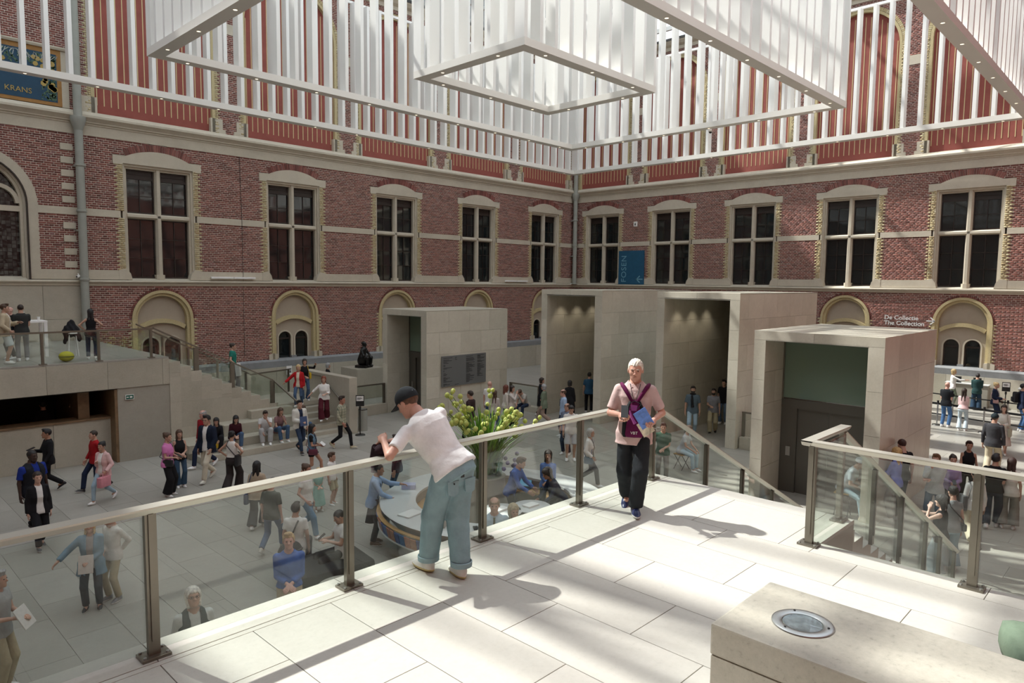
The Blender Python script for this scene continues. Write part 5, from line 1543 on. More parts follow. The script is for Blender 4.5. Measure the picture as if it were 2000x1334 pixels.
# thin cable running down the brickwork
part_ = tag(part('lightning_cable', MB().tube([(14.55, YL - .035, 2.0), (14.56, YL - .035, 8), (14.5, YL - .035, 11.1)], .012, 5), 'dark_metal'), 'thin dark cable running down the bricks between the first two windows', 'cable')

# ------------------------------------------------------------------ bronze statue on its plinth
def statue():
    pd = thing('stone_pedestal', (18.9, 28.2, 0), 'square limestone pedestal under the bronze statue', 'pedestal')
    part('block', MB().bbox(-.72, .72, -.7, .7, 0, 1.44, .015), 'lime', pd)
    t = thing('bronze_statue', (18.87, 28.0, 1.44), 'dark bronze statue of a draped seated figure on a pedestal', 'statue')
    M['bronze_art'] = mat('statue_bronze', (0.018, 0.017, 0.016), 0.38, 0.55, var=.3, scale=10, bump=.3, bscale=20)
    part('rock_base', MB().prism([(-.34, -.3), (.3, -.32), (.38, .1), (.2, .33), (-.3, .3), (-.4, 0)], 'z', 0, .12), 'bronze_art', t)
    def f(P):
        d = _e(P, (-.02, .05, .32), (.25, .24, .30))
        d = _su(d, _c(P, (-.02, .06, .5), (.03, .02, .85), .17, .15), .08)
        d = _su(d, _c(P, (-.14, .0, .82), (.2, .02, .84), .09, .09), .05)
        d = _su(d, _e(P, (.06, -.02, 1.08), (.085, .10, .125)), .03); d = _su(d, _e(P, (.05, .03, 1.14), (.10, .11, .10)), .03)
        d = _su(d, _c(P, (.04, 0, .9), (.06, -.01, 1.02), .06, .055), .03)
        d = _su(d, _c(P, (.22, .02, .82), (.30, -.14, .58), .065, .055), .03); d = _su(d, _c(P, (.30, -.14, .58), (.10, -.24, .55), .055, .045), .02)
        d = _su(d, _c(P, (-.18, 0, .80), (-.24, -.14, .58), .065, .055), .03); d = _su(d, _c(P, (-.24, -.14, .58), (.02, -.26, .56), .055, .045), .02)
        for x in (-.12, .14): d = _su(d, _c(P, (x, -.02, .46), (x * 1.2, -.30, .46), .11, .09), .05); d = _su(d, _c(P, (x * 1.2, -.30, .46), (x * 1.1, -.26, .1), .09, .07), .03); d = _su(d, _c(P, (x * 1.1, -.26, .09), (x * 1.2, -.40, .09), .05, .04), .02)
        return d + .012 * np.sin(P[:, 0] * 40 + P[:, 2] * 14) * np.clip(1 - P[:, 2], 0, 1)
    V, F = nets(f, (-.5, -.55, .02), (.5, .45, 1.32), .024)
    np_mesh('figure', V, F, [M['bronze_art']], t, True)
    t.rotation_euler = (0, 0, R(25))
statue()

# ------------------------------------------------------------------ round information desk
DX, DY = 10.15, 10.24
M['desk_white'] = mat('desk_solid_surface', (0.60, 0.61, 0.60), 0.28)
M['desk_olive'] = mat('desk_side', (0.36, 0.345, 0.29), 0.5)
M['desk_wood'] = mat('desk_oak', (0.50, 0.30, 0.12), 0.45, var=.15, scale=6)
dk = thing('information_desk', (DX, DY, 0), 'large round white information desk with leaflet racks round its rim', 'desk')
def ringprof(prof, name, mt, a0=0, a1=2 * PI, seg=72, sm=40): return part(name, MB().lathe(prof, seg=seg, a0=a0, a1=a1), mt, dk, sm)
ringprof([(1.66, 1.0), (2.36, 1.0), (2.40, 1.025), (2.36, 1.05), (1.66, 1.05), (1.66, 1.0)], 'counter_top', 'desk_white')
ringprof([(2.02, 0), (1.98, .3), (2.05, .6), (2.25, .85), (2.34, 1.0)], 'outer_skirt', 'desk_white')
ringprof([(1.70, 0), (1.70, 1.0)], 'inner_skirt', 'desk_olive')
ringprof([(1.42, .76), (1.70, .76), (1.70, .80), (1.42, .80), (1.42, .76)], 'inner_worktop', 'desk_wood')
ringprof([(0, .0), (1.40, .0), (1.40, .25), (0, .25)], 'raised_floor', 'desk_olive')
ringprof([(2.38, .86), (2.46, .88), (2.46, .90), (2.37, .90)], 'rack_lip', 'desk_wood')
ringprof([(2.20, .60), (2.44, .62), (2.44, .64), (2.20, .64)], 'rack_shelf', 'desk_white')
lc = [(.10, .17, .38), (.45, .17, .10), (.16, .26, .45), (.50, .24, .14), (.08, .10, .28), (.40, .12, .09)]
lm = [mat('leaflet_%d' % i, c, .5, var=.25, scale=30) for i, c in enumerate(lc)]
lme = [MB().box(-.07, .07, -.012, .012, 0, .21).mesh('leaflet_stack', [m]) for m in lm]
for i in range(96):
    a = 2 * PI * i / 96
    o = link('leaflet_stack', lme[(i * 7 + (i // 2)) % 6], dk, (2.405 * math.cos(a), 2.405 * math.sin(a), .645)); o.rotation_euler = (R(-14), 0, a - PI / 2) if False else (R(14), 0, a + PI / 2)
# things lying on the desk
def deskpt(r_, a): return (DX + r_ * math.cos(R(a)), DY + r_ * math.sin(R(a)))
for i, (r_, a, w, d_, hh_, c, lab, cat) in enumerate([(1.98, 118, .30, .22, .10, (.42, .44, .62), 'lilac box lying on the round desk near the pointing attendant', 'box'), (2.0, 170, .42, .30, .03, (.72, .72, .70), 'white folded brochures lying on the round desk', 'brochure'),
        (2.0, 195, .34, .24, .16, (.40, .38, .33), 'grey leaflet holder standing on the round desk', 'holder'), (1.95, 215, .16, .09, .03, (.02, .02, .02), 'black card reader lying on the round desk', 'card reader'), (1.95, 70, .36, .26, .05, (.55, .22, .16), 'reddish booklet lying on the far side of the desk', 'booklet')]):
    x, y = deskpt(r_, a); t = thing(cat.replace(' ', '_'), (x, y, 1.052), lab, cat, rz=R(a + 20))
    part('block', MB().bbox(-w / 2, w / 2, -d_ / 2, d_ / 2, 0, hh_, min(.008, hh_ / 3)), mat('desk_item_%d' % i, c, .5), t)
x, y = deskpt(1.56, 20)
lp = thing('laptop', (x - .0, y, .802), 'open laptop with a blue screen on the inner worktop of the desk', 'laptop', rz=R(20 + 90 + 180))
M['screen'] = mat('laptop_screen', (.02, .08, .14), .2, emit=(.12, .35, .55), estr=.5)
part('keyboard', MB().bbox(-.17, .17, -.12, .12, 0, .018, .005), 'dark_metal', lp)
sc = part('lid', MB().box(-.17, .17, .11, .122, .02, .25), 'dark_metal', lp); part('screen', MB().box(-.155, .155, .106, .11, .035, .24), 'screen', sc)
# round side tables in the desk ring
def pod(loc, r_, lab):
    t = thing('round_display_table', loc, lab, 'table')
    part('top', MB().lathe([(0, .95), (r_, .95), (r_ + .03, .93), (r_, .90), (0, .90)], seg=32), 'desk_white', t, 40)
    part('stem', MB().lathe([(.12, .9), (.08, .5), (.12, .1), (.3, .02), (.3, 0), (0, 0)], seg=20), 'desk_olive', t, 40)
    part('leaflet_tray', MB().bbox(-.18, .12, -.1, .1, .951, .985, .005), 'paper', t)
pod((9.35, 9.25, .25), .38, 'small white round display table just inside the desk ring'); pod((9.95, 9.0, .25), .36, 'second white round table inside the desk ring with a clear stand')

# ------------------------------------------------------------------ flower arrangement at the middle of the desk
def flowers():
    vx, vy, vz = 10.55, 10.95, .25
    pl = thing('vase_pedestal', (vx, vy, vz), 'olive-grey round pedestal in the middle of the desk', 'pedestal')
    part('drum', MB().lathe([(0, 0), (.62, 0), (.55, .2), (.46, .7), (.44, 1.0), (.46, 1.05), (0, 1.05)], seg=36), 'desk_olive', pl, 40)
    zb = vz + 1.05
    t = thing('flower_arrangement', (vx, vy, zb), 'glass vase with tall green blades and yellow-green ball flowers', 'flowers'); t.scale = (1.22, 1.22, 1.2)
    M['vase_glass'] = glass('vase_glass', (.80, .88, .84), 1.0)
    part('vase', MB().lathe([(0, .0), (.30, .0), (.31, .01), (.33, .38), (.32, .38), (.30, .02), (0, .02)], seg=32), 'vase_glass', t, 40)
    M['leaf'] = mat('blade_leaf', (.10, .25, .025), .4, var=.35, scale=6); M['leaf2'] = mat('blade_leaf_light', (.22, .38, .05), .4, var=.3, scale=6)
    M['ballf'] = mat('ball_flower', (.52, .58, .14), .6, var=.25, scale=25, bump=.5, bscale=60); M['stemg'] = mat('flower_stem', (.17, .25, .06), .5); M['alli'] = mat('lilac_allium', (.30, .27, .42), .8, var=.2, scale=20)
    rg = random.Random(21)
    for i in range(160):
        a = rg.random() * 6.283; r0 = rg.random() * .24; out = .12 + rg.random() ** 1.3 * .62; hgt = .75 + rg.random() * .50; w = .016 + rg.random() * .016
        if out > .5: hgt *= .8
        n = 6; pts = []
        for k in range(n + 1):
            q = k / n; rr_ = r0 + out * q ** 1.7; pts.append(Vector((rr_ * math.cos(a), rr_ * math.sin(a), .06 + hgt * q - (.25 * max(0, out - .3)) * q ** 3)))
        sd = Vector((-math.sin(a), math.cos(a), 0)); vs, fs = [], []
        for k, p in enumerate(pts):
            ww = w * (1 - (k / n) ** 3 * .95); vs += [p - sd * ww, p + Vector((math.cos(a), math.sin(a), 0)) * -.004, p + sd * ww]
        for k in range(n): fs += [(3 * k, 3 * k + 1, 3 * k + 4, 3 * k + 3), (3 * k + 1, 3 * k + 2, 3 * k + 5, 3 * k + 4)]
        part('leaf', MB().add(vs, fs), 'leaf' if i % 3 else 'leaf2', t, True)
    bm_ = [MB() for _ in range(2)]
    bm_[0].ball((0, 0, 0), (.045, .045, .05), 10, 7); bme = bm_[0].mesh('flower_head', ['ballf'], True)
    for i in range(30):
        a = rg.random() * 6.283; out = .28 + rg.random() * .58; hgt = .80 + rg.random() * .62
        if i < 12: a = math.radians(150 + rg.random() * 80); hgt += .12; out += .12
        elif i < 21: a = math.radians(-60 + rg.random() * 60); hgt -= .2; out += .15
        pts = [Vector((out * q ** 1.5 * math.cos(a), out * q ** 1.5 * math.sin(a), .1 + hgt * q)) for q in (0, .2, .4, .6, .8, 1)]
        st_ = part('stem', MB().tube(pts, .007, 5), 'stemg', t, True)
        for k in range(rg.choice((3, 4, 5))):
            q = 1 - k * .07; b = Vector((out * q ** 1.5 * math.cos(a), out * q ** 1.5 * math.sin(a), .1 + hgt * q))
            e = b + Vector((rg.uniform(-.10, .10), rg.uniform(-.10, .10), rg.uniform(-.05, .09)))
            o = link('flower_head', bme, st_, e); k_ = rg.uniform(.75, 1.2); o.scale = (k_, k_, k_)
    am = MB().ball((0, 0, 0), .05, 9, 6).mesh('allium', ['alli'], True)
    for i in range(9):
        a = math.radians(-100 + rg.random() * 80); rr_ = .34 + rg.random() * .3; link('allium_head', am, t, (rr_ * math.cos(a), rr_ * math.sin(a), .05 + rg.random() * .4)).scale = (.8, .8, .8)
flowers()

# ------------------------------------------------------------------ loose furniture
def sofa():
    t = thing('black_sofa', (6.6, 11.05, 0), 'low black upholstered sofa with the man in a white T-shirt on it', 'sofa', rz=R(-8))
    part('seat_cushion', MB().bbox(-.75, .75, -.5, .5, .22, .45, .06), cloth((.014, .014, .016)), t, 50)
    part('frame_bar', MB().box(-.78, .78, -.53, -.48, .14, .22).box(-.78, .78, .48, .53, .14, .22), 'dark_metal', t)
    for sx in (-1, 1):
        for sy in (-1, 1): part('leg', MB().box(sx * .7 - .025, sx * .7 + .025, sy * .45 - .025, sy * .45 + .025, 0, .2), 'dark_metal', t)
    b = thing('low_table', (6.25, 9.95, 0), 'low grey cube table with a round glass top near the black sofa', 'table', rz=R(10))
    part('cube', MB().bbox(-.3, .3, -.3, .3, 0, .42, .02), 'desk_olive', b); part('top', MB().lathe([(0, .44), (.42, .44), (.43, .43), (.42, .42), (0, .42)], seg=28), 'desk_olive', b, 40)
    c = thing('coat_bag', (6.15, 11.55, .452), 'black rucksack lying on the black sofa', 'rucksack', rz=R(30)); part('pack_body', MB().ball((0, 0, .16), (.26, .2, .17), 14, 9), cloth((.02, .02, .021)), c, True)
    part('strap', MB().tube([(-.2, -.12, .1), (-.1, -.2, .22), (.1, -.2, .2), (.2, -.1, .1)], .015, 6), 'black', c, 60)
sofa()
def high_table():
    t = thing('high_table', (4.75, 25.6, ZT), 'white high table on the upper terrace with a bottle and cup on it', 'table')
    part('top', MB().bbox(-.6, .75, -.35, .35, 1.06, 1.12, .008), 'white', t)
    for sx in (-.55, .70):
        for sy in (-.3, .3): part('leg', MB().bbox(sx - .045, sx + .045, sy - .045, sy + .045, 0, 1.06, .006), 'white', t)
    M['bottle'] = glass('bottle_glass', (.25, .55, .25), 1.0)
    b = thing('bottle', (4.95, 25.5, ZT + 1.122), 'green glass bottle standing on the white high table', 'bottle')
    part('glass_body', MB().lathe([(0, 0), (.035, 0), (.036, .14), (.014, .2), (.014, .25), (0, .25)], seg=14), M['bottle'], b, 40); part('cap', MB().lathe([(0, .27), (.016, .27), (.016, .245)], seg=10), 'paper', b)
    c = thing('paper_cup', (5.3, 25.4, ZT + 1.122), 'white paper cup standing on the white high table', 'cup')
    part('cup_body', MB().lathe([(0, 0), (.03, 0), (.042, .11), (.038, .11), (.028, .01), (0, .01)], seg=14), 'paper', c, 40); part('rim', MB().lathe([(.042, .105), (.046, .11), (.042, .115), (.038, .11)], seg=14), 'paper', c)
    k = thing('black_stool', (6.05, 24.9, ZT), 'black coat heaped on a stool behind the long-haired woman', 'stool')
    for a in range(4): part('leg', MB().tube([(.2 * math.cos(a * 1.57 + .8), .2 * math.sin(a * 1.57 + .8), 0), (.12 * math.cos(a * 1.57 + .8), .12 * math.sin(a * 1.57 + .8), .75)], .015, 6), 'white', k)
    
    def fcoat(P):
        d = _e(P, (0, .02, .80), (.24, .17, .20)); d = _su(d, _c(P, (-.06, .05, .78), (.02, .06, 1.04), .13, .10), .08); d = _su(d, _c(P, (.12, 0, .78), (.20, -.05, .52), .09, .06), .06); d = _su(d, _c(P, (-.14, -.02, .76), (-.2, -.06, .45), .08, .05), .06)
        return d + .012 * np.sin(P[:, 0] * 45 + P[:, 2] * 20)
    V, F = nets(fcoat, (-.4, -.35, .3), (.4, .35, 1.25), .022); np_mesh('coat', V, F, [cloth((.014, .014, .016))], k, True); part('seat', MB().lathe([(0, .75), (.17, .75), (.17, .71), (0, .71)], seg=16), 'white', k)
    y = thing('yellow_reflection', (5.55, 23.5, ZT), 'yellow round reflection in the terrace glass, built as a ball', 'reflected disc'); part('cover', MB().ball((0, 0, .15), (.2, .2, .15), 16, 10), mat('reflected_yellow', (.55, .50, .03), .6), y, True); part('seam', MB().lathe([(.198, .14), (.205, .15), (.198, .16)], seg=24), 'black', y)  # yellow reflection in the glass, modelled as a solid ball
high_table()
def stool(x, y, rz, lab, hh_=.48):
    t = thing('folding_stool', (x, y, 0), lab, 'stool', rz=R(rz))
    part('seat', MB().bbox(-.17, .17, -.2, .2, hh_ - .03, hh_, .008), cloth((.35, .22, .08)), t)
    for sx in (-.15, .15):
        part('leg', MB().tube([(sx, -.18, 0), (sx, .17, hh_ - .03)], .011, 6), 'dark_metal', t); part('leg', MB().tube([(sx, .18, 0), (sx, -.17, hh_ - .03)], .011, 6), 'dark_metal', t)
stool(18.49, 10.63, 80, 'folding stool under the seated person beside the stair')
stool(17.55, 5.67, 95, 'folding stool under the reflected seated person with the sketch pad', .6)
def info_stand(x, y, rz, lab):
    t = thing('sign_stand', (x, y, 0), lab, 'sign stand', rz=R(rz))
    part('base', MB().lathe([(0, .03), (.17, .03), (.19, 0), (0, 0)], seg=24), 'dark_metal', t, 40)
    part('pole', MB().tube([(0, 0, .02), (0, 0, 1.0)], .022, 10), 'dark_metal', t, 40); part('belt_head', MB().tube([(0, 0, .93), (0, 0, 1.05)], .04, 12), 'black', t, 40)
    fr_ = part('frame', MB().box(-.15, .15, -.012, .012, 1.06, 1.46), 'black', t); part('notice', MB().box(-.125, .125, -.016, -.011, 1.25, 1.43), 'paper', fr_)
    part('print', MB().box(-.1, .05, -.019, -.015, 1.36, 1.375).box(-.1, .08, -.019, -.015, 1.33, 1.345).box(-.1, .02, -.019, -.015, 1.30, 1.315), 'ink', fr_)
info_stand(14.08, 21.15, -35, 'sign stand with a small notice in front of the flank wall')
info_stand(36.6, 5.35, -80, 'sign stand with a small notice at the ticket terminals')
b = thing('waste_bin', (14.6, 21.75, 0), 'tall grey cylindrical waste bin beside the flank wall', 'bin')
part('body', MB().lathe([(0, 0), (.17, 0), (.17, .78), (.15, .80), (.13, .78), (.13, .6)], seg=24), 'pipe', b, 40); part('liner_ring', MB().lathe([(.15, .80), (.165, .81), (.17, .785)], seg=24), 'dark_metal', b)
b = thing('floor_bin', (23.2, 15.9, 0), 'dark low litter box next to the tall portal', 'bin'); part('body', MB().bbox(-.3, .3, -.2, .2, 0, .62, .02), 'dark_metal', b); part('lid', MB().bbox(-.32, .32, -.22, .22, .62, .68, .01), 'black', b)
# ticket terminals against the far wall
for i, (y, w_) in enumerate(((7.1, 1.7), (4.7, .8), (2.9, .8))):
    t = thing('ticket_terminal', (XR - .5, y, 0), ('wide', 'slim', 'narrow')[i] + ' pale ticket terminal standing against the far stone wall' + (' behind the green jacket', ' beside the sign stand', ' past the sign stand')[i], 'terminal', rz=-PI / 2)
    part('cabinet', MB().bbox(-w_ / 2, w_ / 2, -.12, .28, 0, 1.02, .01), M['desk_olive'], t); part('top', MB().bbox(-w_ / 2 - .03, w_ / 2 + .03, -.16, .3, 1.02, 1.07, .01), 'desk_white', t)
    for k in range(2 if w_ > 1 else 1):
        u = (-.4 + .8 * k) if w_ > 1 else 0; part('touch_screen', MB().box(u - .16, u + .16, -.03, .01, 1.07, 1.36), 'black', t)
# belt barriers
def belt_post(x, y, lab):
    t = thing('barrier_post', (x, y, 0), lab, 'barrier post', group='belt posts of the ticket queue')
    part('base', MB().lathe([(0, .03), (.16, .03), (.18, 0), (0, 0)], seg=20), 'dark_metal', t, 40); part('pole', MB().tube([(0, 0, .02), (0, 0, .95)], .028, 10), 'steel', t, 40); part('belt_head', MB().tube([(0, 0, .86), (0, 0, 1.0)], .04, 12), 'black', t, 40)
bp_ = [(32.3, 8.6), (32.0, 6.9), (31.6, 5.25), (31.3, 3.4), (35.0, 8.9), (34.6, 6.9), (34.2, 4.9), (33.9, 3.2)]
for (x, y) in bp_: belt_post(x, y, 'steel post carrying black belts in the ticket queue')
def belt(a, b, lab, z=.90):
    t = thing('barrier_belt', (0, 0, 0), lab, 'barrier belt', group='black belts of the ticket queue')
    part('webbing', MB().bar((a[0], a[1], z), (b[0], b[1], z), .004, .05), 'black', t)
    if z > .8: part('lower_webbing', MB().bar((a[0], a[1], .45), (b[0], b[1], .45), .004, .05), 'black', t)
for i in (0, 1, 2, 4, 5, 6): belt(bp_[i], bp_[i + 1], 'black belt stretched between two steel posts of the ticket queue')

# ------------------------------------------------------------------ stone bench with uplight, green armchair
bc = thing('stone_bench', (3.68, 1.89, ZPL), 'massive limestone bench block with a round steel uplight in its top', 'bench')
for k in range(3):
    part('top_block', MB().bbox(0, .82, -1.6 * (k + 1) + .003, -1.6 * k - .003 if k else 0, .19 * 2 + .03, .60, .014), 'bench', bc)
    part('base_block', MB().bbox(.004, .816, -1.6 * (k + 1) + .003, -1.6 * k - .003 if k else -.004, 0, .405, .008), 'bench', bc)
ul = thing('uplight', (4.06, 1.50, ZPL + .602), 'round steel uplight set into the stone bench', 'light')
part('steel_ring', MB().lathe([(.115, .004), (.125, .010), (.16, .012), (.172, .006), (.174, 0), (.115, 0), (.115, .004)], seg=48), 'steel', ul, 40)
part('lens', MB().lathe([(0, .006), (.08, .0055), (.116, .004)], seg=40), M['lens_glass'] if 'lens_glass' in M else glass('uplight_lens', (.80, .88, .90), .7), ul, 60)
part('reflector', MB().lathe([(.11, .003), (.09, .0015), (.05, .001), (0, .0008)], seg=32), mat('uplight_reflector', (.34, .33, .34), .22, .8, var=.5, scale=16), ul, 60)
for k in range(3):
    a = R(40 + 120 * k); part('screw', MB().lathe([(0, .016), (.007, .016), (.007, .01)], (.143 * math.cos(a), .143 * math.sin(a), 0), 8), 'dark_metal', ul)
gc = thing('green_armchair', (5.24, .30, ZPL), 'rounded green upholstered armchair behind the stone bench', 'armchair', rz=R(20))
gm = cloth((.13, .175, .125))
part('seat', MB().bbox(-.36, .36, -.36, .36, .2, .44, .09), gm, gc, 60)
def gback(P):
    r_ = np.hypot(P[:, 0], P[:, 1]); a_ = np.abs(r_ - .36) - .03; b_ = np.abs(P[:, 2] - .32) - .21; d = np.hypot(np.maximum(a_, 0), np.maximum(b_, 0)) + np.minimum(np.maximum(a_, b_), 0) - .055
    return -_su(-d, -(P[:, 1] - .16), .06)
V, F = nets(gback, (-.55, -.55, .05), (.55, .3, .85), .022); np_mesh('backrest', V, F, [gm], gc, True)
for sx in (-.25, .25):
    for sy in (-.25, .25): part('leg', MB().tube([(sx, sy, 0), (sx * .95, sy * .95, .22)], .018, 8), 'dark_metal', gc)
# ------------------------------------------------------------------ the visitors: (x, y, z), heading, height, look
PLAID = plaid('plaid_shirt', (.62, .60, .50), (.20, .24, .19), (.62, .60, .50))
PEOPLE = []
def add_person(*a, **k): PEOPLE.append((person(*a, **k), k))
add_person((4.18, 23.90, 3.12), 340, 1.69, 'man in a beige jacket and light shorts standing by the white high table', top=(0.78, 0.77, 0.74), jacket=(0.48, 0.4, 0.28), bottom=(0.5, 0.55, 0.55), legs='shorts', hair=('short', (0.075, 0.04, 0.022)), arms=('bag', 'phone'), shoe=(0.78, 0.77, 0.74))
add_person((4.55, 25.20, 3.12), 200, 1.55, 'bald man in a black top beside the white high table', top=(0.012, 0.012, 0.014), hair=None, skin=(0.6, 0.36, 0.3), bottom=(0.06, 0.06, 0.065))
add_person((4.66, 24.40, 3.12), 84, 1.65, 'man in a charcoal T-shirt with his back turned at the high table', top=(0.035, 0.036, 0.036), bottom=(0.2, 0.2, 0.21), hair=('crop', (0.03, 0.018, 0.012)), bw=1.1, arms=('belly', 'belly'))
add_person((6.27, 23.70, 3.12), 70, 1.52, 'woman with long black hair in a black sleeveless top on the upper terrace', sex='f', top=(0.012, 0.012, 0.014), sleeve=0, bottom=(0.025, 0.04, 0.075), hair=('long', (0.012, 0.01, 0.01)), arms=('hip', 'hip'), skin=(0.46, 0.27, 0.19))
add_person((10.60, 23.70, 1.75), 326, 1.62, 'person in a green T-shirt with tied dark hair on the terrace stair', top=(0.02, 0.17, 0.13), bottom=(0.2, 0.2, 0.21), legs='loose', hair=('bun', (0.03, 0.018, 0.012)), arms=('bag', 'front'), pose='step')
add_person((12.72, 23.04, 0.97), 226, 1.55, 'blonde woman in a red jacket coming down the stair', sex='f', top=(0.62, 0.56, 0.45), jacket=(0.42, 0.015, 0.02), bottom=(0.07, 0.12, 0.21), legs='slim', hair=('bob', (0.55, 0.4, 0.2)), arms=('side', 'down'), pose='step')
add_person((13.23, 23.50, 1.06), 251, 1.58, 'woman in a black sweater and flared jeans raising one arm on the stair', sex='f', top=(0.012, 0.012, 0.014), sleeve=1.5, bottom=(0.07, 0.12, 0.21), legs='flare', hair=('bob', (0.03, 0.018, 0.012)), arms=('belly', (0.28, 0.1, 0.12)), hem=0.06, skin=(0.46, 0.27, 0.19))
add_person((17.29, 28.60, 0.00), 324, 1.71, 'grey-haired woman in black passing behind the flank wall', sex='f', top=(0.012, 0.012, 0.014), sleeve=1.5, bottom=(0.012, 0.012, 0.014), hair=('bob', (0.34, 0.34, 0.34)))
add_person((13.25, 22.20, 0.50), 234, 1.64, 'red-haired woman in a white blouse and wide maroon trousers on the stair', sex='f', top=(0.78, 0.77, 0.74), sleeve=1.25, bottom=(0.09, 0.015, 0.025), legs='wide', hair=('bob', (0.2, 0.05, 0.025)), arms=('side', 'read'), bw=1.12, pose='step')
add_person((12.50, 19.85, 0.00), 298, 1.81, 'man in a plaid shirt and black trousers walking past the flank wall', top=(0.62, 0.56, 0.45), sleeve=1.55, bottom=(0.012, 0.012, 0.014), legs='slim', hair=('short', (0.03, 0.018, 0.012)), skin=(0.42, 0.2, 0.14), pose='walkl', arms=('front', 'back'), shoe=(0.4, 0.35, 0.23), topmat=PLAID)
add_person((11.22, 20.30, 0.00), 266, 1.76, 'man in a white jacket and dark jeans holding a folder by the seated steps', top=(0.015, 0.022, 0.05), jacket=(0.66, 0.64, 0.58), bottom=(0.03, 0.05, 0.09), legs='slim', hair=('short', (0.012, 0.01, 0.01)), pose='walk', arms=('read', 'down'), shoe=(0.012, 0.012, 0.014), jlen=-0.1)
add_person((10.71, 21.65, 0.20), 249, 1.66, 'boy in a white T-shirt and grey trousers sitting on the stone steps', seat=0.26, pose='sit', top=(0.68, 0.68, 0.67), bottom=(0.42, 0.42, 0.42), legs='loose', hair=('short', (0.03, 0.018, 0.012)), arms=('knee', 'face'), lean=20, shoe=(0.78, 0.77, 0.74))
add_person((11.18, 21.65, 0.20), 268, 1.68, 'girl in a mauve shirt and jeans sitting on the stone steps', seat=0.26, pose='sit', sex='f', top=(0.24, 0.13, 0.13), sleeve=0.6, bottom=(0.07, 0.12, 0.21), hair=('long', (0.075, 0.04, 0.022)), arms=('knee', 'face'), lean=16, shoe=(0.78, 0.77, 0.74))
add_person((11.99, 21.65, 0.20), 271, 1.66, 'person in jeans sitting on the steps behind the man in the white jacket', seat=0.26, pose='sit', sex='f', top=(0.3, 0.16, 0.16), bottom=(0.07, 0.12, 0.21), hair=('bob', (0.075, 0.04, 0.022)), arms=('knee', 'knee'), lean=16, shoe=(0.78, 0.77, 0.74))
add_person((10.06, 17.52, 0.00), 315, 1.56, 'woman in a denim vest and black shorts reading a leaflet', sex='f', top=(0.012, 0.012, 0.014), sleeve=0.6, jacket=(0.12, 0.2, 0.28), jsleeve=0.0, bottom=(0.012, 0.012, 0.014), legs='mini', hair=('verylong', (0.012, 0.01, 0.01)), arms=('read', 'read'), skin=(0.44, 0.24, 0.16), pose='walkl', shoe=(0.78, 0.77, 0.74), jlen=-0.02)
add_person((7.82, 19.20, 0.00), 213, 1.88, 'man in a navy blazer and cream trousers walking past the seat steps', top=(0.78, 0.77, 0.74), jacket=(0.012, 0.018, 0.035), bottom=(0.6, 0.54, 0.43), legs='reg', hair=('short', (0.012, 0.01, 0.01)), pose='walkl', arms=('down', 'front'), shoe=(0.6, 0.58, 0.5), jlen=-0.13)
extras(PEOPLE[-1][0], glasses=1)
add_person((8.29, 20.61, 0.00), 198, 1.76, 'man in a red gilet half hidden behind the navy blazer', top=(0.28, 0.012, 0.02), sleeve=1.6, bottom=(0.015, 0.022, 0.05), hair=('fringe', (0.34, 0.34, 0.34)), pose='walk', skin=(0.55, 0.3, 0.24))
add_person((9.15, 21.70, 0.20), 242, 1.62, 'dark-haired person all in black with a yellow bag sitting on the steps', seat=0.26, pose='sit', sex='f', top=(0.012, 0.012, 0.014), sleeve=1.6, bottom=(0.012, 0.012, 0.014), legs='loose', hair=('long', (0.012, 0.01, 0.01)), arms=('knee', 'knee'), lean=22, shoe=(0.012, 0.012, 0.014))
add_person((9.70, 21.70, 0.20), 256, 1.66, 'person in a maroon top sitting bent over a phone on the steps', seat=0.26, pose='sit', sex='f', top=(0.055, 0.012, 0.018), sleeve=1.1, bottom=(0.07, 0.12, 0.21), hair=('long', (0.012, 0.01, 0.01)), arms=('read', 'read'), lean=26)
add_person((7.85, 17.73, 0.00), 36, 1.64, 'woman in a white sleeveless top and wide dark trousers, hand on hip', sex='f', top=(0.72, 0.7, 0.66), sleeve=0, bottom=(0.035, 0.028, 0.028), legs='wide', hair=('bun', (0.012, 0.01, 0.01)), pose='step', arms=('hip', 'hip'), skin=(0.46, 0.27, 0.19), hem=0.08)
add_person((6.52, 18.52, 0.00), 311, 1.65, 'woman in a pink T-shirt and black trousers looking at a phone', sex='f', top=(0.62, 0.2, 0.45), sleeve=0.6, bottom=(0.012, 0.012, 0.014), legs='wide', hair=('bun', (0.075, 0.04, 0.022)), arms=('read', 'read'), bw=1.12, pose='stand')
add_person((7.03, 19.09, 0.00), 265, 1.56, 'woman in a black camisole and jeans sharing a phone with a friend', sex='f', top=(0.012, 0.012, 0.014), sleeve=0, bottom=(0.045, 0.085, 0.14), legs='flare', hair=('long', (0.075, 0.04, 0.022)), arms=('belly', 'read'), pose='close')
add_person((5.33, 20.28, 0.00), 185, 1.64, 'man in a red sweater walking behind the woman with the pink bag', top=(0.33, 0.012, 0.016), sleeve=1.55, bottom=(0.015, 0.022, 0.05), hair=('crop', (0.03, 0.018, 0.012)), pose='walk', arms=('front', 'back'), shoe=(0.012, 0.012, 0.014))
add_person((5.20, 19.14, 0.00), 215, 1.56, 'woman in a pale pink blazer and light jeans carrying a pink bag', sex='f', top=(0.78, 0.77, 0.74), jacket=(0.68, 0.45, 0.44), bottom=(0.34, 0.46, 0.55), legs='slim', hair=('bun', (0.012, 0.01, 0.01)), pose='walk', arms=('chest', 'bag'), skin=(0.46, 0.27, 0.19), jlen=-0.14)
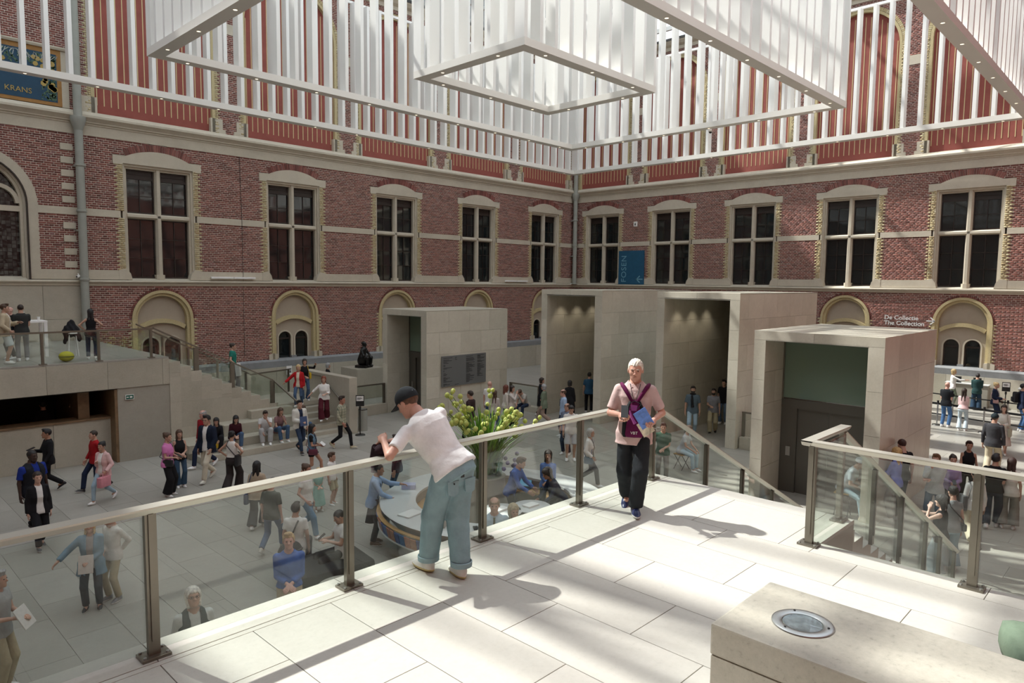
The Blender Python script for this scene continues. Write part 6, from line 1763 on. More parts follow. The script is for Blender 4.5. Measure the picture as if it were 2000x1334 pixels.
add_person((4.43, 20.90, 0.00), 183, 1.72, 'man in black with an orange lanyard looking at a tablet', top=(0.012, 0.012, 0.014), sleeve=1.6, bottom=(0.012, 0.012, 0.014), hair=('short', (0.012, 0.01, 0.01)), pose='walkl', arms=('phone', 'front'), skin=(0.36, 0.19, 0.12), shoe=(0.012, 0.012, 0.014))
add_person((3.47, 17.80, 0.00), 294, 1.85, 'large man in a dark quilted vest over a blue T-shirt', top=(0.012, 0.03, 0.22), sleeve=0.75, jacket=(0.014, 0.016, 0.022), jsleeve=0.0, bottom=(0.012, 0.012, 0.014), hair=('crop', (0.012, 0.01, 0.01)), skin=(0.055, 0.03, 0.022), bw=1.28, arms=('down', 'down'), pose='step', shoe=(0.012, 0.012, 0.014), legs='loose')
add_person((3.33, 16.69, 0.00), 274, 1.63, 'young woman in a black jacket over a white top walking with the large man', sex='f', top=(0.7, 0.69, 0.67), jacket=(0.012, 0.012, 0.014), bottom=(0.012, 0.012, 0.014), legs='reg', hair=('pony', (0.03, 0.018, 0.012)), arms=('down', 'down'), pose='step', shoe=(0.06, 0.06, 0.065), skin=(0.56, 0.35, 0.27))
add_person((5.14, 24.60, 0.00), 88, 1.85, 'person in dark clothes standing behind the service counter', top=(0.012, 0.012, 0.014), sleeve=1.6, bottom=(0.025, 0.04, 0.075), hair=('short', (0.012, 0.01, 0.01)))
add_person((6.16, 24.40, 0.55), 176, 1.66, 'woman with long dark hair sitting at the service counter recess', seat=0.5, pose='sit', sex='f', top=(0.012, 0.012, 0.014), sleeve=1.6, bottom=(0.09, 0.015, 0.025), hair=('long', (0.03, 0.018, 0.012)), arms=('face', 'read'), lean=15)
add_person((3.29, 12.96, 0.00), 246, 1.56, 'woman with blonde hair and a blue cardigan holding a map below the platform', sex='f', top=(0.3, 0.28, 0.28), jacket=(0.16, 0.26, 0.34), jsleeve=1.55, bottom=(0.05, 0.065, 0.075), hair=('long', (0.55, 0.4, 0.2)), arms=('side', 'belly'), jlen=-0.24, bw=1.1, shoe=(0.012, 0.012, 0.014), pose='stand')
add_person((3.65, 13.07, 0.00), 204, 1.56, 'man in a white long-sleeved shirt and khaki trousers beside the blue cardigan', top=(0.6, 0.59, 0.56), sleeve=1.6, bottom=(0.4, 0.35, 0.23), hair=('short', (0.34, 0.34, 0.34)), arms=('belly', 'behind'), shoe=(0.2, 0.2, 0.21), pose='stand', head=(0, 20))
add_person((1.71, 11.10, 0.00), 321, 1.70, 'person in a grey top with a newspaper at the foot of the platform wall', top=(0.35, 0.36, 0.36), bottom=(0.4, 0.35, 0.23), hair=('short', (0.34, 0.34, 0.34)), arms=('read', 'read'))
add_person((3.28, 8.61, 0.00), 259, 1.76, 'white-haired man in a dark vest and striped shirt looking up', top=(0.52, 0.54, 0.52), sleeve=1.55, jacket=(0.028, 0.04, 0.042), jsleeve=0.0, bottom=(0.06, 0.06, 0.065), hair=('bob', (0.7, 0.67, 0.6)), head=(0, -18))
extras(PEOPLE[-1][0], glasses=1)
add_person((5.03, 9.48, 0.00), 242, 1.78, 'reflection of a fair-haired man in a bright blue shirt with folded hands, built as a figure', top=(0.06, 0.14, 0.44), sleeve=1.5, bottom=(0.48, 0.4, 0.28), hair=('short', (0.5, 0.34, 0.17)), arms=('belly', 'belly'), skin=(0.58, 0.33, 0.27), hem=0.02, head=(0, -10))  # taken for a reflection in the rail glass, modelled as a standing figure
add_person((6.48, 11.93, 0.00), 46, 1.70, 'person in a white T-shirt with a black strap, seen from behind', seat=0.45, pose='sit', top=(0.72, 0.72, 0.7), sleeve=0.6, bottom=(0.06, 0.06, 0.065), hair=('short', (0.03, 0.018, 0.012)), skin=(0.46, 0.27, 0.19))
extras(PEOPLE[-1][0], strap=1)
add_person((6.92, 11.04, 0.00), 168, 1.70, 'man in a white T-shirt sitting on the black sofa with a phone', seat=0.45, pose='sit', top=(0.74, 0.73, 0.71), sleeve=0.6, bottom=(0.012, 0.012, 0.014), hair=('crop', (0.012, 0.01, 0.01)), arms=('phone', 'phone'), head=(0, 25), skin=(0.46, 0.27, 0.19))
add_person((7.04, 14.66, 0.00), 44, 1.56, 'woman with black hair and a beige cardigan carrying a blue shoulder bag', sex='f', top=(0.62, 0.56, 0.45), jacket=(0.42, 0.34, 0.25), bottom=(0.06, 0.06, 0.06), legs='wide', hair=('long', (0.012, 0.01, 0.01)), arms=('bag', 'down'), pose='step')
add_person((6.62, 13.17, 0.00), 33, 1.57, 'man in a dark printed T-shirt and jeans striding behind the platform glass', top=(0.05, 0.055, 0.045), sleeve=0.8, bottom=(0.07, 0.12, 0.21), hair=('short', (0.012, 0.01, 0.01)), arms=('down', 'down'), pose='walk', skin=(0.56, 0.35, 0.27), shoe=(0.5, 0.48, 0.42))
add_person((7.57, 13.45, 0.00), 296, 1.66, 'woman with a high bun in a white top and blue jeans', sex='f', top=(0.78, 0.77, 0.74), sleeve=0.5, bottom=(0.14, 0.24, 0.34), legs='reg', hair=('bun', (0.075, 0.04, 0.022)), arms=('bag', 'down'), pose='walk', skin=(0.5, 0.27, 0.2))
add_person((8.64, 14.78, 0.00), 255, 1.07, 'small girl in a long turquoise flowered dress', sex='f', top=(0.28, 0.48, 0.42), sleeve=0.6, bottom=(0.28, 0.48, 0.42), legs='dress', hair=('bob', (0.55, 0.4, 0.2)), arms=('belly', 'belly'))
add_person((9.14, 15.00, 0.00), 299, 1.30, 'little boy in a white shirt next to the girl in turquoise', top=(0.78, 0.77, 0.74), sleeve=0.6, bottom=(0.4, 0.35, 0.23), legs='shorts', hair=('short', (0.075, 0.04, 0.022)), sex='c')
add_person((8.35, 12.10, 0.00), 315, 1.74, 'desk attendant in a blue shirt and black apron pointing across the desk', top=(0.3, 0.42, 0.62), sleeve=1.6, bottom=(0.025, 0.035, 0.035), hair=('crop', (0.03, 0.018, 0.012)), arms=('desk', 'point'), skin=(0.36, 0.19, 0.12), lean=10, pose='stand', shoe=(0.12, 0.08, 0.05))
extras(PEOPLE[-1][0], apron=1)
add_person((10.36, 13.95, 0.00), 133, 1.74, 'visitor in a dark maroon top and jeans standing across the desk', top=(0.06, 0.018, 0.03), sleeve=1.5, bottom=(0.05, 0.08, 0.13), hair=('short', (0.03, 0.018, 0.012)))
add_person((10.54, 10.16, 0.25), 293, 1.66, 'desk attendant in a blue shirt bending to a laptop', top=(0.1, 0.18, 0.48), sleeve=1.6, bottom=(0.012, 0.012, 0.014), hair=('short', (0.075, 0.04, 0.022)), arms=('desk', 'desk'), lean=20)
add_person((11.49, 9.92, 0.25), 216, 1.64, 'desk attendant with long dark hair in a blue sweater', sex='f', top=(0.17, 0.28, 0.62), sleeve=1.6, bottom=(0.012, 0.012, 0.014), hair=('long', (0.03, 0.018, 0.012)), arms=('belly', 'belly'), skin=(0.36, 0.19, 0.12))
add_person((11.30, 9.39, 0.25), 160, 1.66, 'person with curly dark hair bending over inside the round desk', seat=0.62, pose='sit', sex='f', top=(0.015, 0.022, 0.05), sleeve=1.5, bottom=(0.012, 0.012, 0.014), hair=('curly', (0.03, 0.018, 0.012)), arms=('desk', 'desk'), lean=30, skin=(0.36, 0.19, 0.12))
add_person((8.22, 8.30, 0.00), 225, 1.90, 'reflection of a man in a pale blue shirt and olive tie, built as a figure below the platform', top=(0.46, 0.58, 0.68), sleeve=1.55, bottom=(0.012, 0.012, 0.014), hair=('fringe', (0.25, 0.17, 0.1)), skin=(0.56, 0.35, 0.27))  # ghost reflection in the glass, given a solid body on the floor
extras(PEOPLE[-1][0], tie=(0.1, 0.1, 0.05))
add_person((8.52, 8.14, 0.00), 244, 1.76, 'blonde person beside the man with the olive tie', sex='f', top=(0.45, 0.42, 0.38), bottom=(0.012, 0.012, 0.014), hair=('bob', (0.4, 0.32, 0.2)))
add_person((15.96, 17.32, 0.00), 107, 1.92, 'man in dark clothes with an orange collar striding behind the flowers', top=(0.035, 0.02, 0.02), sleeve=1.5, bottom=(0.012, 0.012, 0.014), hair=('crop', (0.03, 0.018, 0.012)), pose='walk', arms=('front', 'back'), skin=(0.46, 0.27, 0.19))
add_person((18.43, 18.93, 0.00), 16, 1.78, 'bald man in a white T-shirt next to the directory board', top=(0.78, 0.77, 0.74), sleeve=0.6, bottom=(0.07, 0.12, 0.21), hair=None, skin=(0.55, 0.32, 0.25))
add_person((17.79, 18.00, 0.00), 35, 1.62, 'woman with very long brown hair behind the flowers', sex='f', top=(0.5, 0.45, 0.42), sleeve=1.5, bottom=(0.07, 0.12, 0.21), hair=('verylong', (0.075, 0.04, 0.022)))
add_person((18.81, 18.43, 0.00), 334, 1.68, 'red-haired woman in a cream cardigan by the glass screen', sex='f', top=(0.62, 0.58, 0.52), sleeve=1.6, bottom=(0.025, 0.04, 0.075), hair=('long', (0.13, 0.035, 0.02)), pose='step')
add_person((18.97, 18.26, 0.00), 284, 1.64, 'dark-haired woman raising a hand to her face by the glass screen', sex='f', top=(0.55, 0.5, 0.46), sleeve=1.6, bottom=(0.012, 0.012, 0.014), hair=('bob', (0.03, 0.018, 0.012)), arms=('face', 'belly'))
add_person((20.95, 19.36, 0.00), 188, 1.74, 'man in a grey T-shirt sitting with his head bowed', seat=0.45, pose='sit', top=(0.42, 0.4, 0.36), sleeve=0.6, bottom=(0.025, 0.04, 0.075), hair=('short', (0.075, 0.04, 0.022)), arms=('knee', 'face'), lean=35, head=(0, 25))
add_person((21.44, 18.94, 0.00), 301, 1.66, 'woman in a dark coat walking out from the tall portal', sex='f', top=(0.012, 0.012, 0.014), jacket=(0.012, 0.012, 0.014), bottom=(0.012, 0.012, 0.014), hair=('bob', (0.03, 0.018, 0.012)), jlen=-0.4, pose='step')
add_person((20.45, 17.93, 0.00), 111, 1.62, 'grey-haired woman in an olive cardigan and pinkish trousers', sex='f', top=(0.17, 0.21, 0.15), sleeve=1.6, bottom=(0.3, 0.22, 0.18), hair=('bob', (0.34, 0.34, 0.34)), pose='walk', legs='loose', bw=1.15, hem=-0.2)
add_person((19.18, 15.88, 0.00), 140, 1.74, 'bald man in a light blue shirt with a lanyard', top=(0.36, 0.48, 0.66), sleeve=1.55, bottom=(0.025, 0.04, 0.075), hair=('fringe', (0.075, 0.04, 0.022)), skin=(0.58, 0.34, 0.27))
extras(PEOPLE[-1][0], glasses=1, strap=2)
add_person((21.74, 17.68, 0.00), 24, 1.68, 'woman in a black coat walking into the tall portal', sex='f', top=(0.012, 0.012, 0.014), jacket=(0.012, 0.012, 0.014), bottom=(0.012, 0.012, 0.014), hair=('bob', (0.012, 0.01, 0.01)), pose='walk', jlen=-0.3)
add_person((23.63, 18.15, 0.00), 38, 1.74, 'person in a blue top standing inside the tall portal', top=(0.03, 0.09, 0.17), sleeve=0.7, bottom=(0.012, 0.012, 0.014), hair=('short', (0.012, 0.01, 0.01)))
add_person((17.32, 14.18, 0.00), 189, 1.68, 'man with glasses just behind the man in the white T-shirt', top=(0.16, 0.2, 0.28), sleeve=1.4, bottom=(0.025, 0.04, 0.075), hair=('fringe', (0.075, 0.04, 0.022)))
extras(PEOPLE[-1][0], glasses=1)
add_person((16.85, 13.63, 0.00), 224, 1.76, 'dark-haired man in a white T-shirt and pale shorts by the desk', top=(0.74, 0.73, 0.7), sleeve=0.7, bottom=(0.5, 0.52, 0.55), legs='shorts', hair=('short', (0.012, 0.01, 0.01)), skin=(0.46, 0.27, 0.19), head=(0, 20))
add_person((15.09, 11.52, 0.00), 287, 1.64, 'grey-haired woman in a white jacket with a blue bag', sex='f', top=(0.2, 0.22, 0.22), jacket=(0.78, 0.77, 0.74), bottom=(0.06, 0.06, 0.065), hair=('bob', (0.5, 0.5, 0.48)), arms=('bag', 'down'), pose='walk')
add_person((16.72, 10.22, 0.00), 211, 1.72, 'person in a dark green T-shirt and grey trousers behind the stair glass', top=(0.035, 0.11, 0.075), sleeve=0.7, bottom=(0.26, 0.26, 0.25), hair=('short', (0.03, 0.018, 0.012)), arms=('bag', 'belly'))
add_person((18.49, 10.63, 0.00), 270, 1.70, 'person in a grey T-shirt and pale jeans on a folding stool by the stair', seat=0.5, pose='sit', sex='f', top=(0.45, 0.47, 0.5), sleeve=0.6, bottom=(0.42, 0.56, 0.66), legs='slim', hair=('pony', (0.075, 0.04, 0.022)), arms=('knee', 'knee'), lean=18)
add_person((22.77, 12.72, 0.00), 209, 1.88, 'bearded man in a blue-grey shirt with a black scarf leaving the portal', top=(0.1, 0.14, 0.17), sleeve=0.8, bottom=(0.34, 0.46, 0.55), hair=('short', (0.012, 0.01, 0.01)), pose='step', skin=(0.46, 0.27, 0.19))
extras(PEOPLE[-1][0], beard=1, scarf=1)
add_person((23.82, 12.45, 0.00), 203, 1.71, 'bearded man in a grey T-shirt and khaki shorts leaving the portal', top=(0.22, 0.22, 0.24), sleeve=0.7, bottom=(0.4, 0.35, 0.23), legs='loose', hair=('short', (0.012, 0.01, 0.01)), pose='step', arms=('read', 'down'), shoe=(0.012, 0.012, 0.014), skin=(0.46, 0.27, 0.19))
extras(PEOPLE[-1][0], beard=1)
add_person((25.72, 13.00, 0.00), 187, 1.78, 'man in a black T-shirt half hidden by the portal pier', top=(0.012, 0.012, 0.014), sleeve=0.7, bottom=(0.1, 0.15, 0.22), hair=('short', (0.012, 0.01, 0.01)))
add_person((37.62, 7.56, 0.00), 291, 1.74, 'blonde woman in a white top reaching towards a ticket terminal', sex='f', top=(0.78, 0.77, 0.74), sleeve=1.5, bottom=(0.17, 0.21, 0.15), hair=('bob', (0.55, 0.4, 0.2)), arms=('point', 'down'))
add_person((31.74, 6.56, 0.00), 347, 1.80, 'bald man in a black T-shirt and blue jeans with folded arms', top=(0.016, 0.018, 0.022), sleeve=0.7, bottom=(0.08, 0.17, 0.34), hair=None, arms=('belly', 'belly'), skin=(0.6, 0.34, 0.27), bw=1.05)
add_person((31.44, 5.92, 0.00), 1, 1.66, 'woman with very long dark hair, pink cardigan and pale jeans', sex='f', top=(0.7, 0.5, 0.5), sleeve=1.5, bottom=(0.5, 0.6, 0.66), legs='flare', hair=('verylong', (0.03, 0.018, 0.012)), arms=('belly', 'belly'), hem=-0.02)
add_person((37.18, 6.52, 0.00), 10, 1.66, 'person in a dark green hooded jacket at the ticket terminal', top=(0.022, 0.055, 0.055), sleeve=1.6, bottom=(0.025, 0.05, 0.085), legs='wide', hair=('short', (0.012, 0.01, 0.01)), hem=-0.14, bw=1.1, arms=('belly', 'belly'))
add_person((34.26, 5.35, 0.00), 269, 1.68, 'blonde woman in a navy blazer queueing at the belts', sex='f', top=(0.78, 0.77, 0.74), jacket=(0.015, 0.022, 0.05), bottom=(0.02, 0.03, 0.06), hair=('bun', (0.55, 0.4, 0.2)), arms=('read', 'bag'), legs='wide')
add_person((32.93, 4.27, 0.00), 287, 1.87, 'man in navy carrying a dark backpack in the queue', top=(0.015, 0.022, 0.05), sleeve=1.6, bottom=(0.06, 0.13, 0.27), hair=('short', (0.012, 0.01, 0.01)))
extras(PEOPLE[-1][0], pack=(0.012, 0.012, 0.014))
add_person((24.80, 3.85, 0.00), 354, 1.84, 'man in a dark cap, charcoal hoodie and beige trousers', top=(0.045, 0.045, 0.05), sleeve=1.6, bottom=(0.5, 0.44, 0.32), legs='loose', hair=('short', (0.075, 0.04, 0.022)), cap=(0.02, 0.03, 0.035), pose='step', hem=-0.12, bw=1.1)
add_person((27.89, 4.09, 0.00), 183, 1.68, 'woman with long dark hair in a cream top and pale skirt smiling', sex='f', top=(0.66, 0.64, 0.58), sleeve=1.55, bottom=(0.55, 0.47, 0.42), legs='skirt', hair=('long', (0.03, 0.018, 0.012)), arms=('read', 'read'), shoe=(0.78, 0.77, 0.74), skin=(0.56, 0.35, 0.27))
add_person((18.62, 4.70, 0.00), 44, 1.88, 'short-haired man in a black T-shirt in front of the lift box', top=(0.012, 0.012, 0.014), sleeve=0.6, bottom=(0.03, 0.045, 0.06), hair=('crop', (0.05, 0.02, 0.015)), skin=(0.56, 0.35, 0.27), head=(0, 20))
add_person((18.03, 4.67, 0.00), 75, 1.78, 'blonde woman in a blue-violet top taking a photo', sex='f', top=(0.2, 0.24, 0.62), sleeve=1.3, bottom=(0.06, 0.055, 0.05), hair=('long', (0.5, 0.33, 0.14)), arms=('phone', 'phone'))
add_person((18.18, 3.88, 0.00), 182, 1.74, 'person with brown hair and a grey sweatshirt, hand at the mouth', top=(0.46, 0.48, 0.48), sleeve=1.6, bottom=(0.07, 0.11, 0.16), hair=('short', (0.14, 0.07, 0.03)), arms=('face', 'cross'), skin=(0.56, 0.35, 0.27))
add_person((18.88, 3.69, 0.00), 201, 1.64, 'woman in a purple sweater holding a phone', sex='f', top=(0.36, 0.27, 0.48), sleeve=1.6, bottom=(0.06, 0.06, 0.065), hair=('bun', (0.03, 0.018, 0.012)), arms=('read', 'read'), skin=(0.56, 0.35, 0.27))
add_person((20.80, 3.73, 0.00), 200, 1.66, 'woman in a black sleeveless top with cropped dark hair', sex='f', top=(0.012, 0.012, 0.014), sleeve=0, bottom=(0.012, 0.012, 0.014), hair=('short', (0.045, 0.022, 0.015)), arms=('read', 'down'), skin=(0.46, 0.27, 0.19))
add_person((19.16, 2.90, 0.00), 4, 1.76, 'black-haired man in a black T-shirt and dark jeans seen from behind', top=(0.014, 0.014, 0.016), sleeve=0.8, bottom=(0.025, 0.032, 0.05), legs='loose', hair=('short', (0.012, 0.01, 0.01)), arms=('belly', 'down'), pose='step', hem=-0.06)
add_person((19.36, 2.62, 0.00), 8, 1.68, 'woman with long brown hair, white knit and grey trousers', sex='f', top=(0.68, 0.66, 0.6), sleeve=0.6, bottom=(0.26, 0.25, 0.22), legs='wide', hair=('verylong', (0.045, 0.02, 0.014)))
add_person((17.69, 3.01, 0.00), 30, 1.70, 'person in a white blouse and beige trousers with a grey shoulder bag', sex='f', top=(0.74, 0.74, 0.72), sleeve=1.5, bottom=(0.5, 0.45, 0.33), legs='wide', hair=('bun', (0.012, 0.01, 0.01)), pose='walk')
add_person((14.92, 3.04, 0.00), 82, 1.66, 'woman with dark curls in a black tank top pointing ahead', sex='f', top=(0.012, 0.012, 0.014), sleeve=0, bottom=(0.34, 0.46, 0.55), legs='wide', hair=('curly', (0.012, 0.01, 0.01)), arms=('point', 'face'), skin=(0.62, 0.42, 0.34))
add_person((15.63, 3.01, 0.00), 41, 1.70, 'person in a sleeveless grey shirt with a black hip bag', sex='f', top=(0.28, 0.3, 0.31), sleeve=0.3, bottom=(0.24, 0.34, 0.4), legs='wide', hair=('bun', (0.012, 0.01, 0.01)), arms=('down', 'hip'), skin=(0.56, 0.35, 0.27))
add_person((17.55, 5.67, 0.00), 272, 1.80, 'reflection, built as a figure, of a person in a light cap and pale jeans on a folding stool with a sketch pad', seat=0.62, pose='sit', top=(0.5, 0.55, 0.6), sleeve=0.7, bottom=(0.45, 0.6, 0.7), legs='slim', hair=('short', (0.075, 0.04, 0.022)), arms=('read', 'read'), lean=28, cap=(0.5, 0.55, 0.62), shoe=(0.6, 0.5, 0.35))  # taken for a glass reflection, modelled solid with stool and pad
# ------------------------------------------------------------------ the two men on the platform
def lean_man():
    i = person((3.93, 4.55, ZPL), 84, 1.79, 'man in a black cap, white T-shirt and pale blue jeans leaning on the handrail', sex='m', pose='stand', feet=[(.06, -.11, 0, 0), (-.09, .17, 0, 0)], pelvis=(.045, -.02, .94),
               lean=37, side=-19, bend=-.0, arms=(('w', 3.66, 5.06, 4.15), ('w', 3.57, 5.00, 4.19)), hands=('fist', 'fist'), head=(22, 8), top=(.82, .82, .82), sleeve=.72, bottom=(.25, .37, .41), legs='baggy', bw=1.07, shoe=(.78, .77, .73), sole=(.62, .50, .22),
               hair=('short', (.10, .045, .022)), cap=(.022, .026, .03), skin=(.58, .33, .25), h=.0095, hh=.005, wrinkle=.0022, hem=-.03)
    t, s, A, pel = i['root'], i['s'], i['A'], i['pel']
    def T(x, y, z): return Vector((pel + A[0] * x + A[1] * y + A[2] * z) * s)
    den = cloth((.25, .37, .41))
    # turned-up cuffs, back pockets, button and leather patch
    for k, (fx, fy) in enumerate(((.06, -.11), (-.09, .17))):
        part('cuff', MB().lathe([(.087 * s, .0), (.094 * s, .004), (.096 * s, .045), (.088 * s, .05)], (fx * s, (fy - .005) * s, .10 * s), 28), cloth((.30, .43, .47)), t, 50)
    for sg in (1, -1):
        q = [(Vector(pel) + Vector((sg * .088 + dx, -.118 + .03 * abs(dx + sg * .01) * 6, dz))) * s for dx, dz in ((-.055, -.075), (.055, -.075), (.05, -.185), (0, -.205), (-.05, -.185))]
        q2 = [v + Vector((0, -.014, 0)) for v in q]; n = 5
        part('back_pocket', MB().add(q + q2, [(0, 1, 2, 3, 4), (9, 8, 7, 6, 5)] + [(k, 5 + k, 5 + (k + 1) % 5, (k + 1) % 5) for k in range(5)]), den, t)
    part('pocket_button', MB().ball((Vector(pel) + Vector((-.088, -.135, -.095))) * s, .008, 8, 6), 'black', t, True)
    part('brand_patch', MB().box(.03 * s, .065 * s, -.150 * s, -.140 * s, (pel[2] - .055) * s, (pel[2] - .03) * s), 'black', t)
    hm = Matrix.Translation(Vector(i['hc'] * s)) @ Matrix(i['Hd'].tolist()).to_4x4() @ Matrix.Scale(s, 4)
    o = text_obj('cap_mark', 'ovo', .03, 'paper', t, (0, 0, 0), (0, 0, 0), .002, 'CENTER'); o.matrix_local = hm @ Matrix.Translation((0, -.124, .055)) @ Matrix.Rotation(PI / 2, 4, 'X') 
    b = thing('dark_jacket', (3.60, 5.00, 4.065), 'dark bundled jacket held on the handrail by the leaning man', 'jacket')
    part('folds', MB().ball((0, .02, .04), (.11, .07, .06), 14, 8).tube([(-.05, .05, .06), (-.06, .09, -.05), (-.07, .09, -.17)], [.06, .05, .03], 8), cloth((.03, .014, .02)), b, True)
    return i
lean = lean_man()

def walk_man():
    i = person((6.58, 4.40, ZPL), 213.5, 1.765, 'white-haired man in a dusty pink polo shirt walking with phone and leaflets', sex='m', pose='step', feet=[(.07, -.20, .035, -20), (-.035, .13, 0, 4)],
               arms=((-.03, .27, -.245), (.03, .22, -.295)), hands=('grip', 'grip'), head=(-2, 5), top=(.60, .44, .42), sleeve=.82, bottom=(.022, .026, .03), legs='loose', shoe=(.02, .03, .10), sole=(.75, .75, .74),
               hair=('crop', (.74, .68, .58)), skin=(.60, .33, .25), h=.0095, hh=.005, wrinkle=.0024, hem=-.13, bw=1.04)
    t, s, A, pel = i['root'], i['s'], i['A'], i['pel']
    def T(x, y, z): return Vector((pel + A[0] * x + A[1] * y + A[2] * z) * s)
    pk = cloth((.60, .44, .42))
    # collar and placket
    for sg in (1, -1):
        part('collar', MB().add([T(sg * .075, -.02, .585), T(sg * .078, .02, .575), T(sg * .03, .085, .525), T(sg * .055, .095, .49), T(sg * .095, .03, .545), T(sg * .092, -.02, .56)], [(0, 1, 4, 5), (1, 2, 3, 4)]), pk, t)
    for z in (.50, .46): part('button', MB().ball(T(0, .118, z), .005, 6, 5), 'paper', t)
    part('neck_cord', MB().tube([T(-.06, -.01, .58), T(-.055, .07, .54), T(-.03, .125, .44), T(.0, .145, .36), T(.03, .125, .44), T(.055, .07, .54), T(.06, -.01, .58)], .0035, 6), 'black', t, 60)
    wr = i['hands'][1]
    part('eyebrow', MB().tube([(Vector(i['hc']) + Vector(i['Hd'] @ np.array(p))) * s for p in ((.014, .097, .026), (.03, .097, .031), (.048, .088, .026))], .004, 5), cloth((.5, .44, .36), 'hair'), t, 60)
    part('eyebrow', MB().tube([(Vector(i['hc']) + Vector(i['Hd'] @ np.array(p))) * s for p in ((-.014, .097, .026), (-.03, .097, .031), (-.048, .088, .026))], .004, 5), cloth((.5, .44, .36), 'hair'), t, 60)
    part('lips', MB().tube([(Vector(i['hc']) + Vector(i['Hd'] @ np.array(p))) * s for p in ((-.02, .088, -.0545), (0, .0975, -.0535), (.02, .088, -.0545))], .0035, 5), mat('lips', (.40, .16, .13), .5), t, 60)
    # maroon sling pack worn on the chest
    W = i['wm']
    def Wt(x, y, z): return W @ T(x, y, z)
    mar, mlt = cloth((.10, .006, .05)), cloth((.34, .08, .27)); blk = cloth((.016, .018, .02))
    b = thing('sling_pack', Wt(0, .15, .05), 'maroon and black sling pack lettered VBT worn on the chest', 'backpack', rz=R(213.5 - 90))
    f0 = Vector(T(0, .15, .05))
    def L(x, y, z): return Vector(T(x, y, z)) - f0
    def loftb(x0, x1, zs, ys0, ys1, name, mm):
        mb = MB(); vs = []; n = len(zs)
        for z, a_, c_, e in zip(zs, x0, x1, range(n)):
            vs += [L(a_, ys0[e], z), L((a_ + c_) / 2, ys1[e] + .012, z), L(c_, ys0[e], z), L(c_, .122, z), L(a_, .122, z)]
        fs = [(5 * k + j, 5 * k + (j + 1) % 5, 5 * k + 5 + (j + 1) % 5, 5 * k + 5 + j) for k in range(n - 1) for j in range(5)] + [(4, 3, 2, 1, 0), tuple(5 * (n - 1) + j for j in range(5))]
        return part(name, mb.add(vs, fs), mm, b, 50)
    zs = [-.035, .0, .12, .28, .36, .385]
    loftb([-.085, -.098, -.085, -.06, -.045, -.035], [.085, .098, .085, .06, .045, .035], zs, [.15, .185, .20, .18, .15, .135], [.155, .19, .205, .185, .155, .137], 'pack_body', mar)
    for sg in (1, -1):
        a_ = [.075, .088, .075, .05, .035, .03]; c_ = [.12, .135, .13, .105, .065, .04]
        x0_ = [sg * v for v in (a_ if sg > 0 else c_)]; x1_ = [sg * v for v in (c_ if sg > 0 else a_)]
        loftb(x0_, x1_, zs, [.14, .165, .178, .16, .14, .13], [.145, .17, .182, .165, .142, .131], 'side_panel', blk)
        part('shoulder_strap', MB().tube([L(sg * .035, .135, .37), L(sg * .075, .135, .44), L(sg * .125, .095, .515), L(sg * .15, .0, .535), L(sg * .14, -.09, .48)], [.018, .022, .024, .022, .02], 8), mar, b, 60)
    part('bungee_cord', MB().tube([L(-.07, .165, .34), L(-.03, .182, .29), L(0, .19, .31), L(.04, .182, .29), L(.06, .165, .34), L(.0, .165, .375), L(-.07, .165, .34)], .004, 6), 'black', b, 60)
    part('ribbon', MB().tube([L(.05, .19, .27), L(.03, .20, .20), L(-.01, .212, .13)], [.008, .016, .02], 6), mlt, b, 60)
    part('pink_flap', MB().add([L(-.03, .192, .33), L(.045, .19, .335), L(.035, .198, .27), L(-.02, .199, .27)], [(0, 1, 2, 3)]), mlt, b)
    o = text_obj('lettering', 'VBT', .045, 'paper', b, (0, 0, 0), (0, 0, 0), .001, 'CENTER'); o.matrix_local = Matrix.Translation(L(.0, .2125, .012)) @ Matrix.Rotation(PI, 4, 'Z') @ Matrix.Rotation(PI / 2 - .12, 4, 'X')
    # phone in the right hand, leaflets in the left
    p, z, y = i['hands'][0]
    c, si = math.cos(R(213.5)), math.sin(R(213.5)); fwd = Vector((c, si, 0)); rt = Vector((si, -c, 0)); up = Vector((0, 0, 1))
    def card(name, cen, u, v, w, h_, d, label, cat, mt):
        n = u.cross(v).normalized(); t_ = thing(name, cen, label, cat)
        vs = [u * (sx * w / 2) + v * (sy * h_ / 2) + n * (sz * d / 2) for sz in (-1, 1) for sx, sy in ((-1, -1), (1, -1), (1, 1), (-1, 1))]
        part('sheet' if d < .004 else 'case', MB().add(vs, [(3, 2, 1, 0), (4, 5, 6, 7), (0, 1, 5, 4), (1, 2, 6, 5), (2, 3, 7, 6), (3, 0, 4, 7)]), mt, t_)
        return t_, n
    ph, n = card('smartphone', p + up * .055 + fwd * .03, rt, (up * .75 - fwd * .66).normalized(), .076, .15, .010, 'dark smartphone in the right hand of the walking man', 'phone', 'black')
    p, z, y = i['hands'][1]
    M['leaf_blue'] = mat('blue_leaflet', (.12, .25, .68), .5, var=.25, scale=20); M['leaf_map'] = mat('map_leaflet', (.62, .58, .45), .6, var=.35, scale=18)
    u = (rt * .80 + up * -.52 + fwd * .2).normalized(); v = (rt * .5 + up * .83 + fwd * .2).normalized()
    bl, n = card('leaflet', p + rt * .075 + up * .05 + fwd * .03, u, v, .15, .21, .003, 'bright blue leaflet in the left hand of the walking man', 'leaflet', 'leaf_blue')
    part('round_mark', MB().lathe([(.010, 0), (.016, 0), (.016, .001), (.010, .001)], seg=16), 'ink', bl, loc=u * .03 + v * -.06 + fwd * .004)
    mp, n = card('leaflet', p + rt * .05 + up * -.055 + fwd * .015, u, v, .14, .17, .003, 'folded printed map held beneath the blue leaflet', 'leaflet', 'leaf_map')
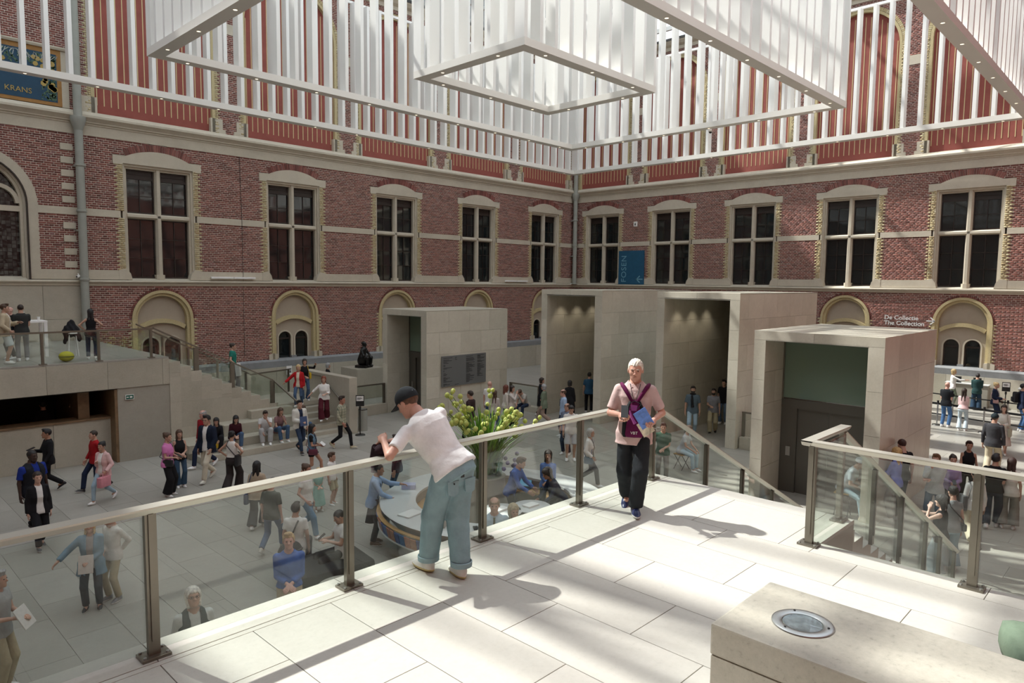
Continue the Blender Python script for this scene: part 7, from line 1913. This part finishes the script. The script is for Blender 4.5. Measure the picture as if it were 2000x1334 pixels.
    gl = thing('eyeglasses', p + up * -.02 - rt * .05 + fwd * .02, 'pair of eyeglasses dangling from the left hand of the walking man', 'glasses', rz=R(213.5 - 90))
    for sg in (1, -1): part('rim', MB().tube([(sg * .033 + .024 * math.cos(a_), 0, -.04 + .02 * math.sin(a_)) for a_ in [k * PI / 6 for k in range(13)]], .0025, 5), mat('amber_frame', (.55, .4, .3), .3) if sg > 0 else 'steel', gl, 60)
    part('temple', MB().tube([(.055, 0, -.04), (.05, .01, -.17)], .003, 5), 'steel', gl)
    part('bridge', MB().tube([(-.01, 0, -.035), (.01, 0, -.035)], .0025, 5), 'steel', gl)
    return i
walk = walk_man()

# ------------------------------------------------------------------ bags and things carried in the hall
def by_label(k):
    for p, _ in PEOPLE:
        if k in p['root']['label']: return p
def handbag(k, hand, size, col, label, name='handbag', cat='bag', drop=.30, strap=None):
    p = by_label(k); hp, z, y = p['hands'][hand]
    w, d, h_ = size; t = thing(name, hp + Vector((0, 0, -drop - .02)), label, cat); t.rotation_euler = p['root'].rotation_euler; t.rotation_euler[2] += PI / 2
    part('bag_body', MB().bbox(-w / 2, w / 2, -d / 2, d / 2, -h_ / 2, h_ / 2, min(.03, d / 3)), cloth(col, 'leather'), t, 50)
    for sy in (-1, 1): part('handle', MB().tube([(-w * .25, sy * d * .3, h_ / 2 - .02), (-w * .18, sy * d * .2, h_ / 2 + drop * .55), (0, 0, drop + .01 - .0), (w * .18, sy * d * .2, h_ / 2 + drop * .55), (w * .25, sy * d * .3, h_ / 2 - .02)], .008, 6), cloth(col, 'leather'), t, 60)
    return t
def sidebag(k, off, size, col, label, strap_to=None, name='shoulder_bag'):
    """bag hanging at the body; off = (right, forward, up) at 1.75 m scale from the hips"""
    p = by_label(k); W = p['wm']; s = p['s']; A, pel = p['A'], p['pel']
    def T(x, y, z): return W @ Vector((pel + A[0] * x + A[1] * y + A[2] * z) * s)
    t = thing(name, T(*off), label, 'bag'); t.rotation_euler = p['root'].rotation_euler; sg = 1 if off[0] > 0 else -1
    w, d, h_ = size
    part('bag_body', MB().bbox(-d / 2, d / 2, -w / 2, w / 2, -h_ / 2, h_ / 2, min(.04, d / 2.4)), cloth(col, 'leather'), t, 50)
    o = T(*off); inv = Matrix.Rotation(-p['root'].rotation_euler[2], 3, 'Z')
    sx = -sg * .10 if strap_to == 'cross' else sg * .12
    for yy in (.10, -.13): part('strap', MB().tube([(0, w * .3 * (1 if yy > 0 else -1), h_ / 2 - .01), inv @ (T(off[0] * .8, yy * 1.15, .18) - o), inv @ (T(sx, yy * .95, .44) - o), inv @ (T(sx, yy * .15, .535) - o)], .011, 6), cloth(col, 'leather'), t, 60)
handbag('pale pink blazer', 1, (.34, .14, .26), (.62, .25, .30), 'boxy pink handbag hanging from the arm of the woman in the pink blazer', drop=.16)
sidebag('beige cardigan', (-.24, .02, -.12), (.34, .10, .24), (.04, .06, .11), 'dark blue patterned shoulder bag of the woman in the beige cardigan')
sidebag('denim vest', (.19, .08, -.03), (.26, .09, .17), (.12, .025, .045), 'burgundy shoulder bag of the woman in the denim vest', 'cross')
sidebag('white sleeveless top', (.20, -.05, .02), (.22, .10, .30), (.02, .018, .022), 'black cape-like bag at the hip of the woman in wide dark trousers', 'cross')
sidebag('pink T-shirt and black', (.16, .10, .02), (.26, .09, .18), (.016, .016, .018), 'black crossbody bag of the woman in the pink T-shirt', 'cross')
sidebag('white jacket with a blue bag', (.20, .04, -.08), (.26, .10, .20), (.08, .15, .22), 'slouchy blue bag of the grey-haired woman in the white jacket', 'cross')
sidebag('white blouse and beige', (-.22, .0, .05), (.26, .11, .34), (.10, .105, .11), 'grey shoulder bag of the person in the white blouse')
sidebag('black hip bag', (.17, -.06, .02), (.24, .09, .15), (.014, .014, .015), 'black crescent bag at the hip of the person in the sleeveless grey shirt', 'cross')
sidebag('black sweater', (-.21, .04, .12), (.16, .08, .24), (.55, .38, .02), 'yellow bag under the arm of the woman in the black sweater')
sidebag('cream top and pale skirt', (-.22, .06, -.1), (.26, .1, .3), (.36, .33, .25), 'khaki tote bag of the smiling woman in the pale skirt')
sidebag('navy blazer queueing', (.19, .06, .02), (.2, .08, .14), (.48, .28, .26), 'small pink bag of the blonde woman in the navy blazer', 'cross')
def lap(k, size, col, label, name, cat, off=(0, .28, -.10)):
    p = by_label(k); t = thing(name, p['wm'] @ Vector((p['pel'] + np.array(off)) * p['s']), label, cat); t.rotation_euler = p['root'].rotation_euler
    w, d, h_ = size; part('case', MB().bbox(-w / 2, w / 2, -d / 2, d / 2, -h_ / 2, h_ / 2, min(.03, h_ / 3)), cloth(col, 'leather'), t, 50); return t
lap('all in black with a yellow', (.24, .12, .2), (.60, .40, .02), 'yellow pouch standing on the steps before the person in black', 'yellow_pouch', 'bag', (.0, .42, -.12))
def in_hands(k, hand, size, col, label, name, cat, lift=.03, tilt=35):
    p = by_label(k); hp = p['hands'][hand][0]; t = thing(name, hp + Vector((0, 0, lift)), label, cat)
    t.rotation_euler = (R(tilt), 0, p['root'].rotation_euler[2]); w, d, h_ = size
    part('body', MB().bbox(-w / 2, w / 2, -d / 2, d / 2, -h_ / 2, h_ / 2, min(.004, d / 3)), cloth(col, 'leather'), t)
    return t
in_hands('orange lanyard', 0, (.13, .010, .19), (.02, .02, .024), 'dark tablet in the hand of the man with the lanyard', 'tablet', 'tablet', .05, 70)
in_hands('holding a folder', 0, (.24, .02, .30), (.05, .09, .20), 'dark blue folder held by the man in the white jacket', 'folder', 'folder', .03, 10)
in_hands('reading a leaflet', 1, (.22, .012, .15), (.75, .75, .74), 'white leaflet in the hands of the woman in the denim vest', 'leaflet', 'leaflet', .05, 50)
in_hands('holding a map', 1, (.22, .012, .30), (.60, .56, .52), 'printed map in the hand of the woman in the blue cardigan', 'map', 'map', -.02, 15)
in_hands('grey top with a newspaper', 0, (.26, .012, .30), (.6, .58, .55), 'printed newspaper in the hands of the person by the platform wall', 'newspaper', 'newspaper', .0, 30)
in_hands('pink T-shirt and black', 0, (.075, .010, .15), (.02, .02, .02), 'phone in the hands of the woman in the pink T-shirt', 'smartphone', 'phone', .05, 55)
in_hands('black sofa with a phone', 0, (.075, .010, .15), (.02, .02, .02), 'phone in the hands of the man on the black sofa', 'smartphone', 'phone', .05, 55)
in_hands('taking a photo', 0, (.15, .010, .075), (.25, .3, .35), 'phone held up by the blonde woman in the blue-violet top', 'smartphone', 'phone', .06, 80)
in_hands('purple sweater', 0, (.075, .010, .15), (.02, .02, .02), 'phone in the hands of the woman in the purple sweater', 'smartphone', 'phone', .05, 55)
in_hands('sketch pad', 0, (.34, .012, .26), (.70, .69, .66), 'open sketch pad held by the reflected person on the folding stool', 'sketch_pad', 'sketch pad', .02, 65)
in_hands('green T-shirt with tied', 0, (.30, .14, .42), (.62, .62, .61), 'white jacket carried by the person in the green T-shirt', 'jacket', 'jacket', -.12, 5)
# ------------------------------------------------------------------ last small things
t = thing('paper_scrap', (13.05, 17.35, 0), 'crumpled white paper scrap lying on the open floor', 'paper')
part('crumple', MB().ball((0, 0, .035), (.09, .06, .035), 7, 5), 'paper', t)
t = thing('wall_notice', (16.6, 24.0 + 6.95, 1.0), 'small white notice fixed low on the stone base near the statue', 'notice')
part('sheet', MB().box(-.14, .14, -.012, .0, 0, .42), 'paper', t); part('print_block', MB().box(-.1, .1, -.016, -.010, .08, .2), 'board', t)
